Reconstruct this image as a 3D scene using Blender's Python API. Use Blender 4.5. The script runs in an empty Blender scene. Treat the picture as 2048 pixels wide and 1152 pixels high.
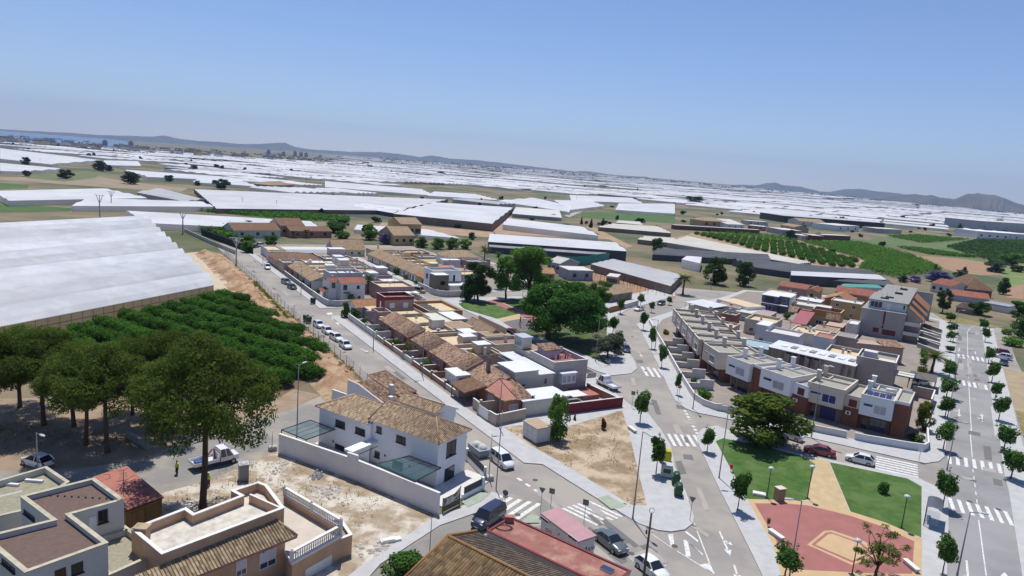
import bpy,math,random
from mathutils import Vector,Matrix
R0=random.Random(7)
scene=bpy.context.scene
COL=scene.collection
rad=math.radians
FOC=1365.0
ROLL=math.atan(0.0806)
PITCH=math.atan((576-(256+0.0806*1024))*math.cos(ROLL)/FOC)
EYE=40.0
_c,_s,_cp,_sp=math.cos(ROLL),math.sin(ROLL),math.cos(PITCH),math.sin(PITCH)
def sight(px,py):
 x=(px-1024)/FOC;y=-(py-576)/FOC
 xr=x*_c-y*_s;yr=x*_s+y*_c
 return (xr,_cp+yr*_sp,-_sp+yr*_cp)
def P(px,py,z=0.0):
 d=sight(px,py);t=(z-EYE)/d[2]
 return Vector((d[0]*t,d[1]*t,z))
def height(px,py,px2,py2):
 b=P(px,py);d=sight(px2,py2)
 return EYE+d[2]*math.hypot(b.x,b.y)/math.hypot(d[0],d[1])
def seen(x,y,z):
 zz=z-EYE
 fwd=y*_cp-zz*_sp;up=y*_sp+zz*_cp
 if fwd<1:return (-9999,-9999)
 a,b=x/fwd,up/fwd
 return (1024+(a*_c+b*_s)*FOC,576-(-a*_s+b*_c)*FOC)
CROPS=dict(A=(0,240,700),B=(650,240,700),C=(1348,240,700),a=(0,580,520),b=(500,460,520),c=(900,460,520),d=(1300,460,520),e=(1628,460,420),f=(0,860,520),g=(260,860,520),h=(700,860,520),i=(1100,860,520),j=(1528,860,520),k=(520,700,520),l=(880,660,520),m=(1320,600,520),n1=(620,740,340),n2=(700,560,260),n3=(860,640,260),n4=(520,470,260),n5=(740,450,260),n6=(1340,580,260),n7=(1560,560,260),n8=(1700,540,260),o1=(1480,700,260),o2=(1640,740,260),o3=(1320,690,260),o4=(1600,640,260),o5=(1788,600,260),o6=(1788,720,260),o7=(900,580,260),o8=(1160,560,260),F=(0,0,2048))
def pix(c,X,Y):
 o=CROPS[c];s=o[2]/2048.0
 return o[0]+X*s,o[1]+Y*s
def Q(c,X,Y,z=0.0):
 return P(*pix(c,X,Y),z)
class Frame:
 def __init__(self,o,az):
  a=rad(az);self.o=Vector((o[0],o[1],0));self.az=az;self.rz=-a
  self.d=Vector((math.sin(a),math.cos(a),0));self.n=Vector((math.cos(a),-math.sin(a),0))
 def __call__(self,s,t,z=0.0):
  return self.o+self.d*s+self.n*t+Vector((0,0,z))
 def inv(self,p):
  q=Vector((p[0],p[1],0))-self.o
  return q.dot(self.d),q.dot(self.n)
SF=Frame((6.06,84.88),-31.8)
UF=Frame((94.9,139.8),32.6)
UF.o=P(1905,800);UF.o.z=0
MATS={}
def nodes_of(name):
 m=bpy.data.materials.new(name);m.use_nodes=True
 nt=m.node_tree
 return m,nt,nt.nodes,nt.links,nt.nodes['Principled BSDF']
def rgba(c):return (c[0],c[1],c[2],1)
def M(name,c1=None,c2=None,scale=1.0,rough=.8,bump=0.0,bscale=None,metal=0.0,spec=.3,detail=5,lo=.35,hi=.65,c3=None,scale3=.05,obj=False,coat=0,stretch=None,bdist=.05):
 if name in MATS:return MATS[name]
 m,nt,N,L,B=nodes_of(name)
 B.inputs['Roughness'].default_value=rough;B.inputs['Metallic'].default_value=metal
 B.inputs['Specular IOR Level'].default_value=spec
 if coat:B.inputs['Coat Weight'].default_value=coat
 B.inputs['Base Color'].default_value=rgba(c1)
 src=None
 if c2 is not None or bump:
  if obj:
   tc=N.new('ShaderNodeTexCoord');src=tc.outputs['Object']
  else:
   g=N.new('ShaderNodeNewGeometry');src=g.outputs['Position']
  if stretch:
   mp=N.new('ShaderNodeMapping');mp.inputs['Scale'].default_value=stretch
   L.new(src,mp.inputs['Vector']);src=mp.outputs['Vector']
 def noise(sc,det=detail):
  n=N.new('ShaderNodeTexNoise');n.inputs['Scale'].default_value=sc;n.inputs['Detail'].default_value=det
  n.inputs['Roughness'].default_value=.62
  L.new(src,n.inputs['Vector']);return n
 if c2 is not None:
  n=noise(scale);r=N.new('ShaderNodeValToRGB')
  r.color_ramp.elements[0].position=lo;r.color_ramp.elements[0].color=rgba(c1)
  r.color_ramp.elements[1].position=hi;r.color_ramp.elements[1].color=rgba(c2)
  L.new(n.outputs['Fac'],r.inputs['Fac']);out=r.outputs['Color']
  if c3 is not None:
   n3=noise(scale3,4);r3=N.new('ShaderNodeValToRGB')
   r3.color_ramp.elements[0].position=.45;r3.color_ramp.elements[1].position=.6
   L.new(n3.outputs['Fac'],r3.inputs['Fac'])
   mx=N.new('ShaderNodeMix');mx.data_type='RGBA'
   L.new(r3.outputs['Color'],mx.inputs[0]);L.new(out,mx.inputs[6]);mx.inputs[7].default_value=rgba(c3)
   out=mx.outputs[2]
  L.new(out,B.inputs['Base Color'])
 if bump:
  n=noise(bscale or scale*3);b=N.new('ShaderNodeBump');b.inputs['Strength'].default_value=bump
  b.inputs['Distance'].default_value=bdist
  L.new(n.outputs['Fac'],b.inputs['Height']);L.new(b.outputs['Normal'],B.inputs['Normal'])
 MATS[name]=m
 return m
def plain(name,c,rough=.5,metal=0,spec=.4,coat=0):
 return M(name,c,rough=rough,metal=metal,spec=spec,coat=coat)
def tile_mat(name,cols,wu=.28,wv=.42,stain=(.05,.04,.03),flat=False,stain_amt=.5):
 if name in MATS:return MATS[name]
 m,nt,N,L,B=nodes_of(name)
 B.inputs['Roughness'].default_value=.85;B.inputs['Specular IOR Level'].default_value=.2
 uv=N.new('ShaderNodeUVMap');sp=N.new('ShaderNodeSeparateXYZ');L.new(uv.outputs[0],sp.inputs[0])
 def math_(op,a,b=None):
  n=N.new('ShaderNodeMath');n.operation=op
  if isinstance(a,(int,float)):n.inputs[0].default_value=a
  else:L.new(a,n.inputs[0])
  if b is not None:
   if isinstance(b,(int,float)):n.inputs[1].default_value=b
   else:L.new(b,n.inputs[1])
  return n.outputs[0]
 u=math_('DIVIDE',sp.outputs[0],wu);v=math_('DIVIDE',sp.outputs[1],wv)
 fu,fv=math_('FLOOR',u),math_('FLOOR',v)
 cb=N.new('ShaderNodeCombineXYZ');L.new(fu,cb.inputs[0]);L.new(fv,cb.inputs[1])
 wn=N.new('ShaderNodeTexWhiteNoise');wn.noise_dimensions='3D';L.new(cb.outputs[0],wn.inputs['Vector'])
 r=N.new('ShaderNodeValToRGB');r.color_ramp.interpolation='CONSTANT' if len(cols)>2 else 'LINEAR'
 els=r.color_ramp.elements
 while len(els)<len(cols):els.new(.5)
 for i,c in enumerate(cols):
  els[i].position=i/len(cols) if len(cols)>2 else i;els[i].color=rgba(c)
 L.new(wn.outputs['Value'],r.inputs['Fac'])
 g=N.new('ShaderNodeNewGeometry');n3=N.new('ShaderNodeTexNoise');n3.inputs['Scale'].default_value=.9;n3.inputs['Detail'].default_value=6
 L.new(g.outputs['Position'],n3.inputs['Vector'])
 r3=N.new('ShaderNodeValToRGB');r3.color_ramp.elements[0].position=.48;r3.color_ramp.elements[1].position=.72
 L.new(n3.outputs['Fac'],r3.inputs['Fac'])
 st=math_('MULTIPLY',r3.outputs['Color'],stain_amt)
 mx=N.new('ShaderNodeMix');mx.data_type='RGBA';L.new(st,mx.inputs[0]);L.new(r.outputs['Color'],mx.inputs[6]);mx.inputs[7].default_value=rgba(stain)
 L.new(mx.outputs[2],B.inputs['Base Color'])
 fr=math_('FRACT',u);hump=math_('SINE',math_('MULTIPLY',fr,math.pi))
 saw=math_('SUBTRACT',1.0,math_('FRACT',v))
 hgt=math_('ADD',hump if not flat else math_('MULTIPLY',hump,.3),math_('MULTIPLY',saw,.45))
 b=N.new('ShaderNodeBump');b.inputs['Strength'].default_value=1.0;b.inputs['Distance'].default_value=.11 if not flat else.04
 L.new(hgt,b.inputs['Height']);L.new(b.outputs['Normal'],B.inputs['Normal'])
 MATS[name]=m
 return m
def leaf_mat(name,c1,c2,c3=None,trans=.3,nscale=.8):
 if name in MATS:return MATS[name]
 m=bpy.data.materials.new(name);m.use_nodes=True;nt=m.node_tree;N,L=nt.nodes,nt.links
 N.clear()
 out=N.new('ShaderNodeOutputMaterial');tc=N.new('ShaderNodeTexCoord')
 oi=N.new('ShaderNodeObjectInfo');ad=N.new('ShaderNodeVectorMath');ad.operation='ADD'
 sc=N.new('ShaderNodeMath');sc.operation='MULTIPLY';sc.inputs[1].default_value=40
 L.new(oi.outputs['Random'],sc.inputs[0]);L.new(tc.outputs['Object'],ad.inputs[0]);L.new(sc.outputs[0],ad.inputs[1])
 n=N.new('ShaderNodeTexNoise');n.inputs['Scale'].default_value=nscale;n.inputs['Detail'].default_value=7;n.inputs['Roughness'].default_value=.75
 L.new(ad.outputs[0],n.inputs['Vector'])
 r=N.new('ShaderNodeValToRGB');e=r.color_ramp.elements
 e[0].position=.35;e[0].color=rgba(c1);e[1].position=.66;e[1].color=rgba(c2)
 if c3:x=e.new(.8);x.color=rgba(c3)
 L.new(n.outputs['Fac'],r.inputs['Fac'])
 hs=N.new('ShaderNodeHueSaturation');mr=N.new('ShaderNodeMapRange');mr.inputs[3].default_value=.8;mr.inputs[4].default_value=1.2
 L.new(oi.outputs['Random'],mr.inputs[0]);L.new(mr.outputs[0],hs.inputs['Value']);L.new(r.outputs['Color'],hs.inputs['Color'])
 d=N.new('ShaderNodeBsdfDiffuse');t=N.new('ShaderNodeBsdfTranslucent');mx=N.new('ShaderNodeMixShader');mx.inputs[0].default_value=trans
 L.new(hs.outputs['Color'],d.inputs['Color']);L.new(hs.outputs['Color'],t.inputs['Color'])
 L.new(d.outputs[0],mx.inputs[1]);L.new(t.outputs[0],mx.inputs[2]);L.new(mx.outputs[0],out.inputs['Surface'])
 MATS[name]=m
 return m
def clear_mat(name,col,alpha,rough=.1):
 if name in MATS:return MATS[name]
 m,nt,N,L,B=nodes_of(name)
 B.inputs['Base Color'].default_value=rgba(col);B.inputs['Roughness'].default_value=rough;B.inputs['Alpha'].default_value=alpha
 MATS[name]=m
 return m
class MB:
 def __init__(s):s.v=[];s.f=[];s.m=[];s.uv={};s.smooth=set()
 def face(s,pts,mi=0,uv=None,smooth=False):
  k=len(s.v);s.v.extend([tuple(p) for p in pts]);s.f.append(tuple(range(k,k+len(pts))));s.m.append(mi)
  if uv:s.uv[len(s.f)-1]=uv
  if smooth:s.smooth.add(len(s.f)-1)
  return s
 def box(s,x0,x1,y0,y1,z0,z1,mi=0,top=None,skip=''):
  a=[(x0,y0,z0),(x1,y0,z0),(x1,y1,z0),(x0,y1,z0),(x0,y0,z1),(x1,y0,z1),(x1,y1,z1),(x0,y1,z1)]
  k=len(s.v);s.v.extend(a)
  fs=[('d',(0,3,2,1)),('u',(4,5,6,7)),('f',(0,1,5,4)),('r',(1,2,6,5)),('b',(2,3,7,6)),('l',(3,0,4,7))]
  for n,q in fs:
   if n in skip:continue
   s.f.append(tuple(k+i for i in q));s.m.append(top if (n=='u' and top is not None) else mi)
  return s
 def prism(s,pts,z0,z1,mi=0,top=None,bottom=True):
  n=len(pts);k=len(s.v)
  ar=sum(pts[i][0]*pts[(i+1)%n][1]-pts[(i+1)%n][0]*pts[i][1] for i in range(n))
  if ar<0:pts=pts[::-1]
  s.v.extend([(p[0],p[1],z0) for p in pts]+[(p[0],p[1],z1) for p in pts])
  for i in range(n):
   j=(i+1)%n
   s.f.append((k+i,k+j,k+n+j,k+n+i));s.m.append(mi)
  s.f.append(tuple(range(k+n,k+2*n)));s.m.append(mi if top is None else top)
  if bottom:s.f.append(tuple(range(k+n-1,k-1,-1)));s.m.append(mi)
  return s
 def tube(s,pts,r,n=8,mi=0,cap=True,smooth=True):
  pts=[Vector(p) for p in pts];rs=r if isinstance(r,(list,tuple)) else [r]*len(pts)
  k=len(s.v);up=None
  for i,p in enumerate(pts):
   d=(pts[min(i+1,len(pts)-1)]-pts[max(i-1,0)]).normalized()
   a=Vector((1,0,0)) if abs(d.x)<.8 else Vector((0,1,0))
   if up is not None:a=up
   x=(a-d*a.dot(d)).normalized();up=x;y=d.cross(x)
   for j in range(n):
    t=2*math.pi*j/n
    s.v.append(tuple(p+(x*math.cos(t)+y*math.sin(t))*rs[i]))
  for i in range(len(pts)-1):
   for j in range(n):
    q=(k+i*n+j,k+i*n+(j+1)%n,k+(i+1)*n+(j+1)%n,k+(i+1)*n+j)
    s.f.append(q);s.m.append(mi)
    if smooth:s.smooth.add(len(s.f)-1)
  if cap:
   s.f.append(tuple(range(k+n-1,k-1,-1)));s.m.append(mi)
   e=k+(len(pts)-1)*n;s.f.append(tuple(range(e,e+n)));s.m.append(mi)
  return s
 def bar(s,p0,p1,w,h=None,mi=0):
  return s.tube([p0,p1],w/2*1.414,4,mi,True,False)
 def dome(s,c,rx,ry,rz,n=10,m=5,mi=0,full=False):
  k=len(s.v);lo=-m if full else 0
  rows=[]
  for i in range(lo,m+1):
   t=math.pi/2*i/m;rows.append(len(s.v))
   for j in range(n):
    a=2*math.pi*j/n
    s.v.append((c[0]+rx*math.cos(t)*math.cos(a),c[1]+ry*math.cos(t)*math.sin(a),c[2]+rz*math.sin(t)))
  for r in range(len(rows)-1):
   for j in range(n):
    s.f.append((rows[r]+j,rows[r]+(j+1)%n,rows[r+1]+(j+1)%n,rows[r+1]+j));s.m.append(mi);s.smooth.add(len(s.f)-1)
  return s
 def mesh(s,name,mats):
  me=bpy.data.meshes.new(name);me.from_pydata(s.v,[],s.f)
  for m in mats:me.materials.append(m)
  if len(mats)>1:me.polygons.foreach_set('material_index',s.m)
  if s.uv:
   l=me.uv_layers.new(name='UVMap');d=[0.0]*(2*len(me.loops))
   for fi,us in s.uv.items():
    st=me.polygons[fi].loop_start
    for i,w in enumerate(us):d[2*(st+i)]=w[0];d[2*(st+i)+1]=w[1]
   l.data.foreach_set('uv',d)
  if s.smooth:
   fl=[False]*len(s.f)
   for i in s.smooth:fl[i]=True
   me.polygons.foreach_set('use_smooth',fl)
  me.update()
  return me
def obj(name,mesh,parent=None,loc=None,rz=None,label=None):
 o=bpy.data.objects.new(name,mesh);COL.objects.link(o)
 if parent is not None:o.parent=parent
 if loc is not None:o.location=loc
 if rz is not None:o.rotation_euler=(0,0,rz)
 if label:o['label']=label
 return o
def tag(o,label,cat,group=None,kind=None):
 if label:o['label']=label
 if cat:o['category']=cat
 if group:o['group']=group
 if kind:o['kind']=kind
 return o
def thing(name,label,cat,loc=(0,0,0),rz=0,group=None):
 o=bpy.data.objects.new(name,None);COL.objects.link(o);o.empty_display_size=.2
 o.location=loc;o.rotation_euler=(0,0,rz)
 return tag(o,label,cat,group)
def part(t,name,mb,mats,label=None,loc=None,rz=None):
 if not isinstance(mats,(list,tuple)):mats=[mats]
 return obj(name,mb.mesh(name,mats),t,loc,rz,label)
def single(name,label,cat,mb,mats,loc=(0,0,0),rz=0,group=None,kind=None):
 if not isinstance(mats,(list,tuple)):mats=[mats]
 return tag(obj(name,mb.mesh(name,mats),None,loc,rz),label,cat,group,kind)
def structure(name,mb,mats):
 if not isinstance(mats,(list,tuple)):mats=[mats]
 o=obj(name,mb.mesh(name,mats));o['kind']='structure'
 return o
def copy_tree(o,parent=None):
 c=o.copy();COL.objects.link(c)
 if parent is not None:c.parent=parent
 for ch in list(o.children):copy_tree(ch,c)
 return c
def place(proto,used,label,loc,rz=0,sc=None,group=None):
 """first call moves the model itself, later calls copy it"""
 o=proto if not used[0] else copy_tree(proto)
 used[0]=True
 o.location=loc;o.rotation_euler=(0,0,rz)
 if sc is not None:o.scale=sc if isinstance(sc,tuple) else (sc,sc,sc)
 if label:o['label']=label
 if group:o['group']=group
 return o
white=M('white_render',(.74,.74,.74),(.68,.67,.65),.6,.85,.15,3)
white2=M('old_white_render',(.62,.60,.57),(.52,.49,.45),.5,.85,.15,3)
beige=M('beige_render',(.50,.44,.36),(.43,.37,.30),.5,.9,.15,3)
cream=M('cream_render',(.62,.56,.40),(.54,.48,.34),.5,.9,.15,3)
pinkbeige=M('pinkish_render',(.44,.34,.28),(.37,.28,.23),.5,.9,.15,3)
peach=M('peach_render',(.56,.37,.24),(.47,.30,.19),.5,.9,.15,3)
salmon=M('salmon_render',(.42,.20,.15),(.36,.17,.13),.6,.9,.15,3)
redwall=M('red_render',(.26,.05,.055),(.20,.04,.045),.7,.9,.2,4)
maroon=M('maroon_render',(.20,.045,.05),(.16,.04,.045),.7,.9,.2,4)
pinkwall=M('mauve_pink_render',(.38,.24,.23),(.33,.21,.20),.5,.9,.15,3)
orange=M('orange_render',(.45,.22,.09),(.38,.19,.08),.5,.9,.15,3)
ochre=M('ochre_render',(.48,.35,.18),(.42,.30,.15),.5,.9,.15,3)
grey=M('grey_render',(.36,.35,.34),(.30,.29,.28),.5,.9,.15,3)
greyblue=M('blue_grey_render',(.12,.13,.19),(.10,.11,.16),.5,.8)
taupe=M('taupe_render',(.38,.33,.30),(.33,.28,.25),.35,.9,.15,3)
stain_wall=M('rain_streaked_render',(.40,.34,.30),(.30,.25,.22),1.0,.9,.2,4,c3=(.10,.085,.075),scale3=.8,stretch=(1,1,.12))
stone=M('stone_cladding',(.30,.24,.19),(.16,.13,.11),3.0,.9,.5,6)
brick=M('brown_brick',(.20,.085,.055),(.15,.06,.042),3.0,.9,.3,8)
brickpink=M('pale_brick',(.36,.20,.15),(.30,.17,.13),2.0,.9,.3,8)
terr=M('terrace_tiles',(.62,.49,.31),(.54,.42,.27),.8,.85)
terr_w=M('white_terrace_tiles',(.60,.56,.48),(.40,.36,.31),1.2,.85,lo=.4,hi=.7)
gravelroof=M('roof_gravel',(.34,.31,.25),(.26,.24,.19),2.5,.95,.4,20)
gravelgrey=M('grey_roof_gravel',(.30,.29,.27),(.22,.215,.20),2.0,.95,.4,20)
brownroof=M('brown_roof_felt',(.155,.105,.085),(.125,.085,.07),2.5,.95,.3,25)
redroof=M('red_sealed_roof',(.40,.16,.12),(.30,.12,.09),.5,.9,.2,4)
sheet=M('white_metal_sheet',(.72,.73,.72),(.64,.65,.64),.4,.45,0,spec=.4)
sheet_c=M('cream_metal_sheet',(.62,.60,.50),(.55,.53,.44),.4,.5)
sheet_g=M('grey_metal_sheet',(.30,.33,.37),(.25,.28,.31),.4,.5)
cap_w=M('white_coping',(.74,.72,.68),(.62,.60,.56),1.2,.85)
cap_b=M('beige_coping',(.62,.55,.45),(.52,.46,.38),1.2,.85)
frame_b=plain('brown_frame',(.07,.035,.028),.5)
frame_w=plain('white_frame',(.70,.70,.70),.45)
frame_d=plain('dark_frame',(.035,.035,.038),.4)
frame_m=plain('maroon_shutter',(.14,.018,.022),.55)
blind_b=plain('blue_blind',(.025,.028,.14),.6)
blind_w=M('white_shutter',(.60,.62,.66),(.55,.57,.60),2,.5)
glass=plain('window_glass',(.018,.024,.032),.06,spec=.6)
glass_b=plain('bluish_glass',(.03,.055,.10),.06,spec=.7)
iron=plain('black_iron',(.02,.02,.022),.5)
steel=plain('galvanised_steel',(.30,.31,.31),.45,metal=.6)
steel_d=plain('dark_steel',(.10,.10,.105),.5,metal=.4)
concrete=M('pale_concrete',(.46,.44,.41),(.38,.36,.33),.8,.9,.2,6)
tile_tan=tile_mat('tan_roof_tiles',[(.38,.27,.17),(.31,.21,.13),(.48,.37,.24),(.25,.17,.11),(.42,.30,.18),(.36,.27,.19)],.3,.40,stain_amt=.22)
tile_mix=tile_mat('mottled_roof_tiles',[(.38,.235,.155),(.27,.165,.11),(.47,.34,.24),(.19,.125,.09),(.40,.25,.16),(.33,.22,.165)],.3,.42,stain_amt=.3)
tile_old=tile_mat('old_ochre_roof_tiles',[(.20,.13,.062),(.165,.105,.052),(.235,.155,.078),(.13,.088,.048)],.3,.45,stain=(.035,.032,.025),stain_amt=.6)
tile_grey=tile_mat('lichen_grey_roof_tiles',[(.13,.095,.07),(.10,.075,.058),(.16,.12,.09)],.3,.45,stain=(.05,.045,.04))
tile_peach=tile_mat('weathered_peach_roof_tiles',[(.36,.27,.16),(.30,.22,.13),(.41,.32,.20),(.24,.17,.105)],.3,.45,stain=(.06,.05,.04),stain_amt=.4)
tile_plain=tile_mat('plain_tan_roof_tiles',[(.38,.27,.17),(.33,.225,.14),(.42,.31,.20)],.3,.42,flat=True,stain_amt=.3)
tile_red=tile_mat('red_roof_tiles',[(.30,.115,.075),(.25,.095,.06),(.34,.14,.09)],.3,.42,flat=True,stain_amt=.3)
tile_or=tile_mat('orange_ridged_roof_tiles',[(.40,.21,.11),(.34,.17,.09),(.44,.25,.14)],.3,.7,flat=True,stain_amt=.25)
tile_dbrown=tile_mat('brown_roof_tiles',[(.22,.13,.08),(.19,.11,.07),(.25,.15,.09)],.3,.42,flat=True,stain_amt=.3)
ridge_t=M('ridge_tiles',(.40,.27,.17),(.25,.16,.11),4,.9)
ridge_d=M('dark_ridge_tiles',(.14,.09,.065),(.10,.065,.05),4,.9)
def film(name,c1,c2,scale,tr=.22):
 """greenhouse sheeting that lets part of the sunlight through"""
 m=M(name,c1,c2,scale,.45,0,spec=.4,c3=tuple(x*.92 for x in c2),scale3=scale*.4)
 nt=m.node_tree;N,L=nt.nodes,nt.links;B=N['Principled BSDF'];t=N.new('ShaderNodeBsdfTranslucent');x=N.new('ShaderNodeMixShader');x.inputs[0].default_value=tr
 L.new(B.inputs['Base Color'].links[0].from_socket,t.inputs['Color']);L.new(B.outputs[0],x.inputs[1]);L.new(t.outputs[0],x.inputs[2]);L.new(x.outputs[0],N['Material Output'].inputs['Surface'])
 return m
def ring(mb,x0,x1,y0,y1,z0,z1,th,mi=0,top=1):
 mb.box(x0,x1,y0,y0+th,z0,z1,mi,top);mb.box(x0,x1,y1-th,y1,z0,z1,mi,top)
 mb.box(x0,x0+th,y0+th,y1-th,z0,z1,mi,top,'fb');mb.box(x1-th,x1,y0+th,y1-th,z0,z1,mi,top,'fb')
def flat(t,x0,x1,y0,y1,h,wallm,roofm=None,par=.45,th=.18,capm=None,z0=-.3,wname='wall',rname='roof'):
 mb=MB();mb.box(x0,x1,y0,y1,z0,h,0,2)
 if par>0:
  ring(mb,x0,x1,y0,y1,h,h+par-.06,th,0,0)
  ring(mb,x0-.04,x1+.04,y0-.04,y1+.04,h+par-.06,h+par,th+.08,1,1)
 w=part(t,wname,mb,[wallm,capm or cap_w,wallm])
 r=part(t,rname,MB().box(x0+th+.005,x1-th-.005,y0+th+.005,y1-th-.005,h+.004,h+.05),roofm or gravelgrey)
 return w,r
def block(t,name,x0,x1,y0,y1,z0,z1,mat,top=None,parent=None,label=None):
 mb=MB().box(x0,x1,y0,y1,z0,z1,0,1 if top else None)
 return part(parent or t,name,mb,[mat]+([top] if top else []),label)
CORR=.3
def roof_face(mb,pts,th=.16,mi=0,trim=1,e=None):
 """tile plane: pts[0]-pts[1] lies along the eave; uv in metres"""
 p=[Vector(q) for q in pts];ex=(p[1]-p[0]).normalized() if e is None else Vector(e).normalized()
 nrm=(p[1]-p[0]).cross(p[2]-p[0]).normalized();ey=nrm.cross(ex)
 P2=[((q-p[0]).dot(ex),(q-p[0]).dot(ey)) for q in p];u0,u1=min(q[0] for q in P2),max(q[0] for q in P2);nst=max(2,int((u1-u0)/CORR*2));prev=None
 for k in range(nst+1):
  u=u0+(u1-u0)*min(.9999,max(.0001,k/nst));vs=[]
  for i in range(len(P2)):
   (a0,b0),(a1,b1)=P2[i],P2[(i+1)%len(P2)]
   if (a0-u)*(a1-u)<0:vs.append(b0+(b1-b0)*(u-a0)/(a1-a0))
  if len(vs)<2:continue
  h=nrm*(.075 if k%2 else.005);cur=(u,min(vs),max(vs),h)
  if prev:
   c=[prev[:2]+(prev[3],),(cur[0],cur[1],cur[3]),(cur[0],cur[2],cur[3]),(prev[0],prev[2],prev[3])]
   mb.face([p[0]+ex*q[0]+ey*q[1]+q[2] for q in c],mi,[(q[0]-u0+50,q[1]+50) for q in c])
  prev=cur
 lo=[q-Vector((0,0,th)) for q in p]
 mb.face(lo[::-1],trim)
 for i in range(len(p)):
  j=(i+1)%len(p);mb.face([lo[i],lo[j],p[j],p[i]],trim)
def ridge_line(mb,a,b,r=.11,mi=2):
 mb.tube([a,b],r,6,mi)
def mono(t,x0,x1,y0,y1,zl,zh,side='l',tile=None,trim=None,over=.35,name='roof'):
 """single pitch; `side` is the low side"""
 mb=MB();o=over
 run=(x1-x0) if side in 'lr' else (y1-y0);k=(zh-zl)/run
 if side=='l':q=[(x0-o,y1,zl-k*o),(x0-o,y0,zl-k*o),(x1,y0,zh),(x1,y1,zh)]
 elif side=='r':q=[(x1+o,y0,zl-k*o),(x1+o,y1,zl-k*o),(x0,y1,zh),(x0,y0,zh)]
 elif side=='f':q=[(x0,y0-o,zl-k*o),(x1,y0-o,zl-k*o),(x1,y1,zh),(x0,y1,zh)]
 else:q=[(x1,y1+o,zl-k*o),(x0,y1+o,zl-k*o),(x0,y0,zh),(x1,y0,zh)]
 roof_face(mb,q)
 ridge_line(mb,q[1],q[2],.10);ridge_line(mb,q[0],q[3],.10);ridge_line(mb,q[2],q[3],.12)
 return part(t,name,mb,[tile or tile_mix,trim or salmon,ridge_t])
def gable(t,x0,x1,y0,y1,ze,zr,axis='y',tile=None,wallm=None,over=.3,trim=None,name='roof',ridge=None):
 mb=MB();o=over
 if axis=='y':
  xm=(x0+x1)/2;k=(zr-ze)/(xm-x0)
  a,b=(xm,y0-o,zr),(xm,y1+o,zr)
  roof_face(mb,[(x0-o,y1+o,ze-k*o),(x0-o,y0-o,ze-k*o),a,b]);roof_face(mb,[(x1+o,y0-o,ze-k*o),(x1+o,y1+o,ze-k*o),b,a])
  tri=[[(x0,y0,ze-.1),(x1,y0,ze-.1),(xm,y0,zr-.1)],[(x1,y1,ze-.1),(x0,y1,ze-.1),(xm,y1,zr-.1)]]
 else:
  ym=(y0+y1)/2;k=(zr-ze)/(ym-y0)
  a,b=(x0-o,ym,zr),(x1+o,ym,zr)
  roof_face(mb,[(x0-o,y0-o,ze-k*o),(x1+o,y0-o,ze-k*o),b,a]);roof_face(mb,[(x1+o,y1+o,ze-k*o),(x0-o,y1+o,ze-k*o),a,b])
  tri=[[(x0,y1,ze-.1),(x0,y0,ze-.1),(x0,ym,zr-.1)],[(x1,y0,ze-.1),(x1,y1,ze-.1),(x1,ym,zr-.1)]]
 ridge_line(mb,a,b,.12)
 r=part(t,name,mb,[tile or tile_tan,trim or cap_b,ridge or ridge_t])
 if wallm:
  [part(t,'gable_wall',MB().face(q),wallm) for q in tri]
 return r
def hip(t,x0,x1,y0,y1,ze,zr,tile=None,over=.4,trim=None,name='roof',ridge=None):
 mb=MB();x0-=over;x1+=over;y0-=over;y1+=over
 w,d=x1-x0,y1-y0
 if w>=d:a,b=(x0+d/2,(y0+y1)/2,zr),(x1-d/2,(y0+y1)/2,zr)
 else:a,b=((x0+x1)/2,y0+w/2,zr),((x0+x1)/2,y1-w/2,zr)
 A,B_,C_,D_=(x0,y0,ze),(x1,y0,ze),(x1,y1,ze),(x0,y1,ze)
 if w>=d:
  fs=[[A,B_,b,a],[B_,C_,b],[C_,D_,a,b],[D_,A,a]];hs=[(A,a),(B_,b),(C_,b),(D_,a),(a,b)]
 else:
  fs=[[A,B_,a],[B_,C_,b,a],[C_,D_,b],[D_,A,a,b]];hs=[(A,a),(B_,a),(C_,b),(D_,b),(a,b)]
 for q in fs:roof_face(mb,q)
 for p,q in hs:
  if p!=q:ridge_line(mb,p,q,.11)
 return part(t,name,mb,[tile or tile_tan,trim or cap_w,ridge or ridge_t])
WM={}
def win_mesh(w,h,fm,gm,nsplit,style):
 key=(round(w,2),round(h,2),fm.name,gm.name,nsplit,style)
 if key in WM:return WM[key]
 mb=MB();f=.07;hw=w/2
 dp=.05
 if style=='door':f=.09
 mb.box(-hw,-hw+f,-dp,0,0,h);mb.box(hw-f,hw,-dp,0,0,h)
 mb.box(-hw+f,hw-f,-dp,0,h-f,h,0,None,'lr');mb.box(-hw+f,hw-f,-dp,0,0,f,0,None,'lr')
 for i in range(1,nsplit):
  x=-hw+w*i/nsplit;mb.box(x-.03,x+.03,-dp+.005,0,f,h-f)
 mb.face([(-hw+f,-.018,f),(hw-f,-.018,f),(hw-f,-.018,h-f),(-hw+f,-.018,h-f)],1)
 if style=='sill':mb.box(-hw-.08,hw+.08,-.14,0,-.07,-.002)
 if style=='shutter':
  mb.box(-hw+f,hw-f,-.035,-.02,h*.35,h-f,2)
 if style=='slats':
  for i in range(int(h/.12)):mb.box(-hw+f,hw-f,-.03,-.019,f+i*.12,f+i*.12+.07,2)
 WM[key]=mb.mesh('window',[fm,gm,blind_w])
 return WM[key]
FACE={'f':0,'r':rad(90),'b':rad(180),'l':rad(-90)}
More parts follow.
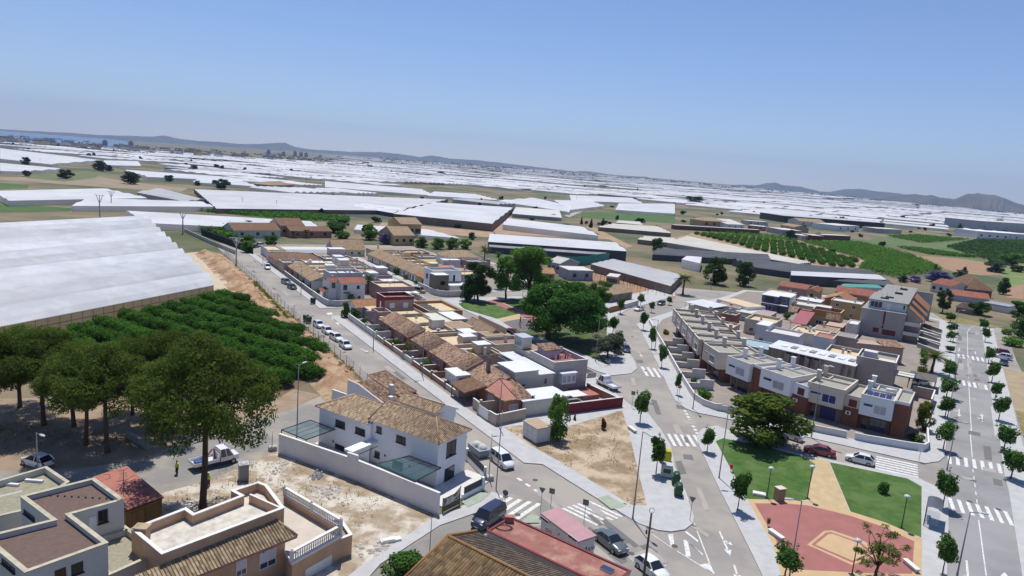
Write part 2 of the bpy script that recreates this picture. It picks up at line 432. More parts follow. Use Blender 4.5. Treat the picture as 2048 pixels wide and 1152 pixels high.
def win(t,W,D,face,u,z,w,h,fm=None,gm=None,n=2,style='sill',name='window',x0=0,y0=0,label=None):
 """window in a wall of the box x0..W, y0..D; u runs along the wall as seen from outside"""
 me=win_mesh(w,h,fm or frame_w,gm or glass,n,style)
 loc={'f':(x0+u,y0-.003,z),'r':(W+.003,y0+u,z),'b':(W-u,D+.003,z),'l':(x0-.003,D-u,z)}[face]
 return obj(name,me,t,loc,FACE[face],label)
def bld(fr,s,t_,name,label,cat='house',group=None,drz=0):
 return thing(name,label,cat,tuple(fr(s,t_)),fr.rz+drz,group)
def leaf_cloud(mb,rng,lobes,n,size,mi=0,flatten=.0,shell=.55,droop=0,aspect=1.0):
 """many small leaf faces spread through the volume of the lobes (cx,cy,cz,rx,ry,rz)"""
 vol=[l[3]*l[4]*l[5] for l in lobes];tot=sum(vol)
 for l,v in zip(lobes,vol):
  for _ in range(max(3,int(n*v/tot))):
   while True:
    a=Vector((rng.uniform(-1,1),rng.uniform(-1,1),rng.uniform(-1,1)));q=a.length
    if.05<q<=1:break
   rr=shell+(1-shell)*rng.random()**.6
   a=a/q*rr*(1+rng.uniform(-.12,.14))
   c=Vector((l[0]+a.x*l[3],l[1]+a.y*l[4],l[2]+a.z*l[5]))
   nrm=(a+Vector((rng.gauss(0,.55),rng.gauss(0,.55),rng.gauss(.25,.5)))).normalized()
   x=nrm.orthogonal().normalized();x.rotate(Matrix.Rotation(rng.uniform(0,6.28),3,nrm));y=nrm.cross(x)
   s=size*rng.uniform(.55,1.35);b=s*aspect
   if droop:x=(x+Vector((0,0,-droop))).normalized()
   p=[c-x*s*.5-y*b*.12,c-y*b*.5,c+x*s*.55,c+y*b*.45]
   mb.face(p,mi)
def limb_tree(mb,rng,h,r,ends,mi=0,lean=(0,0),fork=.55):
 top=Vector((lean[0]*fork,lean[1]*fork,h*fork))
 mid=Vector((lean[0]*fork*.4+rng.uniform(-.06,.06)*h*.3,lean[1]*fork*.4,h*fork*.5))
 mb.tube([(0,0,-.2),mid*.15,mid,top],[r*1.35,r*1.05,r*.85,r*.65],9,mi)
 for e in ends:
  e=Vector(e);m=top.lerp(e,.5)+Vector((rng.uniform(-.1,.1),rng.uniform(-.1,.1),rng.uniform(-.05,.2)))*(e-top).length
  mb.tube([top-Vector((0,0,.1)),m,e],[r*.5,r*.32,r*.1],6,mi)
bark=M('grey_brown_bark',(.13,.095,.07),(.07,.05,.038),6,.95,.6,12,stretch=(1,1,.3))
bark_p=M('pine_bark',(.16,.10,.07),(.06,.04,.03),5,.95,.8,10,stretch=(1,1,.3))
lf_street=leaf_mat('street_leaves',(.05,.11,.026),(.11,.215,.048),(.16,.28,.07),.36,1.2)
lf_pine=leaf_mat('pine_needles',(.068,.115,.02),(.145,.20,.042),(.20,.245,.06),.4,.5)
lf_pine_d=leaf_mat('dark_pine_needles',(.038,.08,.022),(.075,.135,.036),(.11,.165,.05),.3,.5)
lf_citrus=leaf_mat('citrus_leaves',(.042,.115,.018),(.10,.215,.035),(.15,.275,.05),.38,.8)
lf_bright=leaf_mat('bright_leaves',(0.081,0.189,0.027),(0.135,0.270,0.041),(0.189,0.324,0.068),.35,.6)
lf_plane=leaf_mat('plane_tree_leaves',(.075,.165,.028),(.14,.27,.05),(.18,.32,.07),.4,.5)
lf_ficus=leaf_mat('ficus_leaves',(.03,.09,.02),(.085,.19,.035),(.16,.28,.055),.36,.4)
lf_pale=leaf_mat('pale_silver_leaves',(.09,.12,.07),(.17,.20,.13),(.45,.46,.38),.3,1.4)
lf_yel=leaf_mat('yellow_green_leaves',(0.112,0.140,0.021),(0.196,0.224,0.042),(0.280,0.294,0.070),.35,.8)
lf_pep=leaf_mat('pepper_tree_leaves',(0.075,0.112,0.022),(0.150,0.195,0.045),(0.225,0.225,0.075),.35,1.0)
lf_jac=leaf_mat('jacaranda_blossom',(.12,.10,.26),(.20,.17,.38),(.06,.08,.05),.3,.9)
lf_sage=leaf_mat('grey_green_leaves',(.06,.10,.06),(.10,.15,.09),None,.25,.8)
lf_palm=leaf_mat('palm_leaves',(0.053,0.090,0.030),(0.112,0.150,0.053),(0.165,0.195,0.075),.2,.8)
lf_palm_b=leaf_mat('bright_palm_leaves',(.06,.10,.02),(.12,.16,.03),(.2,.2,.05),.25,.8)
lf_dead=leaf_mat('rusty_leaves',(.10,.05,.025),(.16,.085,.04),None,.2,.8)
lf_cyp=leaf_mat('cypress_leaves',(0.018,0.039,0.018),(0.039,0.068,0.027),None,.15,.8)
lf_far=leaf_mat('distant_leaves',(0.024,0.047,0.022),(0.047,0.081,0.034),None,.2,.15)
TREES={}
def make_tree(kind,seed):
 """unit models: natural height in h, natural crown width in w"""
 key=(kind,seed)
 if key in TREES:return TREES[key]
 rng=random.Random(hash(kind)%1000+seed*17 if False else sum(map(ord,kind))+seed*17)
 tr,cr=MB(),MB();bm,lm=bark,lf_street
 if kind=='street':
  h,w=5.0,2.9;ends=[];lobes=[(0,0,3.1,.95,.95,1.35)]
  for i in range(11):
   a=i*.6+rng.uniform(-.35,.35);q=rng.uniform(.45,.98);z=rng.uniform(1.9,4.2)
   lobes.append((q*math.cos(a),q*math.sin(a),z,rng.uniform(.38,.62),rng.uniform(.38,.62),rng.uniform(.4,.75)))
   if i%2==0:ends.append((q*.8*math.cos(a),q*.8*math.sin(a),z+.2))
  for i in range(9):lobes.append((rng.uniform(-1.1,1.1),rng.uniform(-1.1,1.1),rng.uniform(2.2,4.8),.16,.16,.42))
  limb_tree(tr,rng,4.4,.085,ends,0,(0,0),.45);leaf_cloud(cr,rng,lobes,2300,.23)
 elif kind=='pine':
  h,w=14.0,13.0;bm,lm=bark_p,lf_pine;lobes=[];ends=[]
  for i in range(120):
   a=rng.uniform(0,6.28);q=math.sqrt(rng.random())*5.5;top_=12.9-q*q*.125;z=rng.uniform(5.6+q*.12,top_) if i%5>1 else top_-rng.uniform(0,1.2);q*=1-.05*max(0,9-z)
   r=rng.uniform(.75,1.5);lobes.append((q*math.cos(a),q*math.sin(a),z,r,r,r*.72))
   if i%5==0:ends.append((q*.9*math.cos(a),q*.9*math.sin(a),z-.2))
  limb_tree(tr,rng,12,.30,ends,0,(rng.uniform(-1,1),rng.uniform(-1,1)),.6)
  leaf_cloud(cr,rng,lobes,34000,.27,aspect=.5,shell=.55)
 elif kind=='plane':
  h,w=13,8;lm=lf_plane;lobes=[];ends=[]
  for i in range(34):
   a=rng.uniform(0,6.28);q=math.sqrt(rng.random())*2.7;z=rng.uniform(3.4,11.8);q*=1.15-abs(z-7.5)/8
   r=rng.uniform(.7,1.35);lobes.append((q*math.cos(a),q*math.sin(a),z,r,r,r*.95))
   if i%3==0:ends.append((q*.85*math.cos(a),q*.85*math.sin(a),z))
  limb_tree(tr,rng,11,.24,ends,0,(0,0),.38);leaf_cloud(cr,rng,lobes,15000,.26,shell=.4)
 elif kind=='ficus':
  h,w=11.5,13;lm=lf_ficus;lobes=[(0,0,6.2,3.2,3.2,3.2)];ends=[]
  for i in range(60):
   a=rng.uniform(0,6.28);e=rng.uniform(-.55,1.2)
   r=rng.uniform(.9,1.7);q=5.0*math.cos(e)
   lobes.append((q*math.cos(a)*rng.uniform(.8,1.05),q*math.sin(a)*rng.uniform(.8,1.05),5.6+4.6*math.sin(e)*rng.uniform(.75,1.05),r,r,r*.9))
   if i%5==0:ends.append((q*.7*math.cos(a),q*.7*math.sin(a),5.5+3*math.sin(e)))
  limb_tree(tr,rng,8,.38,ends,0,(.3,0),.33);leaf_cloud(cr,rng,lobes,30000,.30,shell=.5,droop=.5)
 elif kind=='dense':
  h,w=7.0,6.6;lobes=[];ends=[]
  for i in range(34):
   a=rng.uniform(0,6.28);e=rng.random();q=2.35*math.sqrt(rng.random())*math.sin(math.pi*(.18+.72*e))**.7;z=.9+5.2*e;r=rng.uniform(.6,1.05)
   lobes.append((q*math.cos(a),q*math.sin(a),z,r,r,r*.9))
  tr.tube([(0,0,-.2),(0,0,3)],[.2,.12],7);leaf_cloud(cr,rng,lobes,5200,.30,shell=.45)
 elif kind=='bush':
  h,w=2.0,2.4;lm=lf_street;lobes=[]
  for i in range(9):
   a=i*.7;q=rng.uniform(.2,.75);r=rng.uniform(.35,.6);lobes.append((q*math.cos(a),q*math.sin(a),rng.uniform(.5,1.4),r,r,r))
  tr.tube([(0,0,-.1),(0,0,.7)],[.07,.04],6);leaf_cloud(cr,rng,lobes,700,.24)
 elif kind=='round':
  h,w=6.0,5.6;lobes=[];ends=[]
  for i in range(22):
   a=rng.uniform(0,6.28);q=math.sqrt(rng.random())*2.0;z=rng.uniform(1.9,5.0);r=rng.uniform(.6,1.05)
   lobes.append((q*math.cos(a),q*math.sin(a),z,r,r,r*.9))
   if i%4==0:ends.append((q*.8*math.cos(a),q*.8*math.sin(a),z))
  limb_tree(tr,rng,5,.16,ends,0,(0,0),.4);leaf_cloud(cr,rng,lobes,4600,.27,shell=.45)
 elif kind=='wispy':
  h,w=5.4,3.6;lm=lf_pep;lobes=[];ends=[]
  for i in range(26):
   a=rng.uniform(0,6.28);q=math.sqrt(rng.random())*1.6;z=rng.uniform(1.9,5.1);r=rng.uniform(.22,.5)
   lobes.append((q*math.cos(a),q*math.sin(a),z,r,r,r*.8))
   if i%2==0:ends.append((q*.9*math.cos(a),q*.9*math.sin(a),z))
  limb_tree(tr,rng,4.6,.11,ends,0,(0,0),.35);leaf_cloud(cr,rng,lobes,2200,.2,droop=.7,aspect=.45,shell=.2)
 elif kind=='citrus':
  h,w=2.6,3.4;lm=lf_citrus;lobes=[(0,0,1.3,1.2,1.2,1.0)]
  for i in range(9):
   a=i*.7+rng.uniform(-.2,.2);q=rng.uniform(.7,1.15);r=rng.uniform(.5,.8);lobes.append((q*math.cos(a),q*math.sin(a),rng.uniform(.8,1.9),r,r,r*.9))
  tr.tube([(0,0,-.2),(0,0,1.2)],[.1,.07],6);leaf_cloud(cr,rng,lobes,2300,.2,shell=.6)
 elif kind=='cypress':
  h,w=7.0,1.7;lm=lf_cyp
  lobes=[(rng.uniform(-.1,.1),rng.uniform(-.1,.1),.8+i*.72,.8-.075*i,.8-.075*i,.7) for i in range(9)]
  tr.tube([(0,0,-.1),(0,0,5)],[.14,.04],6);leaf_cloud(cr,rng,lobes,1500,.26,shell=.6)
 elif kind=='far':
  h,w=6.0,6.5;lm=lf_far;lobes=[]
  for i in range(10):
   a=rng.uniform(0,6.28);q=rng.uniform(.3,2.1);r=rng.uniform(.9,1.5);lobes.append((q*math.cos(a),q*math.sin(a),rng.uniform(1.8,4.6),r,r,r))
  tr.tube([(0,0,-.3),(0,0,3)],[.2,.12],5);leaf_cloud(cr,rng,lobes,420,.95,shell=.5)
 elif kind=='palm':
  h,w=8.0,5.0;lm=lf_palm
  tr.tube([(0,0,-.2),(.1,0,2),(.05,.1,4),(.0,0,6.2)],[.26,.2,.19,.22],9)
  for i in range(46):
   a=i*2.4;e=rng.uniform(-.35,1.25);L_=rng.uniform(2.1,2.8)
   d=Vector((math.cos(a)*math.cos(e),math.sin(a)*math.cos(e),math.sin(e)));p=Vector((0,0,6.2));pts=[p]
   for k in range(6):
    p=p+d*L_/6;d=(d+Vector((0,0,-.17))).normalized();pts.append(p)
   side=d.cross(Vector((0,0,1))).normalized() if abs(d.z)<.97 else Vector((1,0,0))
   for k in range(6):
    wd=.36*math.sin((k+.8)/6.6*math.pi)+.05
    for sg in (-1,1):
     for q in (0,.5):
      b=pts[k].lerp(pts[k+1],q);tip=b+side*sg*wd*1.35+(pts[k+1]-pts[k])*.8+Vector((0,0,-.12))
      cr.face([b,b+(pts[k+1]-pts[k])*.4,tip])
 for o,m in ((tr,bm),(cr,lm)):pass
 TREES[key]=(tr.mesh('trunk',[bm]),cr,lm,h,w,{})
 return TREES[key]
def tree(kind,name,label,loc,h=None,w=None,seed=0,leaf=None,group=None,rz=None,cat='tree',trunk=True):
 tm,cr,lm,nh,nw,cache=make_tree(kind,seed)
 lm=leaf or lm
 if lm.name not in cache:cache[lm.name]=cr.mesh('crown',[lm])
 t=thing(name,label,cat,tuple(loc),R0.uniform(0,6.28) if rz is None else rz,group)
 sz=(h or nh)/nh;sx=(w/nw) if w else sz
 t.scale=(sx,sx,sz)
 if trunk:obj('trunk' if cat=='tree' else 'stem',tm,t)
 obj('crown' if cat=='tree' else 'foliage',cache[lm.name],t)
 return t
def tree_px(kind,name,label,base,top,wpx,crop='F',**kw):
 b=pix(crop,*base);u=pix(crop,*top);p=P(*b);d=math.sqrt(p.x**2+p.y**2+EYE**2)
 h=max(.6,height(*b,*u));w=wpx*CROPS[crop][2]/2048.0*d/FOC
 return tree(kind,name,label,p,h,w,**kw)
def rise(x,y):
 r=math.hypot(x,y)
 if r<900:return 0.0
 a=math.degrees(math.atan2(x,y));k=max(0.0,1-((a-3)/33.0)**2)
 q=min(1.0,(r-900)/4500.0);q=q*q*(3-2*q)
 return r*8.5/FOC*k*q
soil=M('dry_soil',(.30,.20,.13),(.21,.145,.09),.08,.95,.3,2,c3=(.16,.15,.075),scale3=.02)
plain_soil=M('plain_soil',(.25,.185,.125),(.13,.12,.06),.03,.95,.3,1.5,c3=(.075,.095,.04),scale3=.012,detail=9)
mb=MB();rings=[0,60,120,200,300,450,650,900,1300,1800,2500,3500,5000,7000,10000,14000,19000];NA=72
pts={}
for i,r in enumerate(rings):
 for j in range(NA):
  a=2*math.pi*j/NA;x,y=r*math.sin(a),r*math.cos(a)
  pts[i,j]=(x,y,rise(x,y))
for i in range(1,len(rings)):
 for j in range(NA):
  k=(j+1)%NA
  if i==1:mb.face([pts[0,0],pts[1,k],pts[1,j]])
  else:mb.face([pts[i-1,j],pts[i-1,k],pts[i,k],pts[i,j]])
structure('ground',mb,plain_soil)
asphalt=M('pale_asphalt',(.29,.265,.235),(.245,.225,.205),.2,.9,.2,14,c3=(.335,.305,.26),scale3=.07,detail=8)
asphalt_av=M('grey_asphalt',(.255,.25,.243),(.215,.21,.206),.2,.9,.2,14,c3=(.285,.28,.27),scale3=.07,detail=8)
asphalt_d=M('dusty_asphalt',(.25,.235,.215),(.20,.19,.175),.2,.9,.2,12,c3=(.33,.29,.24),scale3=.12)
pave=M('pavement_tiles',(.46,.455,.445),(.40,.395,.385),.7,.9,.2,8)
kerb=M('kerb_stone',(.42,.41,.39),(.35,.34,.32),1.5,.9)
paint=M('road_paint',(.70,.70,.68),(.36,.35,.335),2.6,.75,lo=.42,hi=.72,detail=8)
dirt=M('vacant_lot_dirt',(.31,.225,.14),(.23,.165,.095),.35,.95,.5,3,c3=(.46,.37,.26),scale3=.22)
dirt_w=M('rubble_dirt',(.36,.29,.205),(.26,.195,.125),.45,.95,.6,3,c3=(.55,.50,.42),scale3=.3)
lawn_m=M('lawn_grass',(.040,.095,.016),(.068,.135,.026),.7,.95,.7,25,c3=(.095,.15,.04),scale3=.25)
sand=M('park_sand',(.50,.38,.22),(.42,.31,.17),.8,.95,.3,6)
redpave=M('red_paving',(.34,.135,.12),(.29,.115,.10),.5,.85)
sandpave=M('ochre_paving',(.52,.36,.20),(.46,.32,.18),.5,.85)
yard=M('yard_floor',(.30,.25,.21),(.23,.20,.17),.3,.9)
drygrass=M('dry_grass',(.27,.22,.10),(.20,.165,.07),.6,.95,.5,4,c3=(.15,.15,.05),scale3=.3)
def poly(name,pts,mat,z,kind=None,thick=0,top=None):
 """flat sheet (or raised slab) with corners given as points on the ground"""
 p=[(q[0],q[1]) for q in pts]
 a=sum(p[i][0]*p[(i+1)%len(p)][1]-p[(i+1)%len(p)][0]*p[i][1] for i in range(len(p)))
 if a<0:p=p[::-1]
 mb=MB()
 if thick:mb.prism(p,z-thick,z,1 if top else 0,0 if top else None,False)
 else:mb.face([(q[0],q[1],z) for q in p])
 o=obj(name,mb.mesh(name,[mat]+([top] if top else [])));o['kind']='structure'
 return o
def G(*pts):return [P(*p) for p in pts]
def GQ(c,*pts):return [Q(c,*p) for p in pts]
poly('road',[SF(-50,-10),SF(-20,-8.6),SF(235,-8.6),SF(235,80),SF(130,84),(60,262),(150,262),UF(116,14),UF(60,14),UF(-10,16),(90,75),(50,40),(0,30)],asphalt,.02)
poly('side_road',G((-60,940),(150,934),(290,914),(400,864),(583,817),(690,770),(790,775),(850,832),(560,908),(430,962),(330,988),(300,1015),(150,1000),(-60,985)),asphalt_d,.026)
poly('avenue',[UF(u,-1.2+.0*u) for u in (-100,112)]+[UF(u,10) for u in (112,-100)],asphalt_av,.03)
Z=.15
def block_slab(pts):return poly('pavement',pts,pave,Z,thick=.15,top=kerb)
block_slab(G((1085,930),(1180,990),(1278,1049),(1316,1062),(1341,1065),(1369,1061),(1386,1048),(1388,1035),(1364,972),(1350,939),(1342,894),(1322,861),(1296,828),(1262,812),(1235,790),(1190,752))+[SF(45,31),SF(97,31),SF(97,0),SF(60,0),SF(30,0),SF(5,.2)])
block_slab([SF(106,0),SF(205,0),SF(205,31),SF(106,31)])
block_slab([SF(121,38),SF(206,38),SF(206,95),SF(150,95),SF(121,70)])
block_slab([SF(47,38),SF(113,38),SF(113,66)]+G((1100,600),(1215,600),(1340,572),(1352,592),(1290,610),(1262,616),(1235,632),(1224,648),(1228,668),(1245,692),(1262,712),(1270,725),(1274,738),(1262,748),(1222,752),(1196,744)))
block_slab(G((1272,649),(1282,662),(1301,702),(1324,746),(1336,776),(1350,802),(1371,818),(1391,826),(1422,832),(1500,848),(1574,866),(1670,888),(1817,921),(1850,928),(1878,924),(1888,915),(1892,890),(1899,830),(1904,790),(1908,740),(1912,690),(1914,655))+[UF(112,-2),UF(135,-40),UF(110,-72)]+G((1455,592),(1385,610),(1310,634)))
poly('yard',[Vector(q+(0,)) for q in ((38.0,158),(36.8,140),(36.2,127),(36.3,123.6),(38.8,118.6),(42,117.6),(54,111.4),(60.6,108.6),(66.4,107),(69.8,107.6),(75.6,117))]+[UF(-12,-4),UF(0,-4),UF(45,-4.2),UF(110,-5),UF(130,-40),UF(108,-70)]+G((1455,598),(1385,616),(1325,640))+[Vector((39.6,182,0))],yard,.156)
block_slab(G((1393,872),(1395,885),(1412,923),(1438,979),(1463,1028),(1506,1114),(1524,1152),(1545,1200),(1880,1200),(1894,1152),(1897,1050),(1896,1000),(1881,979),(1833,956),(1749,939),(1604,911),(1540,893),(1432,852),(1404,859)))
block_slab([UF(-100,7.4),UF(-48,7.4),UF(-42,7.2),UF(-23,7.3),UF(-21,6.6),UF(0,6.6),UF(2,7.0),UF(40,7.0),UF(112,7.0),UF(112,10.4),UF(40,10.4),UF(-20,10.6),UF(-100,12)])
poly('road',G((640,1300),(720,1170),(870,1042),(905,1026),(1010,985),(1120,1010),(1330,1152),(1330,1300)),asphalt_d,.023)
poly('pavement',G((640,1200),(720,1135),(870,1035),(905,1022),(985,985),(1000,990),(1000,1010),(880,1052),(760,1130),(700,1200)),pave,.12,thick=.12,top=kerb)
poly('dirt_lot',G((250,1010),(330,985),(430,958),(545,905),(566,905),(884,1033),(868,1040),(720,1135),(600,1240),(200,1240),(200,1050)),dirt_w,.05)
poly('dirt_lot',[P(*p) for p in ((1008,856),(1042,852),(1090,868),(1244,822),(1258,866),(1276,945),(1294,1013),(1262,1012),(1180,962),(1120,925),(1060,892))],dirt,.157)
poly('yard',[SF(20,2.6),SF(96,2.6),SF(96,30.5),SF(40,30.5),SF(20,29)],yard,.157)
poly('yard',[SF(107,2.2),SF(203,2.2),SF(203,30.5),SF(107,30.5)],yard,.157)
poly('yard',[SF(123,41),SF(203,41),SF(203,93),SF(150,93),SF(123,68)],yard,.157)
poly('lawn',GQ('o7',(130,225),(240,185),(560,195),(800,270),(1085,385),(740,462),(480,385),(230,310)),lawn_m,.16)
poly('sand_path',GQ('o7',(740,462),(1085,385),(1165,410),(1130,455),(830,515)),sand,.164)
poly('playground_floor',GQ('o7',(930,580),(830,515),(1130,455),(1400,480),(1380,620),(1120,665)),M('rubber_floor',(.17,.15,.15),(.14,.125,.125),1,.9),.161)
poly('red_path',GQ('o7',(560,180),(760,160),(860,230),(1130,345),(1500,500),(1700,600),(1560,640),(1300,520),(1085,385),(800,270)),redpave,.168)
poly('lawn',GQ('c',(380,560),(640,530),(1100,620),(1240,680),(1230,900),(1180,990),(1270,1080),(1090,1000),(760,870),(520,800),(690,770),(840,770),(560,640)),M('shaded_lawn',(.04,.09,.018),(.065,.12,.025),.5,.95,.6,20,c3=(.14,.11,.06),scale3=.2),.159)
poly('lawn',G((1431,884),(1446,878),(1540,898),(1606,915),(1630,930),(1612,1002),(1560,1004),(1495,1001)),lawn_m,.158)
poly('lawn',G((1659,926),(1815,959),(1843,975),(1842,1077),(1760,1045),(1701,1026)),lawn_m,.158)
poly('sand_path',G((1606,915),(1657,924),(1699,1025),(1640,1010),(1612,1001),(1628,940)),sand,.156)
poly('plaza',G((1494,1000),(1560,1002),(1618,1004),(1700,1025),(1770,1047),(1844,1079),(1842,1200),(1575,1200),(1545,1090)),sandpave,.16)
poly('plaza',G((1509,1009),(1570,1009),(1615,1013),(1698,1033),(1760,1054),(1828,1085),(1824,1150),(1760,1150),(1600,1142),(1584,1140)),redpave,.164)
poly('plaza',G((1614,1092),(1648,1064),(1664,1063),(1730,1086),(1760,1110),(1704,1133)),sandpave,.168)
poly('plaza',G((1622,1092),(1651,1068),(1662,1067),(1722,1088),(1748,1110),(1704,1128)),redpave,.172)
poly('plaza',G((1630,1092),(1656,1071),(1665,1070),(1718,1090),(1740,1110),(1704,1124)),sandpave,.176)
for (g,c) in (((660,1075),0),):pass
green_pave=M('green_crossing_ramp',(.33,.38,.29),(.29,.33,.26),1,.9)
for q in (GQ('h',(880,575),(960,495),(1105,505),(1040,565),(930,615)),GQ('h',(1330,740),(1430,665),(1490,690),(1490,740)),GQ('i',(370,545),(450,520),(600,605),(560,625),(480,630))):
 poly('crossing_ramp',q,green_pave,.155 if q[0].x<1 or True else.1)
poly('dry_field',[UF(-60,11.5),UF(-10,10.9),UF(2,10.8),UF(6,30),UF(-60,45)],drygrass,.06)
poly('dry_field',[UF(2,10.8),UF(45,10.6),UF(45,40),UF(6,30)],M('bare_yard',(.36,.29,.19),(.29,.22,.13),.3,.95),.05)
poly('dry_field',[UF(112,-3),UF(113,10),UF(121,14),UF(130,-8)],drygrass,.05)
def mark(name,quads,z=.036):
 mb=MB()
 for q in quads:
  p=[Vector((a[0],a[1],z)) for a in q]
  if (p[1]-p[0]).cross(p[2]-p[0]).z<0:p=p[::-1]
  mb.face(p)
 structure(name,mb,paint)
def zebra(c,a,b,dvec,n,duty=.5,z=.036):
 """n stripes side by side from a to b (pixels of the survey), each reaching dvec further"""
 A,B,D=Q(c,*a),Q(c,*b),Q(c,*dvec)-Q(c,*a)
 qs=[]
 for i in range(n):
  u0,u1=i/(n-1+duty),(i+duty)/(n-1+duty)
  p,q=A.lerp(B,u0),A.lerp(B,u1);qs.append([p,q,q+D,p+D])
 mark('crosswalk',qs,z)
zebra('h',(965,645),(1310,720),(1180,515),5,.48)
zebra('h',(1665,620),(1880,555),(1940,755),6,.5)
zebra('i',(870,30),(1145,40),(920,125),6,.5)
zebra('c',(1500,1075),(1660,1095),(1545,1150),4,.5)
zebra('j',(885,205),(875,305),(1210,275),6,.55)
zebra('j',(1445,195),(1860,270),(1450,265),7,.45,.044)
zebra('j',(1445,530),(1915,645),(1480,635),7,.45,.044)
zebra('o6',(985,305),(1455,395),(1000,385),6,.55,.044)
zebra('o5',(995,850),(1400,912),(1010,910),6,.5,.044)
zebra('b',(600,655),(690,745),(640,650),3,.4)
def strip(c,pts,w=.14,z=.036,dash=None):
 p=[Q(c,*q) for q in pts];qs=[]
 for a,b in zip(p,p[1:]):
  d=(b-a);L_=d.length;d.normalize();n=Vector((-d.y,d.x,0))*w/2
  if dash is None:qs.append([a-n,b-n,b+n,a+n])
  else:
   s=0
   while s<L_:
    e=min(L_,s+dash[0]);qs.append([a+d*s-n,a+d*e-n,a+d*e+n,a+d*s+n]);s+=dash[0]+dash[1]
 mark('lane_line',qs,z)
strip('j',(((1690,710),(1750,1150))),.13,.044)
strip('j',((1645,310),(1680,590)),.13,.044,(1.6,1.6))
strip('j',((1622,0),(1640,215)),.13,.044)
strip('o6',((1180,430),(1220,1150)),.13,.044);strip('o6',((1165,0),(1175,310)),.13,.044,(1.2,1.2))
strip('o5',((1155,500),(1160,880)),.13,.044);strip('o5',((1160,930),(1170,1150)),.13,.044,(1.2,1.2))
strip('o5',((1155,500),(1190,450),(1260,415),(1310,400)),.13,.044)
strip('h',((1320,380),(1480,490)),.45,.036,(.9,.9))
strip('l',((1930,635),(2030,815)),.35,.036,(.8,.7));strip('m',((190,870),(290,1055)),.35,.04,(.8,.7))
strip('i',((970,270),(1060,480),(1090,560)),.13);strip('i',((1135,735),(1260,1060)),.14);strip('i',((1000,955),(1290,1135)),.14);strip('i',((800,820),(960,930)),.1)
mark('lane_chevron',[GQ('i',(930,825),(968,820),(980,920),(950,915)),GQ('i',(1060,805),(1080,800),(1165,870),(1168,888)),GQ('i',(1050,865),(1085,875),(1110,1000),(1070,1000)),GQ('i',(1085,875),(1070,868),(1200,975),(1205,993)),GQ('i',(1180,1062),(1255,1050),(1300,1135),(1270,1125))])
def arrow(c,tail,head,side=None,z=.036,w=.22):
 a,b=Q(c,*tail),Q(c,*head);d=(b-a).normalized();n=Vector((-d.y,d.x,0));L_=(b-a).length
 qs=[[a-n*w/2,b-d*1.2-n*w/2,b-d*1.2+n*w/2,a+n*w/2],[b-d*1.3-n*.42,b-d*1.3+n*.42,b]]
 if side:
  e=Q(c,*side);m=a.lerp(b,.35);dd=(e-m).normalized();nn=Vector((-dd.y,dd.x,0))
  qs+=[[m-nn*w/2,e-dd*.6-nn*w/2,e-dd*.6+nn*w/2,m+nn*w/2],[e-dd*.7-nn*.4,e-dd*.7+nn*.4,e]]
 mark('lane_arrow',qs,z)
arrow('i',(1335,800),(1420,995),(1440,910));arrow('i',(1450,1065),(1490,1200))
arrow('o6',(1025,775),(1025,890),(930,790),.044);arrow('o6',(1390,975),(1385,855),(1290,910),.044)
arrow('o5',(1030,760),(1020,810),None,.044);arrow('o5',(1285,855),(1275,810),None,.044)
arrow('j',(1595,1030),(1610,1200),None,.044);arrow('j',(1900,1200),(1895,1120),None,.044)
arrow('c',(1480,960),(1515,1000),(1490,965));arrow('b',(870,935),(935,965))
pr=random.Random(12);pm_=MB();mh=MB();dk=M('road_repair',(.17,.16,.15),(.14,.135,.13),.5,.9);lt=M('bleached_patch',(.37,.34,.30),(.31,.285,.25),.6,.9);pm2=MB()
def road_pt():
 k=pr.randrange(4)
 if k==0:return SF(pr.uniform(-8,190),pr.uniform(-7.5,-1)),rad(31.8)
 if k==1:return UF(pr.uniform(-60,100),pr.uniform(.5,6.3)),rad(-32.6)
 if k==2:return Vector((pr.uniform(25.5,35),pr.uniform(75,180),0)),rad(-4)
 return Vector((pr.uniform(-2,24),pr.uniform(66,80),0)),rad(30)
for k in range(80):
 p,a=road_pt();L_,w_=(pr.uniform(2,9),pr.uniform(.5,1.1)) if k%3 else (pr.uniform(1,3),pr.uniform(1,2.5));c_,s_=math.cos(a),math.sin(a);z=.0405 if k%2 else.0415
 (pm_ if k%2 else pm2).face([(p.x+x*c_-y*s_,p.y+x*s_+y*c_,z+.0001*k) for x,y in ((-w_/2*pr.uniform(.8,1.2),-L_/2),(w_/2,-L_/2*pr.uniform(.8,1.1)),(w_/2*pr.uniform(.8,1.2),L_/2),(-w_/2,L_/2*pr.uniform(.8,1.1)))])
structure('road_repairs',pm_,dk);structure('road_repairs',pm2,lt)
for k in range(34):
 p,a=road_pt();mh.face([(p.x+.36*math.cos(q*.628),p.y+.36*math.sin(q*.628),.052) for q in range(10)])
structure('manhole_covers',mh,M('cast_iron',(.10,.095,.09),(.07,.068,.065),5,.7))
def inset(pts,th):
 n=len(pts);out=[]
 ar=sum(pts[i][0]*pts[(i+1)%n][1]-pts[(i+1)%n][0]*pts[i][1] for i in range(n));sg=1 if ar>0 else -1
 for i in range(n):
  p,q,r=Vector(pts[i-1][:2]),Vector(pts[i][:2]),Vector(pts[(i+1)%n][:2])
  a,b=(q-p).normalized(),(r-q).normalized()
  na,nb=Vector((-a.y,a.x))*sg,Vector((-b.y,b.x))*sg
  m=(na+nb);m=m/max(.3,m.length_squared)*2
  out.append(tuple(q+m*th))
 return out
def ccw(pts):
 n=len(pts);ar=sum(pts[i][0]*pts[(i+1)%n][1]-pts[(i+1)%n][0]*pts[i][1] for i in range(n))
 return list(pts) if ar>0 else list(pts)[::-1]
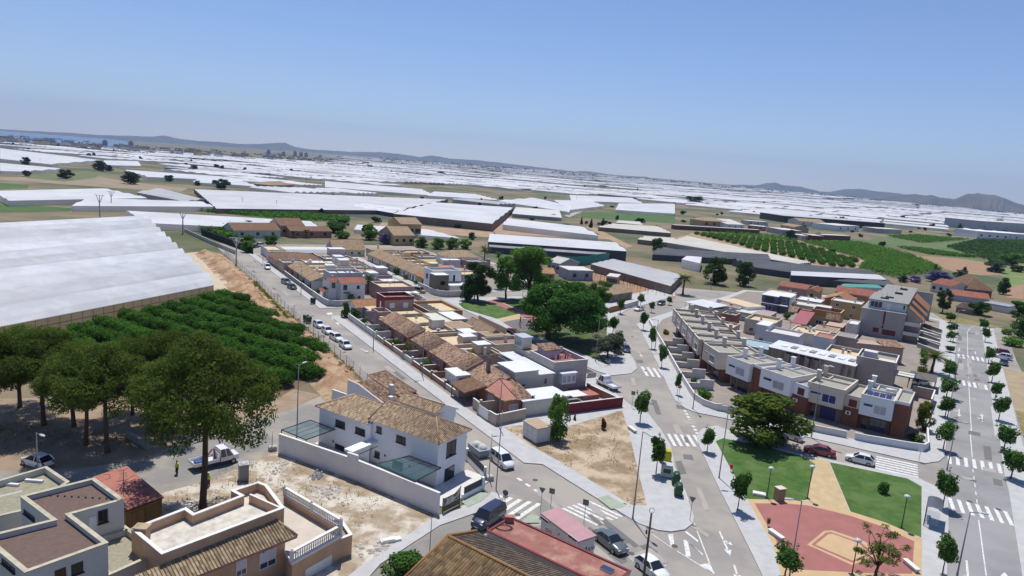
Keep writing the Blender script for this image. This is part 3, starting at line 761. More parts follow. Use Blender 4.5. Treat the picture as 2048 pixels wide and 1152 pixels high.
def parapet_block(t,pts,z_top,floor_z,wallm,floorm,capm,z0=-.3,th=.25,wname='wall',rname='roof'):
 """block with a sunk roof terrace; pts in the thing's own space"""
 o=ccw([(p[0],p[1]) for p in pts]);i1=inset(o,th);n=len(o)
 mb=MB();zc=z_top-.08
 for k in range(n):
  j=(k+1)%n
  mb.face([(*o[k],z0),(*o[j],z0),(*o[j],zc),(*o[k],zc)])
  mb.face([(*i1[j],floor_z),(*i1[k],floor_z),(*i1[k],zc),(*i1[j],zc)])
 co,ci=inset(o,-.05),inset(o,th+.05)
 for k in range(n):
  j=(k+1)%n
  mb.face([(*co[k],z_top),(*co[j],z_top),(*ci[j],z_top),(*ci[k],z_top)],1)
  mb.face([(*co[k],zc),(*co[j],zc),(*co[j],z_top),(*co[k],z_top)],1);mb.face([(*ci[j],zc),(*ci[k],zc),(*ci[k],z_top),(*ci[j],z_top)],1)
  mb.face([(*co[j],zc),(*co[k],zc),(*ci[k],zc),(*ci[j],zc)],1)
 w=part(t,wname,mb,[wallm,capm])
 f=MB();f.face([(*p,floor_z) for p in i1]);r=part(t,rname,f,floorm)
 return w,r
def wall_hit(c,X,Y,p0,p1):
 """where the sight line meets the upright wall p0-p1: metres along it and height"""
 d=sight(*pix(c,X,Y));a=Vector((p0[0],p0[1]));b=Vector((p1[0],p1[1]));e=(b-a).normalized();n=Vector((-e.y,e.x))
 t=a.dot(n)/(d[0]*n.x+d[1]*n.y);q=Vector((d[0]*t,d[1]*t))
 return (q-a).dot(e),EYE+d[2]*t
def win_px(t,c,lt,rb,p0,p1,fm=None,gm=None,n=2,style='sill',name='window',minw=.5,label=None):
 """window from its upper-left and lower-right corner in the survey; p0 left, p1 right end of the wall"""
 u0,z1=wall_hit(c,*lt,p0,p1);u1,z0=wall_hit(c,*rb,p0,p1)
 w,h=max(minw,u1-u0),max(.4,z1-z0);a,b=Vector((p0[0],p0[1],0)),Vector((p1[0],p1[1],0));e=(b-a).normalized()
 pos=a+e*((u0+u1)/2)+Vector((e.y,-e.x,0))*.004
 lp=Vector(t.location);pos=pos-Vector((lp.x,lp.y,0));pos.z=z0
 rz=math.atan2(e.y,e.x)
 if t.rotation_euler.z:
  pos=Matrix.Rotation(-t.rotation_euler.z,3,'Z')@pos;rz-=t.rotation_euler.z
 return obj(name,win_mesh(w,h,fm or frame_w,gm or glass,n,style),t,pos,rz,label)
def rel(pts,o):return [(p[0]-o[0],p[1]-o[1]) for p in pts]
def wall_run(name,label,pts,h,mat,cap=None,th=.2,cat='wall',group=None,steps=None,z0=-.1):
 """free-standing wall along ground points"""
 mb=MB();o=pts[0];hs=steps or [h]*(len(pts)-1)
 for k,(a,b) in enumerate(zip(pts,pts[1:])):
  a,b=Vector((a[0]-o[0],a[1]-o[1])),Vector((b[0]-o[0],b[1]-o[1]));e=(b-a).normalized();n=Vector((-e.y,e.x))*th/2;H=hs[k]
  a2,b2=a-e*th*.45,b+e*th*.45
  mb.prism([a2-n,b2-n,b2+n,a2+n],z0,H+.0015*(k%2),0)
  n2=n*1.35;mb.prism([a2-n2,b2-n2,b2+n2,a2+n2],H+.002*(k%3),H+.07+.003*(k%3),1)
 return single(name,label,cat,mb,[mat,cap or cap_w],(o[0],o[1],0),0,group)
_D=Q('k',1410,742,6.0);NF=Frame((_D.x,_D.y),32)
_o=NF(.4,-.4-20.8)
NH=Frame((_o.x,_o.y),32)
nh=thing('white_house','new white two-storey house with brown window frames and tan tiled hip roofs','house',(_o.x,_o.y,0),NH.rz)
new_white=M('fresh_white_render',(.80,.80,.81),(.76,.76,.77),.6,.85,.1,3)
part(nh,'wall',MB().box(0,9.75,-.45,6,-.2,5.45).box(9.75,20.8,0,6,-.2,5.95),new_white)
mb=MB();o=.45
E1,E2=5.45,5.95
roof_face(mb,[(9.3,-o,E2),(20.8+o,-o,E2),(17.9,3,7.75),(9.3,3,7.75)]);roof_face(mb,[(20.8+o,-o,E2),(20.8+o,6+o,E2),(17.9,3,7.75)])
roof_face(mb,[(20.8+o,6+o,E2),(9.3,6+o,E2),(9.3,3,7.75),(17.9,3,7.75)])
mb.face([(9.32,6+o,E2),(9.32,-o,E2),(9.32,3,7.75)],1)
for a,b in (((20.8+o,-o,E2),(17.9,3,7.75)),((20.8+o,6+o,E2),(17.9,3,7.75)),((9.3,3,7.75),(17.9,3,7.75))):ridge_line(mb,a,b,.12)
ridge_line(mb,(9.3,-o,E2),(9.3,3,7.75),.13,3)
part(nh,'roof',mb,[tile_tan,new_white,ridge_t,ridge_d])
mb=MB()
roof_face(mb,[(-o,-.45-o,E1),(9.6,-.45-o,E1),(9.6,3.1,7.05),(3.3,3.1,7.05)]);roof_face(mb,[(-o,6+o,E1),(-o,-.45-o,E1),(3.3,3.1,7.05)])
roof_face(mb,[(9.6,6+o,E1),(-o,6+o,E1),(3.3,3.1,7.05),(9.6,3.1,7.05)])
for a,b in (((-o,-.45-o,E1),(3.3,3.1,7.05)),((-o,6+o,E1),(3.3,3.1,7.05)),((3.3,3.1,7.05),(9.5,3.1,7.05))):ridge_line(mb,a,b,.12)
part(nh,'roof',mb,[tile_tan,new_white,ridge_t])
mb=MB().box(9.5,16.2,5.4,9.5,5.5,6.9,1);roof_face(mb,[(9.3,5.0,7.2),(16.4,5.0,7.2),(16.4,6.6,8.05),(9.3,6.6,8.05)]);roof_face(mb,[(16.4,9.9,6.6),(9.3,9.9,6.6),(9.3,6.6,8.05),(16.4,6.6,8.05)])
ridge_line(mb,(9.3,6.6,8.05),(16.4,6.6,8.05),.12,2);mb.face([(16.38,5,7.2),(16.38,9.9,6.6),(16.38,6.6,8.05)],1)
mb.box(9.6,16.1,5.6,9.4,-.2,5.49,1)
part(nh,'rear_wing',mb,[tile_tan,new_white,ridge_t])
block(nh,'chimney',8.5,9.1,4.0,4.6,6.2,7.9,cap_w,cap_w)
w0,w1=tuple(NH(-.45,0)),tuple(NH(-.45,9.75));v0,v1=tuple(NH(0,9.75)),tuple(NH(0,20.8));r0,r1=tuple(NH(0,20.8)),tuple(NH(6,20.8))
def nwin(c,lt,rb,p,q,name='window',style='sill',n=2):
 o_=win_px(nh,c,lt,rb,p,q,frame_b,glass,n,'door' if name=='glass_door' else style,name)
 return o_
nwin('n1',(310,590),(420,715),w0,w1);nwin('n1',(550,680),(662,800),w0,w1);nwin('n1',(305,880),(412,1065),w0,w1,'glass_door')
nwin('n1',(803,670),(862,770),v0,v1,n=1);nwin('n1',(1043,775),(1150,905),v0,v1);nwin('k',(1045,860),(1120,960),v0,v1,'glass_door');nwin('k',(905,790),(942,855),v0,v1,n=1)
nwin('n1',(1650,880),(1752,1005),r0,r1);nwin('k',(1455,940),(1525,995),r0,r1)
for c,X,Y,p,q in (('k',580,718,w0,w1),('k',988,830,v0,v1),('k',1180,910,v0,v1),('k',875,615,v0,v1)):
 u,z=wall_hit(c,X,Y,p,q)
 part(nh,'wall_lamp',MB().tube([(u+(0 if p is w0 else 9.75),-.45 if p is w0 else 0,z-.12),(u+(0 if p is w0 else 9.75),-.62 if p is w0 else -.17,z+.1)],.09,8),iron)
for k in range(16):part(nh,'eave_block',MB().box(.6+k*.58,.75+k*.58,-.45-o+.05,-.45,E1-.22,E1-.14) if k%3==0 else MB().box(10+k*.68,10.15+k*.68,-o+.05,0,E2-.2,E2-.13),frame_b) if k%2==0 else None
part(nh,'terrace',MB().box(0,20.8,-4.9,-.5,-.1,.17).box(20.85,25.0,-3.5,6.5,-.1,.17),M('new_paving',(.62,.60,.56),(.55,.53,.50),.5,.8))
gl_clear=clear_mat('clear_roof_glass',(.05,.11,.12),.62)
def glass_pergola(label,pts,z,drop):
 o_=pts[0];q=rel(pts,o_);t=thing('glass_canopy',label,'pergola',(o_[0],o_[1],0),0,'glass roofed terraces of the new white house')
 mb=MB();n=len(q)
 for k in range(n):mb.bar((*q[k],z),(*q[(k+1)%n],z),.11)
 for k in range(1,4):
  a=Vector(q[0]).lerp(Vector(q[1]),k/4);b=Vector(q[3]).lerp(Vector(q[2]),k/4);mb.bar((a.x,a.y,z),(b.x,b.y,z),.05)
 part(t,'frame',mb,iron);g=MB();g.face([(*p,z+.03) for p in ccw(q)]);part(t,'glass_roof',g,gl_clear)
 for k in drop:part(t,'post',MB().bar((*q[k],.15),(*q[k],z),.1),iron)
 return t
_g=[NH(-5.0,13.2),NH(-5.0,21.3),NH(-.15,21.3),NH(-.15,15.0)]
glass_pergola('large black-framed glass terrace canopy at the street end of the new white house',[NH(-4.9,15.1),NH(-5.1,21.6),NH(-.2,21.6),NH(-.2,16.4)],2.95,(1,))
glass_pergola('smaller black-framed glass terrace canopy at the far left corner of the new white house',[NH(-5.6,-1.6),NH(-5.6,3.3),NH(-.6,3.3),NH(-.6,-1.6)],2.95,(0,1))
t=thing('porch','small flat white porch with black posts against the new white house','porch',tuple(NH(-4.6,10.2)),NH.rz)
part(t,'slab',MB().box(-.9,.6,0,4.5,2.95,3.2),new_white);part(t,'frame',MB().bar((.7,0,2.6),(.7,4.4,2.6),.08).bar((.7,0,0),(.7,0,2.6),.08).bar((.7,3,0),(.7,3,2.6),.08),iron)
bw=[Q('k',155,815),Q('k',690,1005),Q('k',760,1030),Q('h',690,670)]
wall_run('boundary_wall','long plain white boundary wall between the dirt lot and the new white house',bw,2.9,M('grey_white_render',(.74,.73,.74),(.68,.67,.68),.5,.9,.1,3),cap_w,.25,steps=[2.75,3.35,2.75])
e0,e1,e2,e3=Q('h',880,555),Q('h',1045,470),Q('h',1060,385),Q('h',915,235)
t=thing('garden_wall','low white garden wall with dark grey fence panels round the front yard of the new white house','wall',tuple(e0))
for a,b in ((e0,e1),(e1,e2),(e2,e3)):
 a_,b_=a-e0,b-e0;e=(b_-a_).normalized();n=Vector((-e.y,e.x,0))*.12
 part(t,'plinth',MB().prism([a_-n,b_-n,b_+n,a_+n],-.1,.75),new_white)
 m2,m1=b_-e*.35,a_+e*.35;n2=n*.3
 part(t,'panel',MB().prism([m1-n2,m2-n2,m2+n2,m1+n2],.78,1.6),plain('dark_panel',(.05,.052,.056),.6))
 part(t,'pier',MB().prism([b_-e*.3-n*1.4,b_+e*.1-n*1.4,b_+e*.1+n*1.4,b_-e*.3+n*1.4],-.1,1.75),new_white)
g0,g1=Q('h',725,660),Q('h',862,590)
t=thing('driveway_gate','dark driveway gate hung with a printed banner beside the end of the long white wall','gate',tuple(g0),math.atan2(g1.y-g0.y,g1.x-g0.x));L_=(g1-g0).length
mb=MB();[mb.box(0,L_,-.03,.03,.2+k*.24,.38+k*.24) for k in range(7)];mb.box(0,.08,-.05,.05,0,1.95).box(L_-.08,L_,-.05,.05,0,1.95)
part(t,'leaf',mb,plain('dark_panel',(.05,.052,.056)))
mb=MB()
for k in range(10):
 x0,x1=L_*k/10,L_*(k+1)/10;s0=1.25-.5*math.sin(math.pi*k/10)+.06*k;s1=1.25-.5*math.sin(math.pi*(k+1)/10)+.06*(k+1)
 mb.face([(x0,-.06,s0-.15),(x1,-.06,s1-.15),(x1,-.09,s1+.75),(x0,-.09,s0+.75)])
part(t,'banner',mb,M('printed_banner',(.55,.50,.38),(.06,.06,.045),1.2,.6,lo=.42,hi=.52,c3=(.62,.60,.55),scale3=.9))
t=thing('tiled_house','low house with white party wall and mottled sloping roofs directly behind the new white house','house',tuple(NH(8.6,-4.0)),NH.rz)
part(t,'wall',MB().box(.1,10.6,.3,8,-.2,2.9).box(-3.3,0,.0,.25,-.2,3.9),white)
mb=MB();mb.face([(0,0,-.2),(11,0,-.2),(11,0,3.25),(2.2,0,6.1),(0,0,6.3)]);mb.face([(11,.25,-.2),(0,.25,-.2),(0,.25,6.3),(2.2,.25,6.1),(11,.25,3.25)])
mb.face([(0,0,6.3),(2.2,0,6.1),(2.2,.25,6.1),(0,.25,6.3)],1);mb.face([(2.2,0,6.1),(11,0,3.25),(11,.25,3.25),(2.2,.25,6.1)],1);mb.face([(0,.25,-.2),(0,0,-.2),(0,0,6.3),(0,.25,6.3)]);mb.face([(11,0,-.2),(11,.25,-.2),(11,.25,3.25),(11,0,3.25)])
part(t,'party_wall',mb,[new_white,cap_b])
mono(t,1.0,10.4,.3,4.2,3.1,5.75,'r',tile_mix);mono(t,.2,6.6,4.25,8.2,4.3,6.1,'r',tile_mix);mono(t,6.7,10.2,4.25,8.2,2.95,3.9,'r',tile_mix)
block(t,'chimney',5.4,6.0,3.4,4.0,3.5,6.0,white2,cap_w)
pz=6.2
pk=[Q('g',10,775,pz),Q('g',440,610,pz),Q('g',505,655,pz),Q('g',870,515,pz),Q('g',795,475,pz),Q('g',1010,405,pz),Q('g',1080,430,pz),Q('g',1215,610,pz),Q('g',250,975,pz)]
po=Vector((pk[8].x,pk[8].y,0));t=thing('peach_house','peach rendered house with tiled front slope, sunken roof terrace and white balustrade','house',tuple(po));peach_house=t
parapet_block(t,rel(pk,po),pz,5.25,peach,terr_w,cap_w)
a,b=Q('g',945,500,pz),Q('g',1205,615,pz);e=(b-a).normalized();n=Vector((-e.y,e.x,0))*.11
part(t,'partition',MB().prism(rel([a-n,b-n,b+n,a+n],po),5.2,pz-.05,0,1),[peach,cap_w])
fx=Vector((pk[7].x-pk[8].x,pk[7].y-pk[8].y,0)).normalized();fn=Vector((fx.y,-fx.x,0));FL=(pk[7]-pk[8]).length
lo_=[Vector((0,0,0))+fn*1.35-fx*3,fn*1.35+fx*(FL-.7),fx*(FL-.7),-fx*3]
part(t,'front_wall',MB().prism([(q.x,q.y) for q in lo_],-.3,4.45),peach)
mb=MB();u0,u1=-3.2,FL-.9
roof_face(mb,[fx*u0+fn*1.9+Vector((0,0,4.25)),fx*(u1+.9)+fn*2.25+Vector((0,0,4.15)),fx*u1+fn*.02+Vector((0,0,5.25)),fx*u0+fn*.02+Vector((0,0,5.25))],.2)
ridge_line(mb,fx*u1+fn*.02+Vector((0,0,5.28)),fx*(u1+.9)+fn*2.25+Vector((0,0,4.2)),.13)
part(t,'roof',mb,[tile_peach,salmon,ridge_t])
bz=3.2
bal=[Q('g',1280,1000,bz),Q('g',1665,790,bz),Q('g',1225,530,bz)]
deck=[bal[0],bal[1],bal[2],Vector((pk[6].x,pk[6].y,0))*.35+Vector((pk[7].x,pk[7].y,0))*.65,pk[7]-fx*.7,pk[7]-fx*.7+fn*1.2]
q=rel(deck,po);mb=MB().prism(q,-.3,2.75,0,1);part(t,'lower_wall',mb,[peach,M('beige_terrace_floor',(.55,.49,.42),(.48,.42,.36),.7,.9)])
q2=inset(ccw(q),-.12);part(t,'cornice',MB().prism(q2,2.45,2.74),cap_w)
for a,b in ((q[0],q[1]),(q[1],q[2])):
 a,b=Vector(a),Vector(b);e=(b-a).normalized();n=Vector((-e.y,e.x));L_=(b-a).length;mb=MB()
 side=a is not Vector(q[0]) and L_>7
 if side:
  part(t,'parapet',MB().prism([a+n*.02,b+n*.02,b+n*.25,a+n*.25],2.75,3.45),peach)
 zb=3.45 if side else 2.75
 mb.prism([a-n*.06,b-n*.06,b+n*.28,a+n*.28],zb,zb+.1);mb.prism([a-n*.06,b-n*.06,b+n*.28,a+n*.28],zb+.85,zb+1.0)
 k=.2
 while k<L_-.1:
  c_=a+e*k+n*.11;mb.tube([(c_.x,c_.y,zb+.08),(c_.x,c_.y,zb+.3),(c_.x,c_.y,zb+.6),(c_.x,c_.y,zb+.86)],[.05,.085,.05,.06],6);k+=.27
 for k in (0,L_/2,L_) if side else (0,L_):
  c_=a+e*k+n*.11;mb.box(c_.x-.16,c_.x+.16,c_.y-.16,c_.y+.16,zb,zb+1.1);mb.dome((c_.x,c_.y,zb+1.1),.13,.13,.16,8,3)
 part(t,'balustrade',mb,cap_w)
an=[Q('g',1665,890,1.9),Q('g',1750,850,1.9)]
aa=[bal[1],an[1],an[1]+Vector((-2.2,3.4,0)),bal[1]+Vector((-2.2,3.4,0))]
parapet_block(t,rel(aa,po),2.3,1.9,peach,yard,cap_w,rname='annex_roof',wname='annex_wall')
f0=po+fn*1.36-fx*3;f1=po+fn*1.36+fx*(FL-.7)
win_px(t,'g',(835,1040),(918,1125),f0,f1,frame_w,glass_b,2,'shutter');win_px(t,'g',(1020,975),(1148,1050),f0,f1,frame_w,glass_b,2,'shutter')
win_px(t,'g',(1380,1100),(1585,1080),bal[0],bal[1],frame_w,sheet,4,'door','garage_door')
mb=MB().tube([Vector((0,0,4.0))+fx*8.2+fn*1.4,Vector((0,0,3.9))+fx*8.3+fn*1.8,Vector((0,0,3.6))+fx*8.3+fn*1.85],.05,6);part(t,'wall_bracket',mb,iron)
mb=MB();c_=rel([Q('g',95,800,5.9)],po)[0]
mb.box(c_[0]-.55,c_[0]+.55,c_[1]-.4,c_[1]+.4,5.25,6.35);part(t,'chimney',mb,[peach]);part(t,'chimney_cap',MB().box(c_[0]-.65,c_[0]+.65,c_[1]-.5,c_[1]+.5,6.35,6.45),tile_peach)
tz=7.5
tp=[Q('f',195,1120,tz),Q('f',850,885,tz),Q('f',555,660,tz),Q('f',975,545,tz),Q('f',740,375,tz),Q('f',160,520,tz),Q('f',405,705,tz),Q('f',0,830,tz),None]
tp[8]=tp[0]+(tp[0]-tp[1]).cross(Vector((0,0,1))).normalized()*6.2;tp[7]=tp[6]+(tp[7]-tp[6])*1.15;tp[8]=tp[0]*.0+Vector((-40.0,49.6,0));tp[7]=Vector((-40.7,50.6,0))
po=Vector((tp[0].x,tp[0].y,0));t=thing('flat_roofed_house','white angular house with dark brown sunken flat roof and gravel side terrace','house',tuple(po))
wgrey=M('off_white_render',(.58,.57,.53),(.52,.51,.47),.6,.85,.15,3);cap_y=M('lichened_coping',(.50,.46,.33),(.36,.33,.26),1.5,.9)
parapet_block(t,rel(tp,po),tz,7.0,wgrey,brownroof,cap_y,th=.28)
te=[Q('f',855,1130,4.5),Q('f',1270,965,4.5),Q('f',985,760,4.5),Q('f',690,690,4.5)]
te[0]=Vector((tp[1].x,tp[1].y,0))+(te[0]-te[0])+Vector((.02,-.02,0));te[3]=Vector((tp[2].x+.05,tp[2].y+.05,0))
parapet_block(t,rel([te[0]+Vector((0,0,0)),te[1],te[2],Vector((tp[3].x,tp[3].y,0)),te[3]],po),4.6,4.0,wgrey,M('terrace_gravel',(.33,.31,.22),(.24,.22,.16),3,.95,.5,20),cap_y,wname='terrace_wall',rname='terrace_floor')
win_px(t,'f',(430,1110),(520,1150),tp[0],tp[1],frame_m,glass,2);win_px(t,'f',(560,1065),(655,1115),tp[0],tp[1],frame_d,glass,2)
win_px(t,'f',(190,650),(275,720),tp[5],tp[6],frame_d,glass,2);win_px(t,'f',(20,1060),(120,1130),tp[8],tp[0],frame_d,glass,3)
win_px(t,'f',(700,690),(760,780),tp[2],tp[3],frame_w,sheet,1,'door','terrace_door');win_px(t,'f',(770,640),(850,720),tp[2],tp[3],frame_d,glass,2)
for k in range(10):
 q=Q('f',400+k*55,518+k*3,7.02);part(t,'roof_vent',MB().tube([(q.x-po.x,q.y-po.y,7.0),(q.x-po.x,q.y-po.y,7.12)],.085,8),iron)
ant=Q('f',975,520,7.5);mb=MB();mb.tube([(0,0,0),(0,0,2.6)],.03,6)
for k in range(7):mb.bar((-.45+.03*k,.0,1.5+.13*k),(.45-.03*k,.0,1.5+.13*k),.02)
mb.bar((0,-.5,2.2),(0,.5,2.2),.02)
single('antenna','thin television aerial on the corner of the brown sunken roof','antenna',mb,steel_d,(ant.x,ant.y,7.5),.5)
lz=5.2
lp=[Q('f',0,420,lz),Q('f',365,285,lz),Q('f',545,405,lz),Q('f',370,470,lz),Q('f',0,560,lz),Vector((-52,55,0))]
po=Vector((lp[0].x,lp[0].y,0));t=thing('flat_roofed_house','low white house with gravel roof and long slatted sunshades at the left edge','house',tuple(po))
lp=[Vector((-52.5,59.5,0)),Q('f',365,285,lz),Q('f',545,405,lz),Vector((-43.6,58.6,0)),Vector((-47.5,55,0))]
parapet_block(t,rel(lp,po),lz,4.5,wgrey,M('terrace_gravel'),cap_y)
for k in range(2):
 a=Q('f',80+190*k,430-28*k,4.6);part(t,'skylight',MB().box(a.x-po.x-.9,a.x-po.x+.9,a.y-po.y-.15,a.y-po.y+.15,4.5,4.75),cap_w,None)
for k in range(5):
 a,b=Q('f',-60,545+48*k,4.4-.6*k),Q('f',175,490+50*k,4.4-.6*k);b=a+(b-a).normalized()*min(5.0,(b-a).length)
 part(t,'sunshade',MB().bar((a.x-po.x,a.y-po.y,4.4-.6*k),(b.x-po.x,b.y-po.y,4.4-.6*k),.32),cap_w)
rz_=3.6
rp=[Q('f',985,640,rz_),Q('f',1290,530,rz_),Q('f',1000,285,rz_),Q('f',735,370,rz_)]
po=Vector((rp[0].x,rp[0].y,0));t=thing('shed','timber-doored shed with a flat faded red roof crossed by dark cracks','shed',tuple(po));q=rel(rp,po)
wood=M('varnished_timber',(.26,.17,.06),(.18,.11,.04),2,.7,.2,6,stretch=(1,1,.2))
part(t,'wall',MB().prism(inset(ccw(q),.12),-.2,rz_-.12),wood)
part(t,'roof',MB().prism(q,rz_-.115,rz_+.05,1,0),[redroof,frame_b])
e=(rp[1]-rp[0]).normalized();n=Vector((e.y,-e.x,0))
for k in range(2):
 a=e*(.35+k*1.75);b=a+e*1.55;w_=Vector((e.y,-e.x,0))*-.105
 part(t,'door',MB().prism([a+w_,b+w_,b+w_+n*.05,a+w_+n*.05],.1,rz_-.5),wood)
mb=MB()
for ln in (((935,325),(985,310),(1010,300)),((815,350),(860,350),(870,380),(830,390)),((915,405),(990,395),(1060,355)),((1030,410),(1080,415),(1120,400)),((1085,420),(1100,450),(1160,440)),((1000,480),(1040,455),(1090,450))):
 p_=[Q('f',*x_,rz_+.06)-po for x_ in ln];p_=[(v.x,v.y,rz_+.055) for v in p_]
 part(t,'sealed_crack',MB().tube(p_,.03,4),M('bitumen',(.10,.04,.035),rough=.8))
r1=Q('h',770,835,6.3);d_=Vector((math.sin(rad(126)),math.cos(rad(126)),0));RZ=math.atan2(d_.y,d_.x)
t=thing('old_tiled_house','old low house with moss-stained ochre and grey tiled gable roof','house',(r1.x,r1.y,0),RZ)
mb=MB();roof_face(mb,[(0,-6.2,4.3),(17,-6.2,4.3),(17,0,6.3),(0,0,6.3)],.2);part(t,'roof',mb,[tile_old,ridge_d])
mb=MB();roof_face(mb,[(17,4.3,5.0),(0,4.3,5.0),(0,0,6.3),(17,0,6.3)],.2);part(t,'roof',mb,[tile_grey,ridge_d],'dark grey mossy far slope')
mb=MB();orange_r=M('ochre_ridge',(.30,.17,.065),(.20,.115,.05),3,.9)
for a,b in (((0,0,6.33),(17,0,6.33)),((0,-6.2,4.35),(0,0,6.33)),((0,4.3,5.05),(0,0,6.33))):ridge_line(mb,a,b,.17,0)
part(t,'ridge_cap',mb,orange_r);part(t,'wall',MB().box(.3,17,-5.8,4.1,-.2,4.1),ochre);g=MB();g.face([(.31,4.1,4.1),(.31,-5.8,4.1),(.31,0,6.1)]);part(t,'gable_wall',g,ochre)
wz=4.3
wp=[Q('h',1080,790,wz),Q('h',1300,695,wz),Q('i',920,1200,wz),Q('i',560,1250,wz)]
po=Vector((wp[0].x,wp[0].y,0));t=thing('annexe','long flat annexe with a weathered red roof beside the old tiled house','annexe',tuple(po));e=Vector((d_.x,d_.y,0));n=Vector((-e.y,e.x,0))
ww=(wp[1]-wp[0]).dot(n);q=[(0,0),(e.x*14,e.y*14),(e.x*14+n.x*ww,e.y*14+n.y*ww),(n.x*ww,n.y*ww)]
parapet_block(t,q,wz,wz-.12,white2,M('worn_red_roof',(.33,.14,.11),(.24,.10,.08),.5,.9,.3,5,c3=(.40,.24,.18),scale3=.35),maroon,th=.16)
c_=Q('i',450,1095,wz)-po;part(t,'skylight',MB().prism([(c_.x+e.x*a+n.x*b,c_.y+e.y*a+n.y*b) for a,b in ((-.6,-.35),(.6,-.35),(.6,.35),(-.6,.35))],wz-.1,wz+.06,0,1),[frame_w,glass_b])
c_=Q('h',1255,715,wz)-po;part(t,'roof_box',MB().box(c_.x-.45,c_.x+.45,c_.y-.3,c_.y+.3,wz-.12,wz+.55),redroof)
c_=Q('h',1215,765,wz)-po;part(t,'cable',MB().tube([(c_.x+.9*math.cos(k*.4)*(1-.006*k),c_.y+.55*math.sin(k*.4),wz-.07+.002*k) for k in range(34)],.03,5),iron)
kz=2.8
kp=[Q('h',1500,655,kz),Q('h',1800,880,kz),Q('h',1945,830,kz),Q('h',1640,605,kz)]
po=Vector((kp[0].x,kp[0].y,0));t=thing('kiosk','white street kiosk with a pink roof and spray-painted tags','kiosk',tuple(po));q=ccw(rel(kp,po))
part(t,'wall',MB().prism(inset(q,.12),0,kz-.18),M('kiosk_white',(.62,.60,.58),(.55,.53,.51),.8,.8))
part(t,'roof',MB().prism(q,kz-.175,kz,0),M('faded_pink_roof',(.44,.25,.26),(.38,.22,.23),.7,.7))
win_px(t,'h',(1500,690),(1565,745),kp[0],kp[1],frame_w,maroon,1,'plain','hatch');win_px(t,'h',(1715,850),(1790,895),kp[0],kp[1],frame_w,maroon,1,'plain','hatch')
def lettering(t,txt,size,c,X,Y,p0,p1,mat,name='lettering',dz=0):
 u,z=wall_hit(c,X,Y,p0,p1);a,b=Vector((p0[0],p0[1],0)),Vector((p1[0],p1[1],0));e=(b-a).normalized()
 cu=bpy.data.curves.new(name,'FONT');cu.body=txt;cu.size=size;cu.extrude=.006;cu.align_x='CENTER';cu.shear=.25
 cu.materials.append(mat);o=bpy.data.objects.new(name,cu);me=bpy.data.meshes.new_from_object(o);bpy.data.objects.remove(o)
 me.name=name;o=obj(name,me,t)
 lp=Vector(t.location);pos=a+e*u+Vector((e.y,-e.x,0))*.0-Vector((lp.x,lp.y,0));pos.z=z
 o.location=pos;o.rotation_euler=(rad(90),0,math.atan2(e.y,e.x));return o
ins=inset(q,.105)
def near(pt):return min(ins,key=lambda s:(s[0]-pt[0])**2+(s[1]-pt[1])**2)
wpt=lambda p:Vector(near((p.x-po.x,p.y-po.y)))+Vector((po.x,po.y))
A_,B_,C_=wpt(kp[0]),wpt(kp[1]),wpt(kp[2])
lettering(t,'Axvi',.95,'h',1880,955,B_,C_,plain('black_spray',(.02,.02,.02),.7))
lettering(t,'oo',1.0,'h',1560,810,A_,B_,plain('red_spray',(.38,.02,.03),.7));lettering(t,'i!',.6,'h',1640,835,A_,B_,plain('black_spray',(.02,.02,.02),.7))
def clutter(t,rng,x0,x1,y0,y1,z,n):
 for _ in range(n):
  x,y=rng.uniform(x0+.8,x1-.8),rng.uniform(y0+.8,y1-.8);k=rng.randrange(5)
  if k==0:part(t,'roof_tank',MB().tube([(x,y,z),(x,y,z+1.0)],.45,12),white2)
  elif k==1:part(t,'chimney',MB().box(x-.25,x+.25,y-.25,y+.25,z,z+1.5).box(x-.33,x+.33,y-.33,y+.33,z+1.5,z+1.6,1),[white2,cap_b])
  elif k==2:part(t,'air_conditioner',MB().box(x-.42,x+.42,y-.17,y+.17,z+.1,z+.75).tube([(x-.1,y-.175,z+.42),(x-.1,y-.19,z+.42)],.24,12,1),[frame_w,iron])
  elif k==3:
   mb=MB().tube([(x,y,z),(x,y,z+2.4)],.03,5)
   for q in range(5):mb.bar((x-.4,y,z+1.6+.16*q),(x+.4,y,z+1.6+.16*q),.02)
   part(t,'aerial',mb,steel_d)
  else:part(t,'satellite_dish',MB().dome((x,y,z+.9),.4,.14,.4,10,3,0,True).tube([(x,y,z),(x,y,z+.9)],.03,5),white2)
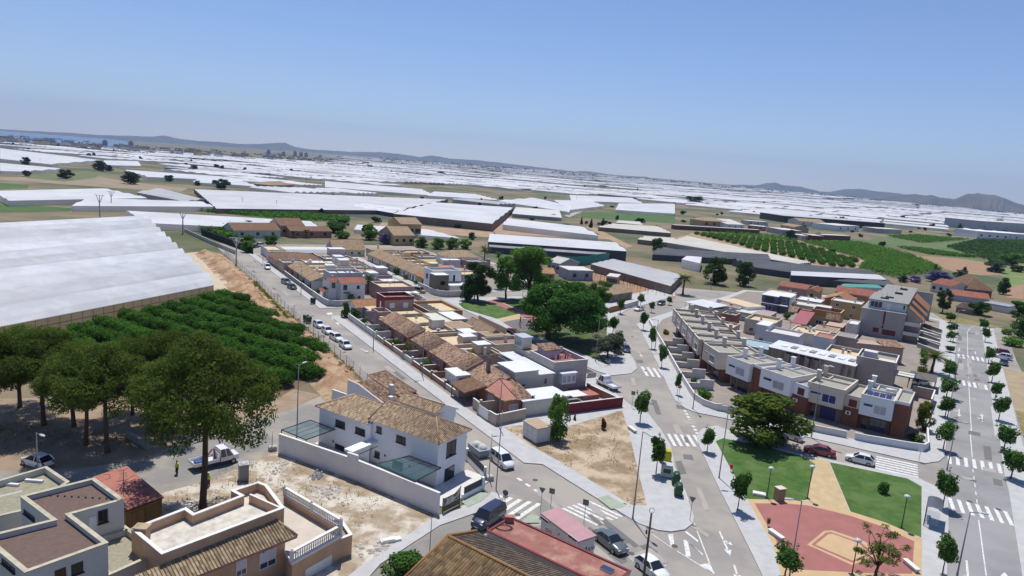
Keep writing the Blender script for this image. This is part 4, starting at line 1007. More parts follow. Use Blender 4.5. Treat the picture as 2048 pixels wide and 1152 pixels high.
def rowhouse(fr,s0,s1,label,wallm,t0=7.0,depth=11,tile=None,near=True,terrm=None,parm=None,seed=0,name='terraced_house',ze=2.75,zr=4.3,rd=3.7,door=True):
 rng=random.Random(seed+int(s0*10));L_=s1-s0
 t=thing(name,label,'house',tuple(fr(s0,t0)),fr.rz,'terraced houses of the left block')
 tl,pm,tr=tile or tile_mix,parm or pinkbeige,terrm or terr
 part(t,'wall',MB().box(0,rd,.02,L_-.02,-.2,ze),wallm)
 for q in ([(0,.02,ze),(rd,.02,ze),(rd,.02,zr-.06)],[(rd,L_-.02,ze),(0,L_-.02,ze),(rd,L_-.02,zr-.06)],[(rd,.02,ze),(rd,L_-.02,ze),(rd,L_-.02,zr-.06),(rd,.02,zr-.06)]):part(t,'gable_wall',MB().face(q),beige)
 mono(t,0,rd,.0,L_,ze+.08,zr,'l',tl,salmon)
 flat(t,rd+.01,depth,.03,L_-.03,2.85,pm,tr,.85,.15,cap_b,wname='rear_wall',rname='terrace')
 if rng.random()<.7:
  y0=rng.uniform(.6,L_-3.4);d2=rng.uniform(2.4,3.2)
  part(t,'roof_shed',MB().box(depth-3.2,depth-.3,y0,y0+d2,2.9,4.9,0).box(depth-3.35,depth-.2,y0-.12,y0+d2+.12,4.9,5.0,1),[rng.choice([white2,beige,cream]),rng.choice([sheet,sheet_c,tile_plain])])
 clutter(t,rng,rd+.3,depth-.3,.3,L_-.3,2.9,2)
 k=L_/5
 win(t,rd,L_,'l',k*1,.95,1.1,1.15,frame_w,glass,2,'sill');win(t,rd,L_,'l',k*2.3,.95,1.0,1.15,frame_w,glass,2,'sill')
 if door:win(t,rd,L_,'l',k*3.8,.05,1.1,2.1,frame_d,plain('door_wood',(.06,.03,.02)),1,'door','door')
 return t
def flathouse(fr,s0,t0,L_,W,h,wallm,label,roofm=None,par=.6,seed=0,wins='lf',clut=2,group='flat roofed houses of the left block',name='flat_roofed_house',capm=None,storeys=1,fm=None,gm=None,shed=None):
 rng=random.Random(seed+int(s0*7+t0*3));t=thing(name,label,'house',tuple(fr(s0,t0)),fr.rz,group)
 flat(t,0,W,0,L_,h,wallm,roofm or rng.choice([terr,gravelgrey,terr_w,redroof]),par,.16,capm or cap_b)
 for st in range(storeys):
  z=.95+2.9*st
  for fc in wins:
   ln=W if fc in 'fb' else L_;n=max(1,int(ln/3.4))
   for i in range(n):win(t,W,L_,fc,ln*(i+.5)/n+rng.uniform(-.25,.25),z,rng.uniform(.9,1.3),1.15,fm or frame_w,gm or glass,2,rng.choice(['sill','sill','shutter','slats']))
 if shed:
  part(t,'roof_shed',MB().box(W*.45,W-.4,L_*.4,L_-.4,h+.06,h+2.3).box(W*.45-.15,W-.25,L_*.4-.15,L_-.25,h+2.3,h+2.4,1),shed)
 clutter(t,rng,.3,W-.3,.3,L_-.3,h+.05,clut)
 return t
t=thing('corner_house','low corner house with wooden porch, glazed white bay and brown chimney stack on mottled tiles','house',tuple(SF(21.3,6.6)),SF.rz)
part(t,'wall',MB().box(0,5.2,0,6.6,-.2,2.8).box(.4,5.2,6.6,15.2,-.2,2.8).box(.0,4.2,15.2,20.9,-.2,3.1),salmon)
mb=MB();roof_face(mb,[(2.3,-.4,2.85),(5.4,-.4,2.85),(5.4,6.4,4.1),(2.3,6.4,4.5)]);roof_face(mb,[(-.4,6.4,2.8),(-.4,-.4,2.8),(2.3,-.4,2.86),(2.3,6.4,4.5)]);part(t,'roof',mb,[tile_mix,salmon,ridge_t])
mono(t,.2,4.4,6.2,15.2,2.85,4.6,'l',tile_mix);mono(t,-.2,4.0,15.3,20.8,3.2,5.0,'l',tile_mix)
for q in ([(0,15.25,3.1),(4.0,15.25,3.1),(4.0,15.25,4.9)],[(4.0,15.2,2.8),(4.0,20.8,2.8),(4.0,20.8,5),(4.0,15.2,5)],[(.4,6.25,2.8),(4.4,6.25,2.8),(4.4,6.25,4.5)]):part(t,'gable_wall',MB().face(q),pinkbeige)
block(t,'chimney',2.9,3.5,11.6,12.2,3.6,6.6,M('chimney_stone',(.30,.23,.20),(.22,.17,.15),3,.9),plain('soot',(.03,.03,.03)))
part(t,'bay_window',MB().box(-2.4,.3,13.2,17.6,.3,3.1).box(-2.6,.4,13.0,17.8,3.1,3.3),frame_w)
for k in range(5):win(t,.3,17.6,'l',.5+k*.85,1.3,.75,1.5,frame_w,M('net_curtain',(.42,.44,.47),(.30,.32,.35),2,.4),1,'plain',x0=-2.4,y0=13.2) if k<5 else 0
win(t,.3,17.6,'f',1.3,1.3,1.6,1.5,frame_w,glass,2,'plain',x0=-2.4,y0=13.2)
mb=MB();roof_face(mb,[(-4.0,12.4,2.35),(-4.0,6.8,2.35),(.3,6.8,3.1),(.3,12.4,3.1)],.14);part(t,'porch_roof',mb,[tile_dbrown,salmon,ridge_t])
for y in (7.1,12.1):part(t,'porch_post',MB().bar((-3.7,y,0),(-3.7,y,2.3),.14),frame_b)
win(t,5.2,6.6,'f',1.6,.8,1.7,1.3,frame_w,glass,2,'slats');win(t,5.2,6.6,'f',3.8,.8,1.4,1.5,frame_d,glass,2,'sill');win(t,5.2,6.6,'l',1.8,.8,1.9,1.4,frame_w,glass,3,'slats')
part(t,'air_conditioner',MB().box(4.7,5.5,-.32,-.02,2.75,3.35).tube([(5.0,-.33,3.05),(5.0,-.345,3.05)],.22,12,1),[frame_w,iron])
t=thing('beige_house','tall beige box house with flat white roof behind the corner house','house',tuple(SF(27.4,11.9)),SF.rz)
part(t,'wall',MB().box(0,4.9,0,6,-.2,5.3).box(4.91,8.3,.02,6,-.2,4.45),M('pale_beige_render',(.56,.53,.47),(.50,.47,.41),.5,.9,.1,3));part(t,'roof',MB().box(-.15,5.0,-.15,6.1,5.3,5.42),sheet)
mb=MB();
for k in range(9):mb.box(5.1+k*.38,5.1+k*.38+.345,-.25,14.5,4.47,4.56+.012*(k%2))
part(t,'lean_to_roof',mb,sheet)
win(t,8.3,6,'f',1.8,2.6,1.3,.5,frame_w,glass,2,'plain');win(t,8.3,6,'f',6.6,2.7,.4,.9,frame_d,glass,1,'plain')
part(t,'rear_wall',MB().box(4.9,8.3,6.1,14.4,-.2,3.9),grey)
t=thing('lean_to','long white sheet-roofed lean-to with beige side wall facing the vacant lot','shed',tuple(SF(20.2,9.3)),SF.rz)
mb=MB();roof_face(mb,[(0,0,2.75),(9.6,0,2.75),(9.0,4.6,3.05),(0,4.6,3.05)],.1);part(t,'roof',mb,[sheet,sheet]);part(t,'wall',MB().box(.3,9.2,.02,.2,-.2,2.6),M('pale_beige_render'));part(t,'frame',MB().bar((.1,.1,0),(.1,.1,2.7),.1).bar((.1,.1,2.6),(.1,4.5,2.9),.08),frame_w)
GWs=M('salmon_garden_wall',(.36,.19,.14),(.30,.16,.12),.6,.9,.15,3);GWb=M('beige_garden_wall',(.46,.38,.31),(.38,.31,.25),.5,.9,.15,3)
wall_run('garden_wall','beige garden wall at the street corner of the vacant lot, below the white lean-to',[SF(19.2,9.2),SF(18.4,3.3),SF(20.3,3.1)],1.9,GWb)
wall_run('garden_wall','dark red boundary wall with white coping along the top of the vacant lot',[SF(18.9,17.2),SF(18.6,29.2)],1.9,M('wine_red_render',(.19,.03,.04),(.16,.028,.035),.6,.85,.15,3),cap_w)
wall_run('garden_wall','brown garden wall with white coping running back from the end of the dark red wall',[SF(18.8,29.1),SF(28,28.6)],1.5,salmon,cap_w)
t=thing('gate','white sheet garage gate in the beige wall on the left street','gate',tuple(SF(20.4,3.0)),SF.rz);part(t,'leaf',MB().box(-.05,.05,0,3.2,0,1.9),sheet);part(t,'post',MB().box(-.15,.15,3.2,3.5,0,2.1),GWb)
t=thing('grey_house','tall grey-beige house with cluttered sunken roof terrace, above the dark red wall','house',tuple(SF(28.2,20.7)),SF.rz)
gw=M('grey_beige_render',(.44,.41,.38),(.39,.36,.33),.5,.9,.1,3)
flat(t,0,7.6,0,8.2,5.2,gw,redroof,1.05,.2,cap_w);part(t,'rear_wing',MB().box(-.02,4.6,8.2,14.3,-.2,5.6,0,1),[gw,tile_plain])
part(t,'roof_hut',MB().box(1.2,4.6,5.0,7.6,5.26,7.0),M('lilac_render',(.50,.46,.52),(.45,.42,.47),.6,.9));mb=MB();roof_face(mb,[(1.0,4.8,7.0),(4.8,4.8,7.0),(4.8,7.8,7.6),(1.0,7.8,7.6)]);part(t,'hut_roof',mb,[tile_mix,salmon])
part(t,'glazed_box',MB().box(-.0,2.2,11.2,14.2,5.65,7.9).box(-.2,2.4,11.0,14.4,7.9,8.0),plain('aluminium',(.55,.57,.57),.35,.3))
win(t,2.2,14.2,'l',1.5,6.0,2.6,1.6,frame_w,plain('green_glass',(.16,.26,.26),.1),4,'plain',y0=11.2)
part(t,'satellite_dish',MB().dome((5.6,6.2,6.6),.65,.2,.65,12,4,0,True).tube([(5.6,6.2,5.2),(5.6,6.2,6.6)],.04,5),white2)
rng=random.Random(3)
for k in range(7):part(t,'laundry',MB().box(2.4+k*.55,2.75+k*.55,3.3,3.36,5.5,6.3+.2*(k%2)),plain('cloth_%d'%(k%3),[(.6,.6,.62),(.05,.06,.14),(.45,.3,.25)][k%3],.9))
part(t,'bay_window',MB().box(1.0,4.2,-1.3,-.01,2.3,4.3).box(.8,4.4,-1.5,0,4.3,4.42),frame_w)
for k in range(3):win(t,4.2,0,'f',.55+k*1.05,2.6,.9,1.3,frame_w,M('net_curtain'),1,'plain',x0=1.0,y0=-1.3)
part(t,'balcony',MB().box(7.62,9.6,-.4,3.4,2.6,2.75).box(7.62,9.6,-.4,-.25,2.75,3.6).box(9.45,9.6,-.25,3.4,2.75,3.6,0),gw);part(t,'side_terrace',MB().box(3.6,7.4,-4.6,-.02,-.1,.9,0,1),[salmon,redroof]);part(t,'small_roof',MB().box(.2,3.4,-6.2,-3.2,1.6,1.72),sheet)
cols=[('mottled-tiled terraced house with dark barred windows and a young palm in its front yard',salmon),('terraced house left of the palm, whose tiled roof joins the grey gable',salmon),('salmon terraced house with white window grille beyond the grey gable',salmon),('salmon terraced house whose tiled roof ends below the mauve house',M('dull_red_render',(.34,.15,.12),(.28,.13,.10),.6,.9,.15,3))]
for (s0,s1),(lb,mt) in zip(((43.4,52.4),(52.4,61.8),(63.2,72.0),(72.0,81.2)),cols):rowhouse(SF,s0,s1,lb,mt,7.2)
t=thing('mauve_house','two-storey mauve-pink house with dark red side wall and parapet roof','house',tuple(SF(81.6,7.6)),SF.rz)
part(t,'lower_wall',MB().box(0,11.2,0,12.6,-.2,2.9),pinkwall);part(t,'wall',MB().box(3.3,11.0,6.6,12.4,2.9,5.6),pinkwall)
part(t,'side_wall',MB().box(3.26,3.3,6.62,12.38,2.9,5.6),maroon)
mb=MB();ring(mb,3.25,11.05,6.55,12.45,5.6,6.5,.2,0,1);part(t,'parapet',mb,[maroon,cap_w]);part(t,'roof',MB().box(3.5,10.8,6.8,12.2,5.6,5.66),maroon)
mb=MB();ring(mb,-.05,3.2,1.6,6.6,2.9,3.9,.15,0,1);part(t,'balcony',mb,[pinkwall,cap_w]);mb=MB();ring(mb,3.2,11.2,0,6.5,2.9,3.5,.15,0,1);part(t,'terrace_wall',mb,[pinkbeige,cap_b]);part(t,'terrace',MB().box(0,11,.2,12.4,2.9,2.94),terr)
win(t,11.0,12.4,'f',2.0,3.6,1.3,1.25,frame_w,sheet,2,'shutter',x0=3.3,y0=6.6);win(t,11.0,12.4,'f',5.6,3.6,1.3,1.25,frame_w,sheet,2,'shutter',x0=3.3,y0=6.6);win(t,3.26,12.4,'l',3.2,2.95,.9,2.0,frame_w,sheet,1,'door','door',x0=3.25,y0=6.6)
win(t,0,12.6,'l',3,.9,1.0,1.2,frame_w,glass,2);win(t,0,12.6,'l',7,.9,1.0,1.2,frame_w,glass,2);win(t,0,12.6,'l',10.5,.05,1.2,2.1,frame_d,glass,1,'door','door')
t=thing('corner_house','small tiled house with white eaves behind the hedge at the side-street corner','house',tuple(SF(94.4,5.6)),SF.rz)
part(t,'wall',MB().box(0,8,0,5.2,-.2,2.7),white);gable(t,0,8,0,5.2,2.75,4.2,'x',tile_or,white);win(t,8,5.2,'l',2.5,.9,1.2,1.2);win(t,8,5.2,'f',2.5,.9,1.2,1.2);win(t,8,5.2,'f',5.5,.9,1.2,1.2)
flathouse(SF,82.5,20.5,12.5,9.3,2.9,orange,'low orange-walled house with a row of roof openings, beside the mauve house',terr,.8,clut=0,wins='f')
for k in range(5):part(bpy.data.objects['flat_roofed_house.002'] if 'flat_roofed_house.002' in bpy.data.objects else t,'roof_opening',MB().box(1.2,4.2,1.2+k*2.2,2.2+k*2.2,2.96,3.3,0,1),[beige,iron])
flathouse(SF,72.8,17.9,9.6,4.2,3.3,cream,'cream rooftop shed building with two pale sheet roofs, behind the salmon terraces',sheet_c,.1,wins='f',clut=0)
flathouse(SF,73.2,22.3,8.6,4.2,3.6,grey,'grey block with white corrugated roof next to the cream shed building',sheet,.1,wins='fr',clut=0)
flathouse(SF,66.2,18.2,6.3,6.0,3.4,M('grey_brown_block',(.34,.30,.28),(.29,.25,.23),.5,.9,.15,3),'grey-brown block with graffiti-like stains and tan tiled top behind the terraces',tile_plain,.05,wins='f',clut=0)
flathouse(SF,61.6,19.5,4.2,3.5,3.35,white,'small white cabin with flat white roof and glazed side',sheet,.06,wins='lf',clut=0)
flathouse(SF,50.8,21.4,6.2,8.2,2.7,cream,'cream parapet terrace with a tall beige screen wall',M('red_terrace',(.28,.17,.13),(.23,.14,.11),.8,.9),.8,wins='',clut=1)
flathouse(SF,57.2,22.8,4.0,6.2,3.6,beige,'beige block with ochre tiled top next to the white cabin',tile_plain,.05,wins='',clut=0)
flathouse(SF,43.4,12.5,5.2,6.8,2.9,pinkbeige,'sunken sandy terrace with orange-brown parapets behind the palm yard',terr,.8,wins='',clut=1)
flathouse(SF,36.2,16.8,3.4,3.6,3.2,M('grey_shed',(.40,.37,.33),(.34,.31,.28),.6,.9),'small shed with domed white roof beside a green tank',sheet,.05,wins='f',clut=0)
t=thing('gabled_house','house with pale blue gable end and sagging tan roofs near the playground','house',tuple(SF(59.5,24.6)),SF.rz)
part(t,'wall',MB().box(0,7.2,0,11.6,-.2,3.0),white2);gable(t,0,3.6,0,11.4,3.0,4.7,'y',tile_plain,M('pale_blue_render',(.44,.46,.54),(.40,.42,.49),.5,.9));mono(t,3.7,7.2,0,11.4,3.1,4.9,'r',tile_plain,beige);part(t,'party_wall',MB().box(3.5,3.72,-1.5,11.5,2.9,5.0),beige)
win(t,7.2,11.6,'f',1.8,.9,1.1,1.2);win(t,7.2,11.6,'f',5.4,.05,1.3,2.2,frame_w,sheet,1,'door','door')
def yard_walls(fr,t0,segs,tf,group='garden walls of the left street'):
 for s0,s1,h,m_,lb in segs:
  mb=MB();W=tf-t0
  mb.box(0,.2,0,s1-s0,-.1,h);mb.box(-.03,.23,-.03,s1-s0+.03,h,h+.07,1)
  q_=h+(.05,.3,-.25,.15)[int(s0)%4];mb.box(.2,W-.05,-.09,.09,-.1,q_);mb.box(.2,W-.05,-.12,.12,q_,q_+.07,1 if int(s0)%3==0 else 0);mb.box(-.1,.3,-.2,.2,-.1,h+.6,0,1)
  single('garden_wall',lb,'wall',mb,[m_,cap_w],tuple(fr(s0,t0)),fr.rz,group)
yard_walls(SF,3.4,[(23.9,26.5,1.9,GWb,'short beige wall beside the white garage gate'),(32,37,1.1,GWb,'low beige wall below the glazed white bay'),(37.3,43,1.1,GWs,'salmon garden wall left of the glazed bay'),(43.3,48,1.1,GWs,'salmon garden wall with white pier by the dark doorway'),(48.2,52.3,1.1,GWs,'salmon wall in front of the palm yard'),(52.5,57,1.2,white2,'whitish yard wall by the palm'),(57.2,63,1.2,GWb,'beige yard wall with white stepped coping'),(63.2,68,1.1,GWs,'salmon yard wall with white cross wall'),(68.2,73,1.1,GWb,'beige yard wall with rounded pillars'),(73.2,80,1.4,white2,'white wall with grey gate below the mauve house'),(80.3,93,1.5,white2,'longest white yard wall in front of the mauve house')],7.1)
GW2=M('grey_white_wall',(.48,.46,.44),(.40,.38,.36),.5,.9,.15,3)
wall_run('garden_wall','curved whitish corner wall round the white two-storey house',[SF(108.6,13.5),SF(107.4,5.0),SF(108.6,2.8),SF(112,2.4),SF(122,2.4)],1.7,GW2)
wall_run('garden_wall','patchy grey street wall left of the white two-storey house',[SF(122.3,2.4),SF(135,2.5)],1.6,M('patched_wall',(.34,.32,.29),(.20,.17,.15),.6,.9,.2,3))
wall_run('garden_wall','green-grey street wall in front of the small white gables',[SF(135.3,2.6),SF(158,2.8)],1.4,M('green_grey_wall',(.26,.28,.25),(.20,.21,.19),.6,.9))
t=thing('white_house','white two-storey house with low brown-red roof and dark window slots, at the side-street corner','house',tuple(SF(113.4,5.0)),SF.rz)
part(t,'wall',MB().box(0,3.0,2.6,8.4,-.2,5.3).box(3.0,9.6,0,8.4,-.2,5.3),white);mb=MB()
roof_face(mb,[(2.6,-.4,5.3),(10,-.4,5.3),(10,4.2,6.2),(2.6,4.2,6.2)]);roof_face(mb,[(10,8.8,5.3),(-.4,8.8,5.3),(-.4,4.2,6.2),(10,4.2,6.2)]);roof_face(mb,[(-.4,2.3,5.3),(2.6,2.3,5.3),(2.6,4.2,6.2),(-.4,4.2,6.2)]);part(t,'roof',mb,[tile_red,white])
win(t,9.6,8.4,'f',1.4,3.5,1.0,1.5,frame_d,glass,1,'plain',y0=2.6);win(t,9.6,8.4,'f',3.9,3.4,1.1,1.4,frame_d,glass,1,'plain');win(t,9.6,8.4,'f',7.6,3.6,.8,1.0,frame_d,glass,1,'plain');win(t,9.6,8.4,'f',5.8,.2,1.1,2.0,frame_d,glass,1,'door','door');win(t,9.6,8.4,'f',8.0,.6,.8,1.0,frame_d,glass,1,'plain');win(t,0,8.4,'l',2.5,.9,1.1,1.2,frame_d,glass,2,y0=0)
part(t,'porch_roof',MB().box(3.4,5.2,-1.0,-.01,2.6,2.75),frame_d);mb=MB();roof_face(mb,[(-1.6,6.5,2.6),(-1.6,2.2,2.6),(0,2.2,3.3),(0,6.5,3.3)]);part(t,'lean_to_roof',mb,[tile_red,white])
t=flathouse(SF,123.6,7.6,6.8,9.8,5.6,M('pale_grey_render',(.50,.50,.51),(.45,.45,.46),.5,.9),'pale grey two-storey house with white-capped flat roof behind the brown-roofed white one',gravelgrey,.9,wins='l',storeys=2,clut=2,capm=cap_w)
for k in range(3):part(t,'roof_slab',MB().box(1+k*2.6,3+k*2.6,1.4,5.4,5.66,6.0),sheet)
lbs=['white low house with tan gable, second from the patchy wall','white low house with tan gable and dark yard, beside the pale grey house','pinkish low house with tan gable behind the parked black car','orange-fronted low house with arched porch and tan gable']
for k,(lb,mt) in enumerate(zip(lbs,(white,white2,pinkbeige,orange))):rowhouse(SF,130.6+k*7.4,130.6+k*7.4+7.3,lb,mt,4.4,12,tile_plain,parm=[white2,beige,cream,pinkwall][k],seed=k,rd=3.6)
flathouse(SF,160.4,3.0,7.4,7.5,3.2,pinkbeige,'low pink-grey house with white-capped corner parapet and dome-topped tank',gravelgrey,.5,wins='l')
t=thing('long_brown_house','long salmon-walled house under a wide brown roof at the bend of the street','house',tuple(SF(168.2,3.2)),SF.rz)
part(t,'wall',MB().box(0,15,0,17,-.2,3.0),M('salmon_orange_render',(.46,.27,.19),(.40,.23,.16),.5,.9));hip(t,0,15,0,17,3.1,4.8,tile_dbrown)
for k in range(5):win(t,15,17,'l',2+k*3.2,.9,1.1,1.2)
flathouse(SF,186.5,4.0,5.0,6.5,3.0,white2,'small white flat house beyond the long brown roof',wins='lf',clut=1);flathouse(SF,192.5,4.6,13,5.6,2.9,white2,'white walled yard house at the far end of the left street',wins='lf',clut=1)
flathouse(SF,186.5,11.5,9,16,3.2,redwall,'dark red house under a long grey-blue sheet roof',sheet_g,.05,wins='f',clut=0)
flathouse(SF,197,11.5,8,18,3.0,white2,'house with a broad cream sheet roof at the far end of the left block',sheet_c,.05,wins='f',clut=0)
t=thing('barn_house','house with a large steep tan tiled roof and grey gable, beyond the left block','house',tuple(SF(198.5,31.0)),SF.rz)
part(t,'wall',MB().box(0,13,0,9.5,-.2,3.0),cream);gable(t,0,13,0,9.5,3.0,6.4,'x',tile_plain,grey)
for k in range(4):win(t,13,9.5,'f',1.6+k*3,.9,1.2,1.2)
fill=[(112,19,9,10,3.6,pinkwall,'mauve low house with long blank wall on the side street'),(124.6,18.6,8,5.5,3.2,pinkbeige,'pinkish flat house with lilac parapet behind the pale grey house'),(124.4,24.5,7,6,3.0,white2,'white flat house whose terrace faces the modern white house'),(133.6,17.2,7.2,6,3.0,beige,'beige flat house with a white sheet canopy, fourth back from the street wall'),(133.2,23.6,8,6.8,3.3,M('grey_pink',(.40,.34,.33),(.35,.30,.29),.5,.9),'grey-pink house with long roof seen across the back street'),(142,17,7,6.2,3.0,white2,'whitish flat house with domed roof vents'),(142.5,23.8,7.4,6.6,3.1,salmon,'salmon flat house backing on the green-netted yard'),(150.6,17,7.4,6.3,3.2,cream,'cream flat house with red terrace'),(151,24,7,6.4,3.0,pinkbeige,'pink-beige flat house with pale sheet roof'),(159.5,11.2,7.8,6.4,3.2,beige,'beige flat house behind the dome-topped tank'),(159.3,18.2,7.6,6,3.1,M('brick_red_block',(.28,.13,.10),(.22,.10,.08),.8,.9),'brick-red house with stacked roof sheds'),(159.5,24.6,8,6,3.0,white2,'whitish house with a flat cream canopy'),(168.5,19,8,11,3.0,M('taupe_block',(.36,.31,.28),(.31,.27,.24),.5,.9),'wide taupe house with pale roof strips'),(177.5,19.5,8,11,3.2,white2,'wide whitish house with grey roof beside the brown roof')]
for k,(s0,t0,a,b,h,mt,lb) in enumerate(fill):flathouse(SF,s0,t0,a,b,h,mt,lb,[terr,gravelgrey,sheet,sheet_c,redroof,terr_w,tile_plain][k%7],[.7,.5,.1,.1,.6,.7,.05][k%7],seed=k*3,wins='fr' if k%2 else 'f',clut=2,shed=[white2,sheet] if k%3==1 else None)
t=thing('pergola','white slatted steel pergola over a yard beside the mauve low house','pergola',tuple(SF(105.5+3.2,20.5)),SF.rz)
part(t,'frame',MB().box(0,9,0,.15,2.8,2.95).box(0,9,3.0,3.15,2.8,2.95).box(0,.15,0,.15,0,2.8).box(8.85,9,0,.15,0,2.8),frame_w);part(t,'slats',MB().box(.1,2.4,.2,3,2.96,3.0).box(2.8,4.6,.2,3,2.96,3.0).box(5,6.8,.2,3,2.96,3.0).box(7.2,8.9,.2,3,2.96,3.0),sheet)
wall_run('back_wall','long brown back wall of the terraces along the park street',[SF(82,30.3),SF(97,30.3),SF(97.3,18)],1.7,pinkbeige);wall_run('back_wall','brown back wall of the second block along the park street',[SF(106.6,29),SF(107,30.4),SF(124,30.5)],1.7,white2)
t=thing('modern_house','modern white two-storey cube house with a stone-clad tower','house',tuple(SF(123.4,40.6)),SF.rz);mw=M('fresh_white_render')
flat(t,0,10,1.2,8.2,6.0,mw,gravelgrey,.7,.2,cap_w);part(t,'stone_tower',MB().box(-1.2,3.4,-3.2,1.18,-.2,5.9),stone);part(t,'tower_roof',MB().box(-1.3,3.5,-3.3,1.1,5.9,6.1),cap_w);part(t,'side_wing',MB().box(4,11.4,-3.2,1.18,-.2,2.7),mw)
part(t,'band',MB().box(3.5,10.02,1.16,1.19,2.9,3.1),frame_d);win(t,10,8.2,'f',7.4,3.2,.7,2.0,frame_d,glass,1,'plain',y0=1.2);win(t,3.4,1.2,'f',2.6,2.9,1.6,1.2,frame_d,glass,1,'plain',x0=-1.2,y0=-3.2);win(t,10,8.2,'l',2.5,3.4,1.4,1.6,frame_d,glass,2,'plain',y0=1.2);win(t,3.4,1.2,'f',3.8,.7,.9,.8,frame_d,glass,1,'plain',x0=-1.2,y0=-3.2);win(t,10,8.2,'l',5.2,.3,1.2,2.1,frame_d,glass,1,'door','door',y0=1.2)
wall_run('garden_wall','curved smooth white wall round the modern white house',[SF(131,38.6),SF(121,38.7),SF(117.2,39.6),SF(115.8,41.6),SF(115.6,50)],1.8,white2)
lbs=['low house with yellow-orange walls and tan gable next to the modern white house','low white-fronted house with tan gable, second from the modern white house','low house with tan roof and pale side wall behind the green shade net','low tan-roofed house beside the green netted yard','low house with rosy yard wall and tan roof','low tan-roofed house with white porch in the far row','farthest low tan-roofed house of the row by the brown wall']
for k,lb in enumerate(lbs):rowhouse(SF,132.4+k*8.0,132.4+k*8.0+7.8,lb,[ochre,white,white2,beige,pinkbeige,white2,cream][k],41.5,13,[tile_or,tile_plain][k%2] if k<2 else tile_plain,parm=[ochre,white2,cream,beige,orange,white2,beige][k],seed=40+k,rd=4.6,zr=4.6)
t=thing('large_white_house','large white house with a broad tan hip roof and grey-white lower wing','house',tuple(SF(158.5,62.4)),SF.rz)
part(t,'wall',MB().box(0,14,1.5,11,-.2,5.6).box(-3,4,-2,1.48,-.2,5.2),white);hip(t,0,14,1.5,11,5.7,7.8,tile_plain);win(t,14,11,'f',6.2,2.8,1.0,1.8,frame_d,glass,1,'plain',y0=1.5);win(t,14,11,'f',8.6,2.8,1.0,1.8,frame_d,glass,1,'plain',y0=1.5);win(t,14,11,'f',11.5,2.8,1.0,1.6,frame_d,glass,1,'plain',y0=1.5)
fill=[(134,56,8,9,3.1,white2,'white flat house behind the modern white house'),(143,56,7,8,3.2,pinkbeige,'rosy flat house with tan tiled top near the large white house'),(148,66,7,7,5.4,pinkwall,'pale mauve upright house below the large white house'),(152,57,6,5,3.4,white,'white house with arched windows and tan tiled top'),(165,57,7,8,3.0,cream,'cream house with a yellow awning roof'),(175,58,7,9,3.0,beige,'beige house with flat grey roof beside the yellow awning'),(178,70,7,10,3.2,white2,'whitish low house at the edge of the ornamental trees'),(188,58,7,10,2.9,orange,'orange-brown blank-walled house at the far corner'),(196,46,7,12,3.2,white2,'white gabled house in front of the jacaranda'),(170,79,8,8,3.0,grey,'grey low house near the tall fan palms')]
for k,(s0,t0,a,b,h,mt,lb) in enumerate(fill):flathouse(SF,s0,t0,a,b,h,mt,lb,[terr,tile_plain,gravelgrey,tile_or,M('yellow_awning',(.46,.35,.12),(.40,.30,.10),.5,.8),gravelgrey,tile_plain][k%7],[.6,.05,.4,.05,.05,.5,.05][k%7],seed=k*5+1,wins='f',clut=2 if k%2 else 1,storeys=2 if h>5 else 1)
gtop=M('townhouse_gravel',(.36,.34,.28),(.28,.265,.22),2,.95,.4,20)
